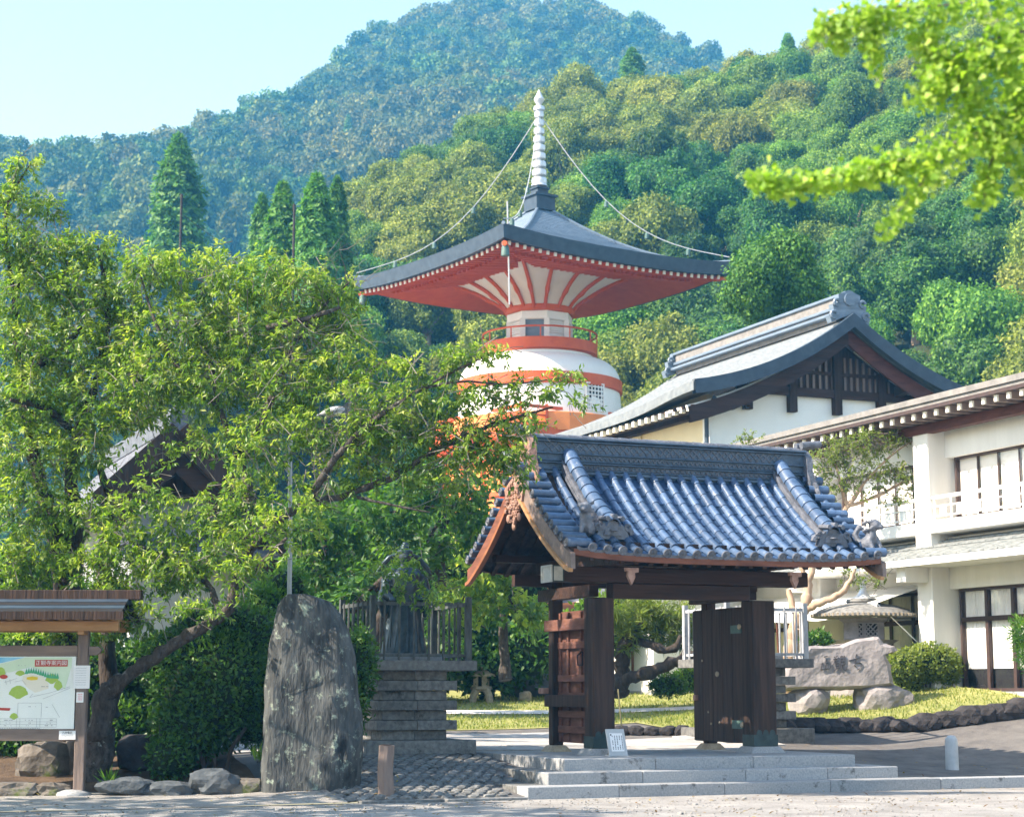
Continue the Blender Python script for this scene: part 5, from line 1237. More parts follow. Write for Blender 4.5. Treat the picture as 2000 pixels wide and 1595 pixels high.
def plaque():
    u, w = 2.28, 1.62; T = Thing('notice_plaque', 'small pale notice leaning against the left front gate post', 'sign', (u, w, .54))
    th = .16; fn = lambda a, b, d: (u + a - .02 * b, w + .22 * b + d, .545 + b)
    T.part('board', MB().prism([(-.165, 0), (.165, 0), (.145, .42), (-.18, .42)], fn, 0, .03), M['steel'], bevel=.005)
    T.part('paper', MB().prism([(-.115, .07), (.11, .07), (.10, .355), (-.125, .355)], fn, -.006, -.001), M['paper'])
    tx = MB()
    for i in range(5):
        x = .085 - i * .042
        for q in range(9):
            if RNG.random() < .85: tx.prism([(x - .007, .10 + q * .025), (x + .007, .10 + q * .025), (x + .006, .118 + q * .025), (x - .006, .118 + q * .025)], fn, -.0085, -.0075)
    tx.prism([(-.105 + .014 * math.cos(t), .33 + .014 * math.sin(t)) for t in np.linspace(0, 6.28, 9)], fn, -.0085, -.0075)
    T.part('fine_print', tx, M['ink'], kind='stuff')
    T.part('foot', MB().box(u - .17, u + .17, w + .0, w + .16, .54, .556), M['steel'])
plaque()
def lantern_small(p, s, m, label, extra=True):
    T = Thing('stone_lantern', label, 'lantern', tuple(p), frame=False); x, y, z = p
    leg = MB()
    for a in (0, 1, 2, 3):
        t = math.pi / 4 + a * math.pi / 2
        b = MB().tube([(x + s * .42 * math.cos(t), y + s * .42 * math.sin(t), z - .03), (x + s * .40 * math.cos(t), y + s * .40 * math.sin(t), z + s * .22), (x + s * .26 * math.cos(t), y + s * .26 * math.sin(t), z + s * .42)], [s * .13, s * .12, s * .14], 8); T.part('leg', b, m, smooth=True)
    T.part('platform', MB().lathe([(s * .30, s * .38), (s * .40, s * .46), (s * .36, s * .56)], 6, (x, y, z)), m)
    fb = MB()
    for a in range(4):
        t = a * math.pi / 2 + .5; fb.taper(x + s * .22 * math.cos(t), y + s * .22 * math.sin(t), z + s * .56, z + s * .90, s * .085, s * .085, s * .085, s * .085)
    T.part('fire_box', fb, m); T.part('fire_box_back', MB().box(x - s * .14, x + s * .14, y - s * .10, y + s * .14, z + s * .56, z + s * .88), M['dark'])
    T.part('cap', MB().lathe([(s * .52, s * .90), (s * .50, s * .97), (s * .30, s * 1.10), (s * .12, s * 1.17)], 6, (x, y, z)), m)
    T.part('finial', MB().lathe([(s * .09, s * 1.17), (s * .12, s * 1.25), (s * .07, s * 1.36), (.005, s * 1.44)], 10, (x, y, z)), m, smooth=True)
p = ground(940, 1371); lantern_small(p, 80 * mpp(p[1]) / 1.44, M['stone_warm'], 'small four legged stone lantern on the lawn left of the gate')
p = ground(1026, 1369); rockthing('garden_stone', (p[0], p[1], p[2] + .1), (.17, .15, .17), 21, M['stone_warm'], 'small tan stone on the lawn beside the four legged lantern')
p = ground(1018, 1366); rockthing('boulder', (p[0] + .1, p[1] + 1.1, p[2] + .36), (.78, .5, .48), 22, M['rock_blue'], 'wide dark blue boulder on the lawn left of the gate')
p = ground(790, 1400); rockthing('boulder', (p[0] - .4, p[1] + 3.4, p[2] + .35), (.6, .4, .35), 23, M['rock_moss'], 'brown boulder half hidden behind the left statue pedestal')
p = ground(745, 1385); rockthing('garden_stone', (p[0], p[1] + 1, p[2] + .62), (.22, .2, .3), 29, M['stone_pale'], 'pale upright stone showing left of the statue pedestal')

def pedestal(u, w, label, dark):
    z0 = float(H(u, w)) + .02; T = Thing('statue_pedestal', label, 'pedestal', (u, w, z0)); m = M['granite_dark']
    T.part('plinth', MB().box(u - .98, u + .98, w - .95, w + .95, z0 - .2, z0 + .17), m, bevel=.012)
    z = z0 + .17
    for i in range(7):
        h = .58 if i % 2 == 0 else .72; zz = z + .166
        for j in range(2):
            for k in range(2):
                T.part('course_block', MB().box(u - h + j * h + .003, u + j * h - .003 + .0, w - h + k * h + .003, w + k * h - .003, z + .002, zz - .002), m, bevel=.008)
        z = zz
    T.part('top_slab', MB().box(u - .98, u + .98, w - .98, w + .98, z, z + .17), m, bevel=.01); z += .17
    T.part('statue_base', MB().box(u - .55, u + .55, w - .55, w + .55, z, z + .12), M['granite'], bevel=.01)
    pm = M['rail_dark'] if dark else M['rail_grey']
    for a in (-.86, .86):
        for b in (-.86, .86): T.part('fence_post', MB().taper(u + a, w + b, z, z + 1.08, .05, .05, .045, .045), pm)
    for a in (-.86, .86):
        T.part('fence_rail', MB().box(u - .82, u + .82, w + a - .02, w + a + .02, z + .92, z + .98), pm); T.part('fence_rail', MB().box(u + a - .02, u + a + .02, w - .82, w + .82, z + .92, z + .98), pm)
        T.part('fence_rail', MB().box(u - .82, u + .82, w + a - .02, w + a + .02, z + .06, z + .11), pm); T.part('fence_rail', MB().box(u + a - .02, u + a + .02, w - .82, w + .82, z + .06, z + .11), pm)
    bm = MB().tube([(0, 0, -.02), (0, 0, 1.0)], .02, 6).mesh('fence_bar', True); bm.materials.append(pm)
    for a in (-.875, .875):
        for q in np.linspace(-.66, .66, 6):
            T.put('fence_bar', bm, Matrix.Translation((u + q, w + a * 1.01, z + RNG.uniform(-.01, .01)))); T.put('fence_bar', bm, Matrix.Translation((u + a * 1.01, w + q, z + RNG.uniform(-.01, .01))))
    return z + .12, T
pg = ground(822, 1474); pu, pw = UW(pg)
ztop, _T = pedestal(pu, pw + .9, 'stacked granite pedestal with a railed top carrying the dark statue, left of the gate', True)
p2u, p2w = UW(ground(1432, 1452))
_, _T2 = pedestal(p2u + .8, p2w + .9, 'stacked granite pedestal with a railed top half hidden by the right gate door', False)
def statue(u, w, z, label):
    """robed guardian with hat, flying scarf and one arm akimbo"""
    T = Thing('bronze_statue', label, 'statue', (u, w, z)); s = 1.0
    fwd = Vector((-.15, -1, 0)).normalized(); sd = Vector((1, -.15, 0)).normalized()
    def q(a, b, c): v = Vector((u, w, z)) + sd * a * .92 + fwd * b * .92; return (v.x, v.y, z + c * .9)
    b = MB()
    b.tube([q(-.02, 0, -.02), q(-.02, 0, .25), q(0, .02, .6), q(.0, 0, .95), q(.0, 0, 1.1)], [.40, .34, .28, .235, .22], 14)       # robe skirt
    b.tube([q(.02, .02, 1.0), q(.02, .03, 1.25), q(.01, .02, 1.5), q(.0, 0, 1.66)], [.22, .245, .25, .12], 12)                      # torso
    b.tube([q(0, 0, 1.6), q(0, .02, 1.78)], [.085, .08], 8); b.ell(q(0, .04, 1.87), (.105, .115, .14), 12, 9)
    b.ell(q(0, .16, 1.85), (.024, .03, .035), 6, 5)
    for sg in (-1, 1): b.ell(q(sg * .108, .03, 1.87), (.02, .03, .04), 6, 5); b.ell(q(sg * .045, .135, 1.905), (.026, .015, .012), 6, 5)
    b.ell(q(0, .135, 1.795), (.04, .02, .013), 6, 5)
    b.tube([q(0, 0, 1.95), q(0, -.02, 2.06), q(.02, -.03, 2.15)], [.09, .075, .05], 8)                                              # topknot
    b.ell(q(0, 0, 1.97), (.15, .15, .045), 12, 7)
    b.tube([q(.16, 0, 1.58), q(.36, -.02, 1.40), q(.42, .02, 1.18), q(.24, .18, 1.08)], [.105, .10, .085, .06], 9)                 # arm akimbo
    b.tube([q(-.16, 0, 1.58), q(-.36, .0, 1.38), q(-.38, .12, 1.14), q(-.30, .28, 1.05)], [.105, .10, .085, .06], 9)
    for (a, c, d) in ((.24, .19, 1.08), (-.30, .30, 1.05)):
        for k in range(4): b.tube([q(a + .03 * (k - 1.5), c, d), q(a + .035 * (k - 1.5), c + .07, d - .02), q(a + .03 * (k - 1.5), c + .10, d - .06)], [.018, .016, .012], 5)
        b.tube([q(a, c, d + .03), q(a + .05, c + .05, d + .05)], [.02, .014], 5)
    for sg in (-1, 1):                      # sleeves and scarf ends
        b.tube([q(sg * .38, .02, 1.2), q(sg * .42, .0, .95), q(sg * .40, -.02, .7)], [.11, .10, .03], 8)
        b.tube([q(sg * .10, -.06, 1.93), q(sg * .28, -.10, 1.86), q(sg * .45, -.12, 1.66), q(sg * .55, -.12, 1.5)], [.03, .05, .05, .015], 7)
    for i in range(12): a = i * math.pi / 6; b.tube([q(.26 * math.cos(a), .26 * math.sin(a), 1.0), q(.33 * math.cos(a), .33 * math.sin(a), .5), q(.40 * math.cos(a + .08), .40 * math.sin(a + .08), .02)], [.02, .035, .045], 5)
    o = T.part('figure', b, M['bronze'], smooth=True); md = o.modifiers.new('join', 'REMESH'); md.mode = 'VOXEL'; md.voxel_size = .022; md.use_smooth_shade = True
    T.part('sword', MB().bar(q(-.30, .32, .98), q(-.34, .34, .12), .035, .02).box(*sum([[v - .02, v + .02] for v in q(-.30, .32, 1.02)], [])), M['bronze'])
    T.part('belt', MB().tube([q(.242 * math.cos(t), .242 * math.sin(t), 1.1) for t in np.linspace(0, 6.28, 16)], .026, 6, caps=False), M['bronze'])
statue(pu, pw + .9, ztop, 'dark bronze statue of a robed guardian standing behind stone rails')

def name_stone():
    p = ground(1660, 1402); Y = p[1] + .2; k = mpp(Y); zg = p[2]
    T = Thing('name_stone', 'long pale rock slab with three carved characters, raised on two boulders', 'stone', (p[0], Y, zg), frame=False)
    ol = [(1512, 1340), (1524, 1310), (1545, 1290), (1560, 1283), (1570, 1263), (1640, 1262), (1668, 1250), (1690, 1246), (1716, 1244), (1724, 1256), (1745, 1262), (1752, 1270), (1728, 1276), (1736, 1300), (1742, 1338), (1700, 1343), (1640, 1346), (1560, 1346), (1520, 1348)]
    zf = lambda py: float(P(1650, py, Y)[2]); xf = lambda px: float(P(px, 1300, Y)[0])
    pts = [(xf(a), zf(b)) for a, b in ol]; c = np.mean(pts, axis=0)
    b = bmesh.new(); rings = []
    for d, sc in ((-.36, .88), (-.30, .965), (-.12, 1.0), (.15, 1.0), (.3, .93)):
        rings.append([b.verts.new((c[0] + (x - c[0]) * sc, Y + d + .04 * mnoise.noise(Vector((x * 2, z * 2, d))), c[1] + (z - c[1]) * sc)) for x, z in pts])
    n = len(pts)
    for r0, r1 in zip(rings[:-1], rings[1:]):
        for i in range(n): b.faces.new((r0[i], r0[(i + 1) % n], r1[(i + 1) % n], r1[i]))
    b.faces.new(rings[0][::-1]); b.faces.new(rings[-1]); bmesh.ops.triangulate(b, faces=[f for f in b.faces if len(f.verts) > 4])
    bmesh.ops.subdivide_edges(b, edges=b.edges[:], cuts=2, use_grid_fill=True)
    for v in b.verts:
        q = v.co; amp = .03 if q.y < Y - .28 else .09
        v.co += Vector((0, 1, 0)) * amp * mnoise.noise(q * 2.2) + Vector((mnoise.noise(q * 5), mnoise.noise(q * 5 + Vector((9, 0, 0))), mnoise.noise(q * 5 + Vector((0, 9, 0))))) * (.012 if q.y < Y - .28 else .045)
    b.verts.index_update(); mb = MB().add([tuple(v.co) for v in b.verts], [tuple(v.index for v in f.verts) for f in b.faces]); b.free()
    T.part('slab', mb, M['stone_pale'])
    for (cx, ry0, ry1, hw, sd, nm) in ((1578, 1344, 1402, 42, 31, 'support_rock'), (1724, 1336, 1398, 62, 37, 'support_rock')):
        z0, z1 = zf(ry1), zf(ry0); T.part(nm, MB().rock((xf(cx), Y, (z0 + z1) / 2), (hw * k, .42, (z1 - z0) / 2 * 1.18), sd, 3, .22), M['stone_pale'])
    # 正 観 寺 in flowing brush strokes, cut dark
    st = MB(); sx = lambda a: xf(a); sz = lambda a: zf(a); yf = Y - .372
    zs_ = [[(488, 857), (506, 852), (522, 850)], [(507, 878), (504, 920), (500, 962)], [(473, 910), (466, 940), (457, 970)], [(502, 918), (530, 911)], [(455, 972), (500, 966), (536, 964)], [(536, 964), (546, 935), (541, 908)],
           [(580, 858), (592, 866)], [(608, 846), (600, 862)], [(574, 880), (600, 874), (624, 868)], [(588, 885), (582, 905), (572, 930)], [(590, 900), (622, 892)], [(602, 885), (600, 930), (592, 974)], [(598, 920), (624, 912)], [(596, 942), (624, 936)], [(580, 985), (600, 962), (628, 958)],
           [(640, 852), (640, 930)], [(640, 852), (676, 848), (678, 928)], [(644, 878), (674, 876)], [(643, 902), (674, 900)], [(642, 930), (676, 927)], [(652, 932), (646, 960), (632, 982)], [(666, 932), (664, 968), (676, 980), (692, 972), (690, 950)],
           [(786, 832), (780, 848), (774, 862)], [(714, 892), (760, 880), (800, 868), (836, 858)], [(778, 884), (764, 918), (796, 908), (822, 912), (830, 930), (814, 958), (784, 976)], [(760, 934), (770, 940), (782, 952)]]
    strokes = [[(1500 + a / 4.69, 1100 + b / 4.69) for a, b in q] for q in zs_]
    for s_ in strokes:
        pp = [(sx(a), yf, sz(b)) for a, b in s_]; n_ = len(pp); rr = [.0135 * (1 - .4 * i / max(1, n_ - 1)) for i in range(n_)]
        st.tube(pp, rr, 6)
    T.part('carved_character', st, M['ink'], smooth=True)
name_stone()
def big_lantern():
    p = ground(1690, 1366); Y = p[1] + .55; zf = lambda py: float(P(1688, py, Y)[2]); k = mpp(Y); x = float(P(1688, 1240, Y)[0]); c = (x, Y, 0)
    T = Thing('hat_lantern', 'large stone lantern with a broad round hat roof behind the name stone', 'lantern', (x, Y, p[2]), frame=False); m = M['stone_pale']
    T.part('base', MB().lathe([(.9, p[2] - .2), (.9, zf(1330)), (.6, zf(1320)), (.55, zf(1262)), (.78, zf(1250))], 20, c), m)
    T.part('fire_box', MB().lathe([(.50, zf(1252)), (.52, zf(1246)), (.52, zf(1216)), (.62, zf(1211)), (.62, zf(1206))], 6, c, .3), m)
    T.part('roof', MB().lathe([(.6, zf(1207)), (1.16, zf(1206)), (1.20, zf(1204)), (1.19, zf(1200)), (1.02, zf(1191)), (.75, zf(1183)), (.4, zf(1178)), (.36, zf(1177))], 40, c), M['granite_dark'], smooth=True)
    rb = MB(); 
    for i in range(64):
        a = i * math.pi / 32; rb.box(x + 1.185 * math.cos(a) - .022, x + 1.185 * math.cos(a) + .022, Y + 1.185 * math.sin(a) - .022, Y + 1.185 * math.sin(a) + .022, zf(1205), zf(1199))
    T.part('roof_beading', rb, M['stone_warm'], kind='stuff')
    T.part('collar', MB().lathe([(.36, zf(1178)), (.40, zf(1175)), (.38, zf(1170)), (.2, zf(1168))], 24, c), M['granite_dark'], smooth=True)
    T.part('finial', MB().lathe([(.30, zf(1169)), (.16, zf(1163)), (.085, zf(1154)), (.07, zf(1142)), (.10, zf(1132)), (.07, zf(1127))], 16, c), M['silver'], smooth=True)
    lt = MB(); yq = Y - .49; 
    lt.box(x - .21, x + .21, yq + .005, yq + .03, zf(1243), zf(1219))
    T.part('opening', lt, M['dark'])
    gr = MB(); z0, z1 = zf(1243), zf(1219); 
    for i in range(-3, 5):
        for s_ in (-1, 1):
            a = x - .21 + (i + .5) * .105; q0, q1 = a, a + s_ * (z1 - z0); t0, t1 = 0., 1.
            if q1 != q0:
                ta, tb = sorted(((x - .21 - q0) / (q1 - q0), (x + .21 - q0) / (q1 - q0))); t0, t1 = max(t0, ta), min(t1, tb)
            if t1 - t0 > .08: gr.bar((q0 + (q1 - q0) * t0, yq - .012, z0 + (z1 - z0) * t0), (q0 + (q1 - q0) * t1, yq - .012, z0 + (z1 - z0) * t1), .026, .03, (0, 1, 0))
    for (a0, a1, b0, b1) in ((-.24, .24, z0 - .03, z0), (-.24, .24, z1, z1 + .03)): gr.box(x + a0, x + a1, yq - .03, yq + .01, b0, b1)
    T.part('lattice', gr, m)
big_lantern()
ORD = ['first', 'second', 'third', 'fourth', 'fifth', 'sixth', 'seventh', 'eighth', 'ninth']
# dark rock border below the bank and behind the gate
i = 0
for a, b, n in (((1530, 1432), (1800, 1430), 9), ((1820, 1427), (2010, 1402), 8)):
    for t in np.linspace(0, 1, n):
        p = ground(a[0] + (b[0] - a[0]) * t, a[1] + (b[1] - a[1]) * t); h = RNG.uniform(.17, .21) if n == 9 else RNG.uniform(.2, .26)
        rockthing('border_rock', (p[0] + RNG.uniform(-.05, .05), p[1] + .22, p[2] + h * .72), (.36, .30, h), 60 + i, M['rock_dark'], f'{ORD[int(round(t * (n - 1)))]} dark rock from the left in the ' + ('low border under the name stone' if n == 9 else 'border curving up to the right edge'), 'rock', 'border rocks under the name stone' if n == 9 else 'border rocks at the right edge', 2, .22, RNG.uniform(-.3, .3)); i += 1
for t in np.linspace(0, 1, 6):
    p = ground(1215 + 150 * t, 1436); h = RNG.uniform(.10, .15)
    rockthing('border_rock', (p[0], p[1] + .1, p[2] + h * .7), (.20, .18, h), 80 + i, M['rock_dark'], f'{ORD[int(round(t * 5))]} low dark rock from the left edging the lawn seen through the gate', 'rock', 'lawn edge rocks seen through the gate', 2, .25, RNG.uniform(-.3, .3)); i += 1
# rocks at the foot of the trees, left
for j, (px, py, rx, rz, sd, m_, lb) in enumerate(((60, 1500, 62, 48, 41, 'rock_moss', 'big rounded brown rock under the map board'), (130, 1490, 30, 55, 42, 'rock_moss', 'upright mossy rock beside the map board post'), (25, 1548, 60, 22, 43, 'rock_moss', 'low tan rock at the lower left corner'), (100, 1545, 40, 20, 44, 'rock_moss', 'low mossy rock between the tan rock and the map board post'),
        (245, 1535, 60, 20, 45, 'rock_blue', 'low dark rock right of the map board post'), (330, 1545, 55, 22, 46, 'rock_blue', 'flat dark rock under the clipped shrub'), (420, 1530, 55, 32, 47, 'rock_blue', 'pointed dark rock under the clipped shrub'), (475, 1538, 40, 20, 48, 'rock_moss', 'small brown rock touching the tall standing stone'), (250, 1480, 45, 40, 49, 'rock_dark', 'shaded rock behind the leaning cherry trunk'))):
    p = P(px, 1562, 28.6 if py < 1520 else 28.0); k = mpp(p[1]); rockthing('rock', (p[0], p[1] + (.8 if py < 1520 else 0), (1558 - py) * k), (rx * k, rx * k * .7, rz * k), sd, M[m_], lb, amp=.3)


# ------------------------------------------------------------------ map board, lamp, house on the left
def text_mesh(body, size):
    cu = bpy.data.curves.new('text', 'FONT'); cu.body = body; cu.size = size; cu.align_x = 'CENTER'; cu.align_y = 'CENTER'; cu.extrude = .0015; cu.resolution_u = 3
    o = bpy.data.objects.new('text', cu); COL.objects.link(o); bpy.context.view_layer.update()
    me = bpy.data.meshes.new_from_object(o.evaluated_get(bpy.context.evaluated_depsgraph_get())); bpy.data.objects.remove(o); bpy.data.curves.remove(cu); return me
def map_board():
    Y = 27.9; k = mpp(Y); xf = lambda px: float(P(px, 1345, Y)[0]); zf = lambda py: float(P(150, py, Y)[2])
    T = Thing('map_board', 'roofed timber board with a painted map of the temple grounds', 'sign', (xf(160), Y, 0), frame=False)
    XL = xf(-235)
    for px in (161, -205):
        x = xf(px); T.part('post', MB().box(x - 10 * k, x + 10 * k, Y - .07, Y + .07, .08, zf(1219)), M['wood_grey'], bevel=.01)
        T.part('footing', MB().rock((xf(px - 8), Y, .03), (.27, .24, .11), 5, 3, .1), M['granite'])
        T.part('bracket', MB().box(x - 6 * k + .02, x + 7 * k + .02, Y - .34, Y - .075, zf(1240), zf(1220)), M['wood_tan'], bevel=.008)
    T.part('upper_rail', MB().box(XL, xf(150.5), Y - .05, Y + .05, zf(1281), zf(1260)), M['wood_grey_h'], bevel=.006)
    T.part('rail_end', MB().prism([(xf(172), zf(1279)), (xf(172), zf(1262)), (xf(190), zf(1262)), (xf(197), zf(1268)), (xf(194), zf(1274)), (xf(188), zf(1279))], lambda a, b, d: (a, d, b), Y - .04, Y + .04), M['wood_grey_h'])
    T.part('lower_rail', MB().box(XL, xf(150.5), Y - .05, Y + .05, zf(1446), zf(1423)), M['wood_grey_h'], bevel=.006)
    pn = T.part('map_panel', MB().box(XL, xf(148), Y - .045, Y + .02, zf(1422.5), zf(1281.5)), M['board'])
    yf = Y - .046
    def shape(nm, pts, m, lay=0): return T.part(nm, MB().prism([(xf(a), zf(b)) for a, b in pts], lambda a, b, d: (a, d, b), yf - .0016 * (lay + 1), yf - .0016 * lay - .0004), M[m], pn)
    shape('printed_sky', [(-230, 1283), (48, 1283), (20, 1290), (-10, 1297), (-60, 1305), (-230, 1310)], 'pr_blue')
    shape('printed_hill', [(50, 1283), (140, 1283), (140, 1300), (128, 1345), (118, 1338), (110, 1318), (60, 1302), (20, 1312), (-10, 1314), (-10, 1299), (20, 1291)], 'pr_lgreen')
    shape('printed_ground', [(-230, 1312), (0, 1322), (46, 1318), (72, 1316), (96, 1330), (108, 1345), (128, 1348), (140, 1420), (-230, 1420)], 'board', 0)
    shape('printed_field', [(46, 1319), (60, 1316), (84, 1320), (96, 1335), (96, 1344), (70, 1352), (52, 1340), (44, 1328)], 'pr_cream', 1)
    def crownp(cx, cy, rx, ry, m, lay, n=11, nm='printed_tree'): shape(nm, [(cx + rx * math.cos(t) * (1 + .12 * math.sin(5 * t)), cy + ry * math.sin(t) * (1 + .12 * math.cos(4 * t))) for t in np.linspace(0, 2 * math.pi, n + 8)[:-1]], m, lay)
    crownp(38, 1351, 18, 12, 'pr_green', 2); crownp(102, 1325, 12, 9, 'pr_green', 2); crownp(115, 1338, 8, 9, 'pr_green', 2); crownp(2, 1312, 9, 9, 'pr_green', 2); crownp(40, 1314, 9, 5, 'pr_green', 2); crownp(31, 1398, 8, 6, 'pr_green', 2)
    for i in range(14):
        x = 52 + i * 4.7; y = 1313 - 3 * math.sin(i * .5 + .5) + max(0, i - 7) * 1.6; shape('printed_conifer', [(x - 3.2, y + 4), (x, y - 7.5), (x + 3.2, y + 4)], 'pr_dgreen', 3 + i % 2)
    shape('printed_pond', [(53, 1322), (64, 1320), (75, 1322), (74, 1327), (62, 1328), (53, 1326)], 'pr_yellow', 3)
    shape('printed_seal', [(8 + 8 * math.cos(t), 1321 + 4.2 * math.sin(t)) for t in np.linspace(0, 6.28, 15)[:-1]], 'pr_red', 3)
    shape('printed_banner', [(0, 1381), (24, 1382), (22, 1387), (0, 1386)], 'pr_red', 3)
    ln = MB()
    def seg(a, b, w=.6): 
        p0, p1 = (xf(a[0]), yf - .006, zf(a[1])), (xf(b[0]), yf - .006, zf(b[1])); ln.bar(p0, p1, w * k, .0012, (0, 1, 0)) if False else ln.bar(p0, p1, .0012, w * k)
    for y in (1402.5, 1408.5, 1413.5, 1419): seg((0, y), (114, y), .45)
    for x in (4, 36.5, 43, 75.5, 82, 114): seg((x, 1402.5), (x, 1419), .45)
    for a, b in (((30, 1331), (45, 1328)), ((45, 1328), (52, 1336)), ((10, 1332), (34, 1324)), ((60, 1361), (100, 1352)), ((100, 1352), (138, 1340)), ((86, 1364), (116, 1352)), ((116, 1352), (138, 1343)), ((38, 1372), (38, 1400)), ((38, 1372), (84, 1372)), ((84, 1372), (84, 1400)), ((104, 1374), (120, 1400)), ((60, 1361), (66, 1354)), ((12, 1328), (14, 1336)), ((20, 1326), (22, 1334))): seg(a, b, .5)
    for q in range(60):
        x0, y0 = RNG.choice(((12, 1405.5), (52, 1405.5), (90, 1405.5), (12, 1411), (52, 1411), (90, 1411), (12, 1416), (52, 1416), (90, 1416), (58, 1379), (92, 1380), (80, 1340), (34, 1299))); x = x0 + RNG.uniform(0, 16); seg((x, y0), (x + RNG.uniform(.8, 2), y0), 1.3)
    for i in range(24): x = 2 + i * 3.4; seg((x, 1421.4), (x + 2, 1421.4), 1.5)
    T.part('fine_print', ln, M['ink_soft'], pn, kind='stuff')
    tp = shape('title_plate', [(68, 1288), (132, 1288), (132, 1301), (68, 1301)], 'pr_red', 4)
    me = text_mesh('正観寺案内図', 10.2 * k); me.materials.clear(); me.materials.append(M['paper'])
    T.put('title_lettering', me, axes((xf(100), yf - .0105, zf(1294.6)), (1, 0, 0), (0, 0, 1), (0, -1, 0)), pn)
    # notices fixed to the post and rail
    def notice(x0, x1, y0, y1, lines, m, nm):
        o = T.part(nm, MB().box(xf(x0), xf(x1), Y - .082, Y - .076, zf(y1), zf(y0)), M['paper']); b = MB()
        for (a, c, yy, h) in lines:
            x = a
            while x < c: 
                w = RNG.uniform(1.0, 2.2); b.box(xf(x), xf(min(c, x + w)), Y - .0835, Y - .0825, zf(yy + h), zf(yy)); x += w + .8
        T.part('fine_print', b, M[m], o, kind='stuff')
        return o
    notice(145, 177, 1299, 1344, [(149, 170, 1304 + i * 4.6, .8) for i in range(8)], 'ink_soft', 'paper_notice')
    n2 = notice(121, 153, 1426, 1443, [(126, 149, 1433.5, 1.3), (124, 150, 1437, 1.1)], 'ink_soft', 'paper_notice')
    notice(152, 166, 1351, 1371, [(155, 164, 1354 + i * 3.6, 1.6) for i in range(4)], 'pr_pink', 'red_notice')
    me = text_mesh('八大竜王', 5.0 * k); me.materials.clear(); me.materials.append(M['ink']); T.put('notice_lettering', me, axes((xf(137), Y - .0845, zf(1429.8)), (1, 0, 0), (0, 0, 1), (0, -1, 0)), n2)
    # roof: ridge board, stepped shingle courses, fascia, tan beam
    rf = T.part('ridge_board', MB().box(XL - .2, xf(272), Y - .10, Y + .10, zf(1171), zf(1152)), M['wood_dark'], bevel=.008)
    for s_ in (-1, 1):
        for i in range(5):
            y0, z0 = Y + s_ * (.08 + i * .115), zf(1172) - i * .052
            T.part('roof_course', MB().bar((XL - .15, y0 + s_ * .06, z0 - .02), (xf(248) , y0 + s_ * .06, z0 - .02), .14, .035, (0, -s_ * .4 * -1, 1)), M['dark'] if i % 2 else M['copper_edge'])
        T.part('fascia', MB().box(XL - .18, xf(255), Y + s_ * .68 - .02, Y + s_ * .68 + .02, zf(1212.5), zf(1197)), M['wood_dark'])
        T.part('eave_beam', MB().box(XL - .1, xf(238), Y + s_ * .34 - .05, Y + s_ * .34 + .05, zf(1233), zf(1214)), M['wood_tan'], bevel=.006)
    for px in np.arange(-200, 240, 33): T.part('rafter', MB().box(xf(px), xf(px + 6), Y - .66, Y + .66, zf(1213.5), zf(1209)), M['wood_tan'])
map_board()
def street_lamp():
    Y = 30.6; k = mpp(Y); q = lambda a, b, d=0: (float(P(a, b, Y)[0]), Y + d, float(P(a, b, Y)[2])); x = q(568, 1000)[0]
    T = Thing('street_lamp', 'slim grey lamp pole rising behind the tall standing stone', 'lamp', (x, Y, .3), frame=False)
    T.part('pole', MB().tube([(x, Y, .2), (x, Y, 2.2), (x, Y, 4.0), q(567, 868)], [.048, .042, .036, .03], 10), M['steel'], smooth=True)
    T.part('arm', MB().tube([q(567, 872), q(571, 850), q(585, 832), q(605, 818), q(632, 806)], [.028, .026, .024, .022, .022], 8), M['steel'], smooth=True)
    h = MB(); c = Vector(q(650, 803)); h.ell(c, (.21, .10, .075), 14, 9, Matrix.Rotation(-.22, 3, 'Y')); T.part('lamp_head', h, M['steel'], smooth=True)
    h = MB(); h.ell(c + Vector((.02, 0, -.045)), (.15, .08, .05), 12, 7, Matrix.Rotation(-.22, 3, 'Y')); T.part('lamp_glass', h, M['white_panel'], smooth=True)
    T.part('junction_box', MB().box(x - .045, x + .045, Y - .09, Y - .035, 1.55, 1.8), M['steel'], bevel=.006)
street_lamp()
def onW(px, py, w0):
    d = ray(px, py); t = (float((ORG - EYE) @ EY) + w0) / float(d @ EY); p = EYE + d * t; u, w = UW(p); return u, p[2]
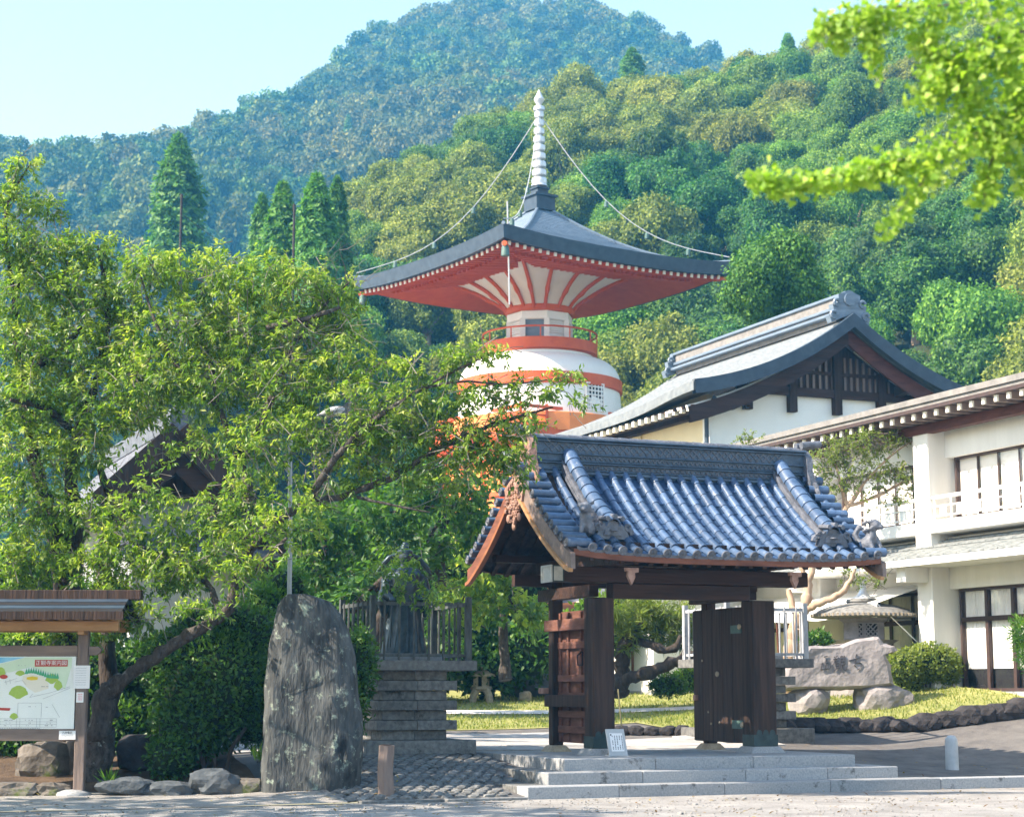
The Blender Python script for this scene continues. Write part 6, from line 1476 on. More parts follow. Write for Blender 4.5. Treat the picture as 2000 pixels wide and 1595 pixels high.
def left_house():
    w0 = 16.0; ua, za = onW(350, 832, w0); ul, zl = onW(200, 972, w0); ur = 2 * ua - ul + 1.0; w1 = w0 + 9
    T = Thing('temple_house', 'white walled house with a sunlit tiled gable roof behind the cherry trees', 'house', (ua, w0 + 4, 1.2)); sl = (za - zl) / (ua - ul)
    z = lambda u: za - abs(u - ua) * sl
    rf = MB()
    for a, b in ((ul, ua), (ua, ur)):
        rf.add([(a, w0, z(a)), (b, w0, z(b)), (b, w1, z(b)), (a, w1, z(a)), (a, w0, z(a) - .16), (b, w0, z(b) - .16), (b, w1, z(b) - .16), (a, w1, z(a) - .16)], [(0, 1, 2, 3), (7, 6, 5, 4), (0, 4, 5, 1), (2, 6, 7, 3), (0, 3, 7, 4)])
    roof = T.part('roof', rf, M['tile_old'])
    tm = MB(); Ls = math.hypot(ua - ul, za - zl); a_ = np.linspace(0, math.pi, 6); tm.strip([[(.085 * math.cos(t), y, .085 * math.sin(t)) for t in a_] for y in (0, Ls)]); me = tm.mesh('tile_row', True); me.materials.append(M['tile_old'])
    for i in range(24):
        w = w0 + .15 + i * .36; T.put('tile_row', me, axes((ul, w, zl + .01), (0, -1, 0), ((ua - ul) / Ls, 0, (za - zl) / Ls), (-(za - zl) / Ls, 0, (ua - ul) / Ls)), roof)
    T.part('ridge', MB().box(ua - .2, ua + .2, w0 + .05, w1, za - .05, za + .35).tube([(ua, w0 - .02, za + .38), (ua, w1, za + .38)], .13, 8), M['tile_old'], roof)
    T.part('verge', MB().bar((ul - .1, w0 - .04, zl - .12), (ua, w0 - .04, za - .12), .1, .5).bar((ua, w0 - .04, za - .12), (ur + .1, w0 - .04, z(ur) - .12), .1, .5), M['wood_dark'], roof)
    T.part('bargeboard', MB().bar((ul + .3, w0 + .25, zl - .5), (ua, w0 + .25, za - .72), .1, .42).bar((ua, w0 + .25, za - .72), (ur - .2, w0 + .25, z(ur) - .5), .1, .42), M['wood_beam'], roof)
    T.part('wall', MB().prism([(ul + .9, .6), (ur - .9, .6), (ur - .9, z(ur - .9) - .3), (ua, za - .35), (ul + .9, z(ul + .9) - .3)], lambda a, b, d: (a, d, b), w0 + 1.0, w1 - .5), M['plaster_grey'])
    T.part('gable_shutter', MB().prism([(ul + 1.2, zl + .1), (ur - 1.2, zl + .1), (ua, za - .5)], lambda a, b, d: (a, d, b), w0 + .9, w0 + .98), M['wood_dark'])
    T.part('pent_roof', MB().prism([(w0 - .1, zl - 1.15), (w0 + 1.0, zl - .7), (w0 + 1.0, zl - .8), (w0 - .1, zl - 1.27)], lambda a, b, d: (d, a, b), ul + .4, ur - .3), M['tile_old'])
left_house()
def store():
    c = ground(1279, 1358); u, w = UW(c); T = Thing('white_storehouse', 'small white walled storehouse seen through the gate behind the pine branch', 'building', (u, w, c[2]))
    T.part('wall', MB().box(u, u + 3.2, w, w + 5, c[2] - .3, c[2] + 2.6), M['plaster']); T.part('base_course', MB().box(u - .03, u + 3.2, w - .03, w + 5, c[2] - .3, c[2] + .12), M['granite'])
    T.part('corner_pillar', MB().box(u - .05, u + .25, w - .05, w + .25, c[2] + .12, c[2] + 2.6), M['white'])
    T.part('door_post', MB().box(u - .04, u - .002, w + 1.2, w + 1.28, c[2] + .5, c[2] + 2.4), M['wood_red'])
    T.part('roof', MB().prism([(-.6, 2.55), (1.6, 3.5), (3.8, 2.55), (1.6, 3.3)], lambda a, b, d: (u + a, d, c[2] + b), w - .5, w + 5.5), M['tile_old'])
store()
for px, y0, y1, Y, lb in ((355, 380, 480, 100, 'thin utility pole in front of the tall bushy conifer'), (575, 400, 500, 100, 'thin grey pole between the slender conifers')):
    a, b = P(px, y0, Y), P(px, y1, Y); bs = MB().tube([(a[0], Y, 2), tuple(a)], [.085, .07], 8)
    bs.tube([tuple(a + [0, 0, -.25]), tuple(a + [0, 0, .02])], .085, 8)
    if px < 400: bs.tube([tuple(P(357, 420, Y)), tuple(P(425, 470, Y + 1))], .02, 4)
    solo('utility_pole', bs, M['bark_dark'], lb, 'pole', (a[0], Y, 2))

# ------------------------------------------------------------------ near trees
def Q(p): return np.array(P(*p))
def blob_points(blobs, dens, g):
    """cluster centres, and the outward direction, in ellipsoids given by photo centre, half sizes and depth"""
    C, O = [], []
    for (px, py, rx, ry, Y, f) in blobs:
        k = mpp(Y); c = P(px, py, Y); n = max(6, int(rx * ry * dens * f)); v = g.normal(size=(n, 3)); v /= np.linalg.norm(v, axis=1, keepdims=True)
        r = g.uniform(.12, 1, n)[:, None] ** .5; dd = min(rx, ry * 1.2) * 1.15
        C.append(c + v * r * np.array([rx * k, dd * k, ry * k])); O.append(v)
    C = np.concatenate(C); O = np.concatenate(O); r = C - EYE; a = r @ FWD; X = CX + FPX * (r @ RGT) / a; Yp_ = CY - FPX * (r @ UPV) / a; keep = np.ones(len(C), bool)
    for (x0, x1, y0, y1, ymax, p) in GAPS: keep &= ~((X > x0) & (X < x1) & (Yp_ > y0) & (Yp_ < y1) & (C[:, 1] < ymax) & (g.random(len(C)) < p))
    return C[keep], O[keep]
GAPS = [(612, 688, 778, 830, 30.6, .92), (556, 580, 850, 1190, 30.6, .7), (212, 335, 838, 965, 31, .82), (335, 440, 880, 990, 31, .6), (400, 500, 1110, 1180, 31, .5)]
def foliage(tree, blobs, m, dens, per, ln, wd, seed, shoot=.32, droop=.35, twigs=.4, tmat='twig', top_light=.38, lean=.25, name='crown'):
    g = np.random.default_rng(seed); C, O = blob_points(blobs, dens, g); n = len(C)
    sd = O * .8 + g.normal(size=(n, 3)) * .6 + np.array([0, 0, .25 - lean]); sd /= np.linalg.norm(sd, axis=1, keepdims=True)
    t = g.uniform(0, 1, (n, per)); a = g.uniform(0, 2 * math.pi, (n, per))
    base = C[:, None] + sd[:, None] * (t[..., None] - .5) * shoot
    out = g.normal(size=(n, per, 3)); out -= (out * sd[:, None]).sum(-1, keepdims=True) * sd[:, None]; out /= np.linalg.norm(out, axis=-1, keepdims=True)
    D = sd[:, None] * .55 + out * .8 + np.array([0, 0, -droop]); Nn = np.array([0, 0, 1.]) + g.normal(size=(n, per, 3)) * .55 + O[:, None] * .3
    tone = np.repeat(g.normal(.0, .14, n)[:, None], per, 1)
    tint = np.clip(.39 + tone + top_light * (O[:, None, 2] * .5) + g.normal(0, .14, (n, per)), 0, 1)  # leaves tinted lighter towards the top: sunlight put into the colour
    N_ = n * per; off = np.array(tree.location) if tree is not None else np.zeros(3)
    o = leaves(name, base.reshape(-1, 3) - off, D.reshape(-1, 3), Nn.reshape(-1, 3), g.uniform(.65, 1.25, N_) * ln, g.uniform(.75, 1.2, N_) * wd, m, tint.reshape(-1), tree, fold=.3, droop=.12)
    if twigs:
        b = MB(); idx = np.nonzero(g.random(n) < twigs)[0]
        for i in idx:
            c = C[i] - off; s = sd[i]; L = g.uniform(.3, 1.0) * shoot * 2; b.tube([tuple(c + s * shoot * .5), tuple(c - s * L * .4 + g.normal(size=3) * .02), tuple(c - s * L + np.array([g.normal() * .06, g.normal() * .06, -.05]))], [.003, .005, .008], 3, caps=False)
        tw = link('twigs', b.mesh('twigs'), tree, M[tmat]); tw['kind'] = 'stuff'
    return o
def tree_root(name, label, cat, p, group=None):
    e = bpy.data.objects.new(name, None); COL.objects.link(e); e.location = p; return tag(e, label, cat, group)
def limbs(tree, lst, m, n=9, sub='limb'):
    off = np.array(tree.location)
    for i, (pts, rad) in enumerate(lst):
        b = MB(); bumpy_tube(b, [Q(p) - off for p in pts], rad, n); link('trunk' if i == 0 else sub, b.mesh('trunk' if i == 0 else sub, True, ang=70), tree, M[m])
# leaning cherry: from behind the map board up to the right
TA = tree_root('cherry_tree', 'old cherry tree leaning right over the clipped shrub, its boughs reaching the gate roof', 'tree', tuple(P(190, 1560, 28.9) * [1, 1, 0]))
limbs(TA, [([(185, 1565, 28.9), (190, 1450, 28.9), (205, 1360, 28.8), (245, 1325, 28.6), (300, 1285, 28.4), (380, 1232, 28.2), (440, 1195, 28.2), (462, 1150, 28.2)], [.28, .23, .16, .115, .095, .088, .082, .078]),
           ([(455, 1165, 28.2), (470, 1110, 28.1), (500, 1060, 28.0), (540, 1018, 28.0), (600, 985, 28.0), (680, 965, 27.9), (760, 935, 27.8), (850, 880, 27.6), (960, 830, 27.4), (1080, 795, 27.2)], [.068, .064, .068, .08, .058, .045, .06, .045, .03, .012]),
           ([(500, 1060, 28.0), (490, 980, 28.4), (470, 900, 28.6), (430, 800, 28.8), (410, 700, 29), (380, 620, 29.2)], [.085, .075, .06, .05, .035, .02]),
           ([(470, 900, 28.6), (520, 800, 28.3), (560, 700, 28.2), (620, 610, 28.2), (690, 545, 28.2)], [.055, .05, .042, .03, .012]),
           ([(600, 985, 28), (650, 900, 27.6), (720, 830, 27.4), (820, 760, 27.2), (960, 690, 27)], [.06, .05, .04, .025, .01]),
           ([(820, 760, 27.2), (900, 745, 27.1), (1000, 750, 27), (1110, 735, 27)], [.025, .02, .014, .006]),
           ([(430, 800, 28.8), (350, 720, 28.8), (300, 620, 28.8), (270, 520, 28.8)], [.045, .035, .025, .012]),
           ([(462, 1150, 28.2), (520, 1090, 27.6), (560, 1050, 27.2)], [.05, .04, .02]), ([(520, 640, 28.2), (600, 622, 28), (665, 600, 28)], [.05, .045, .02]),
           ([(680, 965, 27.9), (760, 985, 27.6), (840, 1000, 27.5)], [.03, .02, .008]), ([(430, 1200, 28.2), (400, 1130, 28.6), (330, 1090, 28.8), (260, 1060, 29)], [.06, .05, .04, .02])], 'bark')
foliage(TA, [(300, 520, 70, 50, 28.8, 1), (400, 545, 90, 70, 28.8, 1), (510, 545, 80, 60, 28.4, 1), (600, 560, 70, 55, 28.2, .9), (670, 560, 40, 35, 28.2, .7),
             (350, 640, 110, 80, 29, 1), (480, 640, 110, 80, 28.8, 1), (590, 650, 80, 65, 28.4, .8), (310, 740, 110, 80, 29, .9), (440, 750, 120, 90, 29, 1), (570, 740, 90, 70, 28.4, .9), (670, 700, 60, 50, 28, .6), (700, 780, 90, 55, 27.6, .8),
             (820, 725, 75, 28, 27.2, .9), (900, 695, 60, 22, 27, .9), (970, 690, 40, 18, 27, .9), (860, 780, 90, 40, 27.3, .8), (960, 775, 70, 32, 27.1, .7), (1050, 770, 50, 24, 27.1, .7), (1110, 735, 35, 16, 27, .9), (1140, 790, 32, 16, 27, .7), (1020, 745, 60, 16, 27, .6), (920, 845, 110, 42, 27.4, .8), (1030, 830, 50, 32, 27.2, .7),
             (760, 850, 110, 55, 27.7, .8), (650, 840, 100, 60, 28, .8), (540, 850, 110, 70, 28.5, .8), (420, 860, 100, 50, 28.8, .6), (880, 910, 100, 45, 27.6, .7), (990, 890, 60, 35, 27.3, .7), (760, 930, 90, 35, 27.8, .45), (630, 930, 90, 45, 28, .5),
             (400, 980, 100, 50, 28.6, .6), (500, 970, 70, 50, 28.2, .5), (330, 1060, 90, 45, 28.8, .6), (440, 1060, 60, 45, 28, .7), (350, 1130, 100, 28, 28.4, .5), (470, 1130, 50, 30, 27.8, .5), (280, 1210, 60, 40, 28.2, .6), (560, 1080, 50, 30, 27.4, .35), (770, 1115, 55, 55, 30.5, .55), (850, 1160, 50, 40, 30.5, .5), (530, 1030, 70, 40, 27.5, .7), (480, 1110, 50, 40, 27.6, .8), (400, 1190, 70, 30, 27.8, .45), (600, 975, 70, 30, 27.5, .45), (240, 1060, 60, 60, 28.8, 1), (330, 1110, 90, 50, 28.6, .9), (430, 1090, 70, 40, 28.4, .7), (240, 1160, 70, 40, 28.8, .9), (360, 1030, 80, 40, 28.8, .6), (680, 660, 50, 40, 28.4, .6), (740, 720, 60, 40, 28, .7), (800, 820, 80, 40, 27.6, .7), (940, 880, 70, 40, 27.4, .7), (1010, 920, 40, 40, 27.6, .5), (860, 960, 80, 40, 28, .5), (700, 830, 80, 50, 28, .6), (500, 900, 80, 50, 28, .6), (600, 1040, 70, 30, 28.2, .4), (700, 900, 70, 40, 27.8, .6), (590, 760, 80, 60, 28.2, .6), (660, 620, 60, 60, 28.6, .7), (430, 1000, 80, 40, 28.4, .6)],
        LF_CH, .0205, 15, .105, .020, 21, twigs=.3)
def bare_twigs(tree, starts, n, m, seed):
    g = random.Random(seed); b = MB(); off = np.array(tree.location)
    def grow(p, d, L, r, lvl):
        pts = [p]; k = 5
        for i in range(k):
            d = (d + np.array([g.gauss(0, .16), g.gauss(0, .16), g.gauss(.02, .16)])); d /= np.linalg.norm(d); pts.append(pts[-1] + d * L / k)
            if lvl < 2 and g.random() < .62: e = d + np.array([g.gauss(0, .6), g.gauss(0, .5), g.gauss(.1, .6)]); grow(pts[-1], e / np.linalg.norm(e), L * g.uniform(.4, .7), r * .55, lvl + 1)
        b.tube([tuple(q) for q in pts], [r * (1 - .75 * i / k) for i in range(k + 1)], 4, caps=False)
    for q in range(n):
        s0, s1 = g.choice(starts); t = g.random(); p = Q(s0) * (1 - t) + Q(s1) * t - off; d = np.array([g.gauss(.35, .6), g.gauss(-.2, .4), g.gauss(.45, .5)]); grow(p, d / np.linalg.norm(d), g.uniform(.5, 1.25), g.uniform(.008, .014), 0)
    o = link('bare_twigs', b.mesh('bare_twigs'), tree, M[m]); o['kind'] = 'stuff'
bare_twigs(TA, [((540, 1018, 28.0), (680, 965, 27.9)), ((600, 985, 28), (720, 830, 27.4)), ((680, 965, 27.9), (850, 880, 27.6)), ((470, 900, 28.6), (560, 700, 28.2)), ((560, 700, 28.2), (690, 545, 28.2)), ((850, 880, 27.6), (1000, 820, 27.3))], 46, 'twig', 4)
TB = tree_root('cherry_tree', 'cherry tree with two mossy upright trunks behind the map board roof', 'tree', tuple(P(130, 1540, 30) * [1, 1, 0]))
limbs(TB, [([(150, 1560, 30), (135, 1300, 30), (128, 1150, 30), (110, 1040, 30), (85, 960, 30), (60, 860, 30), (40, 740, 30), (30, 600, 29.8), (50, 450, 29.6)], [.26, .23, .22, .19, .12, .09, .07, .05, .02]),
           ([(132, 1150, 30), (150, 1060, 29.9), (138, 960, 29.8), (150, 850, 29.8), (190, 740, 29.6), (210, 600, 29.6), (190, 480, 29.5)], [.16, .14, .11, .09, .07, .05, .02]),
           ([(215, 1400, 30.6), (208, 1200, 30.6), (200, 1100, 30.6), (215, 1000, 30.6), (190, 900, 30.4)], [.17, .15, .12, .09, .05]),
           ([(150, 850, 29.8), (90, 800, 29.4), (20, 780, 29)], [.07, .055, .03]), ([(40, 740, 30), (110, 690, 29.6), (160, 640, 29.4)], [.06, .05, .03]), ([(30, 600, 29.8), (10, 420, 29.6), (60, 320, 29.6)], [.04, .03, .008]), ([(190, 740, 29.6), (260, 700, 29.4), (330, 640, 29.2)], [.05, .035, .015])], 'bark_dark')
foliage(TB, [(45, 330, 40, 28, 29.6, .9), (30, 390, 55, 40, 29.6, .9), (90, 410, 50, 30, 29.6, .7), (20, 470, 70, 60, 29.6, 1), (100, 500, 80, 50, 29.6, 1), (190, 490, 70, 45, 29.6, .9), (60, 570, 100, 60, 29.6, 1), (170, 580, 100, 70, 29.6, 1), (250, 590, 60, 60, 29.5, 1), (50, 670, 100, 70, 29.7, 1), (160, 680, 100, 70, 29.6, 1), (250, 690, 70, 70, 29.4, .9),
             (60, 780, 110, 80, 29.7, 1), (180, 790, 100, 80, 29.6, 1), (60, 890, 100, 80, 29.6, .9), (170, 880, 70, 60, 29.4, .8), (40, 990, 90, 70, 29.4, .9), (150, 1000, 70, 50, 29.2, .6), (220, 1000, 50, 40, 29.0, .6), (60, 1090, 100, 50, 29.2, 1), (190, 1110, 90, 40, 29, .9), (280, 960, 60, 45, 28.8, .8), (270, 820, 70, 70, 29.2, .8), (300, 880, 60, 50, 29, .5), (40, 1150, 80, 40, 29.2, .8), (120, 1240, 130, 22, 29.8, 1)],
        LF_CH, .024, 15, .105, .020, 22, twigs=.3)
bare_twigs(TB, [((150, 850, 29.8), (210, 600, 29.6)), ((40, 740, 30), (30, 450, 29.6)), ((138, 960, 29.8), (215, 1000, 30.6)), ((190, 740, 29.6), (330, 640, 29.2))], 24, 'twig', 8)
# clipped shrub and undergrowth on the left
def shrub(name, label, cat, blobs, m, dens, per, ln, wd, seed, stems=(), smat='bark_dark', top_light=.3, core=True, group=None, **kw):
    c = P(blobs[0][0], blobs[0][1], blobs[0][4]); zb = min(P(b[0], b[1] + b[3], b[4])[2] for b in blobs); t = tree_root(name, label, cat, (c[0], c[1], max(0, zb)), group)
    g = np.random.default_rng(seed); C, O = [], []
    for (px, py, rx, ry, Y, f) in blobs:
        k = mpp(Y); c = P(px, py, Y); n = int(rx * ry * dens * f); v = unit(n); C.append(c + v * NR.uniform(.86, 1.04, n)[:, None] * np.array([rx * k, min(rx, ry * 1.3) * k, ry * k])); O.append(v)
    C = np.concatenate(C); O = np.concatenate(O); n = len(C); D = np.repeat(O, per, 0) * .7 + g.normal(size=(n * per, 3)) * .7 + [0, 0, .15]; base = np.repeat(C, per, 0) + g.normal(size=(n * per, 3)) * ln * .5
    tint = np.clip(.4 + np.repeat(O[:, 2], per) * top_light + np.repeat(g.normal(0, .12, n), per) + g.normal(0, .14, n * per), 0, 1)  # upward sides tinted lighter, light from above painted into the leaves
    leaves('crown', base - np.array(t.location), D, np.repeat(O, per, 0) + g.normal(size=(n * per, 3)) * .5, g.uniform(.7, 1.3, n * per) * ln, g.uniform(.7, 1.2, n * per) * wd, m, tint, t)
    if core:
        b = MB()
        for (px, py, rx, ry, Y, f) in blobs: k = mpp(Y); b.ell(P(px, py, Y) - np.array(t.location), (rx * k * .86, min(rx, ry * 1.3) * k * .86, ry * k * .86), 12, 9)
        link('shaded_inner_mass', b.mesh('shaded_inner_mass', True), t, M['core'])  # solid dark body whose colour stands in for the shrub's inner shade
    off = np.array(t.location)
    for pts, rad in stems: b = MB(); bumpy_tube(b, [Q(p) - off for p in pts], rad, 6, 4); link('stem', b.mesh('stem', True, ang=70), t, M[smat])
    return t
shrub('clipped_shrub', 'large dark clipped evergreen shrub left of the tall standing stone', 'shrub', [(420, 1340, 120, 120, 29.6, 1), (370, 1420, 70, 70, 29.3, 1), (470, 1240, 75, 62, 29.8, 1), (340, 1300, 60, 70, 29.6, 1), (500, 1380, 45, 80, 29.5, 1), (400, 1230, 60, 45, 29.8, 1), (330, 1480, 40, 40, 28.8, .8)], LF_DK, .20, 3, .085, .022, 31,
      [([(440, 1540, 29), (450, 1470, 29), (480, 1420, 29)], [.05, .04, .03]), ([(400, 1540, 29), (395, 1480, 29), (360, 1420, 29)], [.05, .04, .03]), ([(425, 1540, 29), (420, 1480, 29)], [.04, .03])])
shrub('evergreen_shrub', 'dark undergrowth behind the map board and the two cherry trunks', 'shrub', [(60, 1280, 110, 90, 32.5, 1), (180, 1330, 90, 90, 32, 1), (60, 1430, 110, 90, 32, 1), (230, 1450, 80, 90, 31.5, 1), (280, 1330, 60, 80, 32, .8), (-40, 1350, 80, 120, 32, .8), (40, 1150, 110, 60, 33, .9), (170, 1200, 90, 60, 33, .9)], LF_DK, .13, 3, .12, .034, 34)
shrub('green_shrub', 'fresh green shrub between the clipped shrub and the standing stone', 'shrub', [(515, 1200, 45, 55, 31, 1), (560, 1150, 40, 40, 31.5, .8)], LF_GN, .22, 3, .10, .026, 32)
shrub('green_shrub', 'leafy shrub growing right behind the standing stone', 'shrub', [(700, 1300, 30, 70, 29.4, 1), (690, 1390, 22, 50, 29.2, .8)], LF_DK, .25, 3, .09, .024, 33)
for i, (px, py, lb) in enumerate(((215, 1520, 'strap leaved tuft right of the map board post'), (305, 1552, 'tiny grass tuft at the forecourt edge'), (505, 1470, 'small yellow green fern beside the standing stone'))):
    c = P(px, py + 12, 28.0); n = 40 if i != 1 else 18; t = tree_root('grass_tuft', lb, 'plant', tuple(c)); D = np.stack([NR.normal(0, .5, n), NR.normal(0, .5, n), np.ones(n) * .8], 1)
    leaves('blade', NR.normal(0, .03, (n, 3)), D, unit(n), NR.uniform(.15, .3, n) * (1 if i != 1 else .5), np.full(n, .014), LF_GN, NR.uniform(.3, 1, n), t)['kind'] = 'stuff'
# garden trees behind the statue
GT = [('garden_tree', 'fresh green maple with a dark forked trunk behind the statue', [(860, 1150, 40.5), (862, 1060, 40.5), (880, 985, 40.5)], [(760, 1000, 90, 60, 40, 1), (860, 960, 100, 60, 40.5, 1), (830, 1060, 90, 50, 40, .9), (930, 1010, 80, 60, 41, .9), (780, 1100, 80, 40, 39.5, .7)], LF_GN, 'bark_dark'),
      ('garden_tree', 'yellow green tree close under the left bargeboard of the gate', [(985, 1330, 43), (980, 1180, 43), (950, 1060, 43)], [(950, 1100, 80, 70, 42, 1), (1000, 1180, 70, 50, 42, 1), (900, 1180, 60, 50, 42, .9), (1040, 1200, 40, 40, 43, .9), (960, 930, 60, 40, 43, .7)], LF_CH, 'bark'),
      ('garden_tree', 'green tree behind the lamp pole', [(610, 1330, 42), (620, 1180, 42), (640, 1060, 42)], [(620, 1030, 90, 70, 41, 1), (680, 1110, 80, 60, 41, 1), (600, 1120, 60, 50, 41, .9), (700, 1010, 70, 50, 41, .9)], LF_GN, 'bark_dark'),
      ('garden_tree', 'tree with a thick dark slanting trunk left of the statue rails', [(715, 1345, 36), (722, 1280, 36), (745, 1200, 36), (750, 1130, 36)], [(690, 1180, 70, 50, 36.5, .8), (750, 1150, 60, 40, 36.5, .6), (650, 1240, 50, 50, 37, .8)], LF_DK, 'bark_dark')]
for i, (nm, lb, tr, bl, m, bk) in enumerate(GT):
    c = P(*tr[0]); t = tree_root(nm, lb, 'tree', tuple(c)); r0 = .2 if i == 3 else .13; limbs(t, [(tr, [r0 * (1 - .22 * j) for j in range(len(tr))])] + [([tr[-1], (b[0], b[1], b[4])], [r0 * .4, .02]) for b in bl[:3]], bk, 7)
    foliage(t, bl, m, .0125, 11, .20, .055, 40 + i, twigs=.25, shoot=.45)
b_ = MB(); bumpy_tube(b_, [Q((640, 1345, 36)) , Q((710, 1300, 35.5)), Q((790, 1275, 35)), Q((800, 1250, 35))], [.2, .17, .13, .08], 8); o = solo('fallen_limb', b_, M['bark_dark'], 'thick dark branch slanting behind the left side of the statue rails', 'branch', tuple(Q((640, 1345, 36))), smooth=True)
for i, (lb, bl, m) in enumerate((('dark evergreen shrub behind the four legged lantern', [(960, 1300, 70, 55, 47, 1), (1030, 1270, 60, 60, 47, 1)], LF_DK), ('dark evergreen shrub behind the standing stone', [(620, 1290, 90, 60, 44, 1), (560, 1250, 60, 60, 44, 1)], LF_DK), ('dark shrub filling the space behind the statue pedestal', [(840, 1290, 90, 55, 46, 1), (760, 1290, 60, 50, 46, 1), (880, 1220, 90, 60, 47, 1)], LF_DK), ('glossy green shrub left of the storehouse', [(1110, 1270, 60, 70, 49, 1), (1180, 1220, 60, 60, 49, 1)], LF_GN), ('tall dark evergreen behind the statue and left house', [(700, 1150, 130, 90, 52, 1), (560, 1080, 90, 90, 54, 1), (900, 1100, 110, 110, 52, 1), (1010, 1140, 70, 90, 53, 1)], LF_DK))):
    shrub('evergreen_shrub', lb, 'shrub', bl, m, .11, 3, .17, .05, 60 + i)
shrub('clipped_bush', 'low rounded clipped bush in front of the white storehouse', 'shrub', [(1305, 1338, 36, 20, 43, 1)], LF_DK, .6, 3, .07, .022, 70)
shrub('clipped_bush', 'brighter bush just behind the low rounded one by the storehouse', 'shrub', [(1345, 1325, 26, 22, 45, 1)], LF_GN, .6, 3, .08, .024, 71)
pc = ground(1815, 1358); Yc = pc[1]
shrub('round_shrub', 'round topped clipped shrub on bare stems right of the name stone', 'shrub', [(1815, 1293, 56, 34, Yc, 1), (1768, 1300, 36, 28, Yc - .2, 1), (1775, 1335, 26, 24, Yc, .8), (1845, 1305, 30, 30, Yc, 1)], LF_CM, .7, 3, .075, .024, 72, [([(1812, 1362, Yc), (1812 + d * .5, 1345, Yc), (1812 + d, 1312, Yc - .1)], [.03, .022, .012]) for d in (-34, -18, -6, 8, 20, 32, 40)], 'bark_dark', top_light=.2)
shrub('small_shrub', 'small dark leaved plant behind the left end of the name stone', 'shrub', [(1595, 1250, 24, 12, 40.5, 1)], LF_DK, .8, 3, .1, .028, 73, core=False)
shrub('pine_tuft', 'bright green twig reaching in at the right edge before the glass door', 'plant', [(1996, 1235, 14, 22, 30, 1), (2003, 1275, 14, 20, 30, 1)], LF_GN, .5, 4, .12, .012, 74, core=False)
# pine seen through the gate
tp = tree_root('pine_tree', 'pine with a long horizontal limb seen through the gate', 'tree', tuple(P(1212, 1362, 43.)))
Yp = 43.0
limbs(tp, [([(1208, 1356, Yp), (1214, 1310, Yp), (1225, 1255, Yp), (1250, 1215, Yp)], [.22, .19, .16, .1]), ([(1200, 1330, Yp), (1240, 1322, Yp - .3), (1300, 1300, Yp - .5), (1345, 1282, Yp - .6), (1400, 1262, Yp - .6)], [.15, .15, .14, .13, .10]), ([(1240, 1250, Yp), (1310, 1268, Yp - .4), (1330, 1240, Yp - .4)], [.10, .10, .05])], 'bark_dark')
foliage(tp, [(1235, 1200, 50, 32, Yp, 1), (1300, 1195, 60, 26, Yp, 1), (1225, 1245, 30, 28, Yp, .8), (1340, 1215, 50, 34, Yp + .3, 1), (1290, 1235, 40, 20, Yp, .7), (1180, 1200, 40, 40, Yp, 1)], LF_CM, .03, 16, .26, .012, 75, shoot=.25, droop=0, twigs=.1)
foliage(tp, [(1330, 1235, 60, 30, Yp + .8, 1), (1260, 1225, 50, 30, Yp + .6, 1)], LF_PN, .03, 14, .26, .014, 76, shoot=.25, droop=0, twigs=0)
solo('bamboo_stake', MB().tube([tuple(P(1207, 1345, 33)), tuple(P(1214, 1418, 33))], .012, 6), M['bamboo'], 'thin bamboo stake standing in the lawn beside the left gate post', 'stake', tuple(P(1214, 1418, 33)))
# smooth barked tree before the annex
Yt = 42.0; tc = tree_root('crape_myrtle', 'smooth pale barked tree with small olive leaves in front of the annex balcony', 'tree', tuple(P(1545, 1300, Yt)))
limbs(tc, [([(1536, 1345, Yt), (1546, 1255, Yt), (1556, 1215, Yt), (1574, 1180, Yt), (1578, 1140, Yt), (1590, 1100, Yt), (1620, 1040, Yt), (1655, 990, Yt), (1690, 940, Yt)], [.19, .17, .14, .13, .10, .09, .075, .06, .03]),
           ([(1566, 1195, Yt), (1600, 1178, Yt - .2), (1640, 1160, Yt - .3), (1660, 1135, Yt - .3), (1670, 1110, Yt - .3)], [.10, .085, .07, .06, .04]), ([(1655, 990, Yt), (1640, 940, Yt), (1630, 890, Yt)], [.05, .035, .015]), ([(1655, 990, Yt), (1720, 965, Yt), (1790, 930, Yt), (1850, 925, Yt)], [.045, .035, .02, .006]), ([(1578, 1140, Yt), (1560, 1090, Yt)], [.07, .05]), ([(1620, 1040, Yt), (1610, 980, Yt), (1590, 930, Yt)], [.045, .03, .012]), ([(1690, 940, Yt), (1740, 890, Yt), (1800, 850, Yt)], [.03, .02, .006]), ([(1556, 1215, Yt), (1540, 1150, Yt + .3)], [.08, .06])], 'bark_pale')
foliage(tc, [(1650, 880, 60, 34, Yt, 1), (1710, 865, 60, 34, Yt, 1), (1610, 905, 40, 34, Yt, .9), (1770, 850, 40, 20, Yt, .8), (1680, 930, 80, 36, Yt, .7), (1760, 925, 55, 26, Yt, .8), (1790, 955, 40, 18, Yt, .8), (1620, 970, 30, 26, Yt, .6), (1848, 918, 22, 10, Yt, .8), (1730, 975, 60, 20, Yt, .35), (1700, 1130, 45, 18, Yt - .4, .7), (1650, 1120, 30, 20, Yt, .5), (1455, 858, 36, 9, 40, .9)], LF_CM, .042, 12, .08, .022, 77, shoot=.3, droop=.1, twigs=.9, tmat='twig')
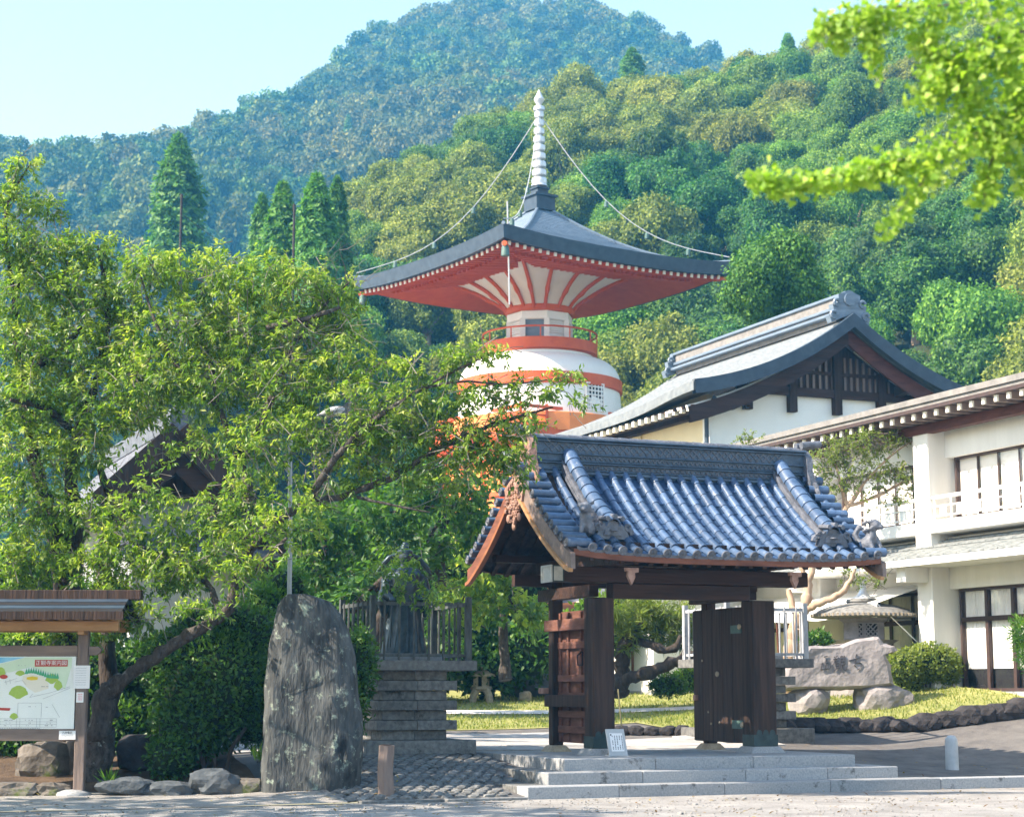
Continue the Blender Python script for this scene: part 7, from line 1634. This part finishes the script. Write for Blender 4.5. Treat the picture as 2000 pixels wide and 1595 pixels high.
# ginkgo boughs hanging in at the upper right
Yg = 8.6; tg = tree_root('ginkgo_tree', 'bright yellow green ginkgo boughs hanging into the upper right corner', 'tree', (4.65, Yg, 0))
limbs(tg, [([(2960, 1980, Yg), (2960, 1200, Yg), (2950, 500, Yg), (2900, 0, Yg), (2880, -600, Yg)], [.22, .2, .17, .14, .08]), ([(2920, 300, Yg), (2400, 130, Yg), (2080, 170, Yg), (1960, 235, Yg), (1850, 285, Yg), (1700, 328, Yg), (1560, 352, Yg), (1465, 343, Yg)], [.07, .035, .014, .010, .008, .006, .004, .002]), ([(2900, 0, Yg), (2300, -80, Yg), (2060, 40, Yg), (1930, 80, Yg), (1830, 130, Yg), (1800, 180, Yg)], [.05, .02, .010, .007, .005, .002]), ([(2300, -80, Yg), (2000, -20, Yg), (1850, 10, Yg), (1720, 15, Yg), (1600, 40, Yg)], [.02, .009, .006, .004, .002]), ([(1960, 235, Yg), (1935, 320, Yg), (1920, 395, Yg)], [.01, .007, .002]), ([(1850, 285, Yg), (1790, 370, Yg), (1725, 445, Yg)], [.008, .005, .002])], 'twig', 6)
def ginkgo():
    g = np.random.default_rng(5); C = []
    lines = [([(2080, 165), (1960, 232), (1850, 285), (1760, 312)], 46, 620), ([(1760, 312), (1700, 328), (1620, 345), (1540, 355), (1465, 343)], 24, 560), ([(2060, 40), (1930, 85), (1840, 130), (1805, 180)], 46, 560), ([(2040, -10), (1850, 12), (1720, 18), (1605, 40)], 34, 560), ([(1960, 240), (1935, 320), (1920, 390)], 26, 260), ([(2010, 220), (1995, 300), (1998, 370)], 24, 200), ([(1850, 290), (1790, 370), (1725, 445)], 22, 150), ([(1720, 20), (1700, 70), (1715, 130)], 24, 170), ([(1610, 40), (1592, 70)], 14, 50), ([(1640, 30), (1640, 90)], 14, 70), ([(1900, 100), (1885, 170), (1910, 230)], 40, 360), ([(1960, 60), (1990, 150), (2000, 220)], 45, 380), ([(1800, 60), (1830, 100)], 30, 160)]
    for pts, rad, n in lines:
        n = int(n * 1.25)
        a = np.array(pts, float); t = g.uniform(0, len(a) - 1.001, n); i = t.astype(int); f = (t - i)[:, None]; p = a[i] * (1 - f) + a[i + 1] * f; p += g.normal(size=(n, 2)) * rad * .5 + [0, rad * .25]
        k = mpp(Yg); w = np.array([P(x, y, Yg) for x, y in p]); w[:, 1] += g.normal(0, rad * .6 * k, n); C.append(w)
    C = np.concatenate(C); n = len(C); D = g.normal(size=(n, 3)) * .6 + [0, -.1, -.55]; off = np.array(tg.location)
    o = leaves('crown', C - off, D, g.normal(size=(n, 3)) + [-.4, -.4, .5], g.uniform(.028, .052, n), g.uniform(.015, .026, n), LF_GK, np.clip(g.normal(.5, .28, n), 0, 1), tg, fan=True, fold=.2)
ginkgo()
# trees standing just left of the view; they shade the forecourt
SHC = [crown_mesh('cherry_crown', LF_CH, 500 + i, 3000, .13, .034, core=False) for i in range(2)]
for x, y, r, lb in ((-11.8, 21.6, 4.3, 'cherry tree just outside the left edge of the view, nearest the forecourt'),):
    e = plant('cherry_tree', lb, 'tree', (x, y, 0), SHC[0], r, 1.0, None, lift=.62); e.children[1].scale = (r * .6, r * .6, r)

# ------------------------------------------------------------------ air
hz = MB().box(-420, 420, -60, 700, -2, 275); hm = bpy.data.materials.new('haze_air'); hm.use_nodes = True
hn = hm.node_tree; hn.nodes.clear(); ho = hn.nodes.new('ShaderNodeOutputMaterial'); pv = hn.nodes.new('ShaderNodeVolumePrincipled')
pv.inputs['Color'].default_value = (.10, .50, 1.0, 1); pv.inputs['Density'].default_value = .00066; pv.inputs['Absorption Color'].default_value = (1, 1, 1, 1); pv.inputs['Anisotropy'].default_value = .2
hn.links.new(pv.outputs[0], ho.inputs['Volume'])
o = link('haze', hz.mesh('haze'), None, hm); o['kind'] = 'stuff'

# loose pebbles and fallen leaves
pb = MB(); g_ = random.Random(3); base_ = MB().rock((0, 0, 0), (1, 1, .7), 3, 1, .25)
for i in range(1800):
    x = g_.uniform(-8.5, 9); y = 21.5 + 6.5 * g_.random() ** .7; u, w = UW((x, y, 0)); k = g_.uniform(.008, .022) * (1 + (g_.random() < .03) * 1.5)
    z = .0 if w < .1 else float(H(u, w)) + .014
    if w > -.02 and u > -2.8: continue
    pb.add([(x + a * k, y + b * k, z + c * k) for a, b, c in base_.v], base_.f)
tag(solo('pebbles', pb, M['gravel'], None, None), 'loose pebbles scattered over the pale forecourt gravel', 'gravel', None, 'stuff')
fl_ = 1300; X_ = NR.uniform(-8.5, 14, fl_); Y_ = NR.uniform(22, 36, fl_); U_ = (X_ - ORG[0]) * EX[0] + (Y_ - ORG[1]) * EX[1]; W_ = (X_ - ORG[0]) * EY[0] + (Y_ - ORG[1]) * EY[1]
ok = (W_ < -.05) | ((U_ < -.3) & (W_ < 4.4)) | ((U_ > 6.9) & (W_ > .4) & (W_ < 6.6)); Z_ = np.where(W_ > .1, H(U_, W_) + .03, .012)
D_ = unit(fl_); D_[:, 2] *= .15
LF_DRY = leafmat('dry_leaf', [(.10, .05, .02), (.22, .13, .04), (.30, .24, .06)], .1, .8)
tag(leaves('fallen_leaves', np.stack([X_, Y_, Z_], 1)[ok], D_[ok], np.array([0, 0, 1.]) + unit(fl_)[ok] * .3, NR.uniform(.05, .1, fl_)[ok], np.full(fl_, .018)[ok], LF_DRY, NR.uniform(0, 1, fl_)[ok]), 'dry leaves fallen on the forecourt and the cobbled ramp', 'leaves', None, 'stuff')
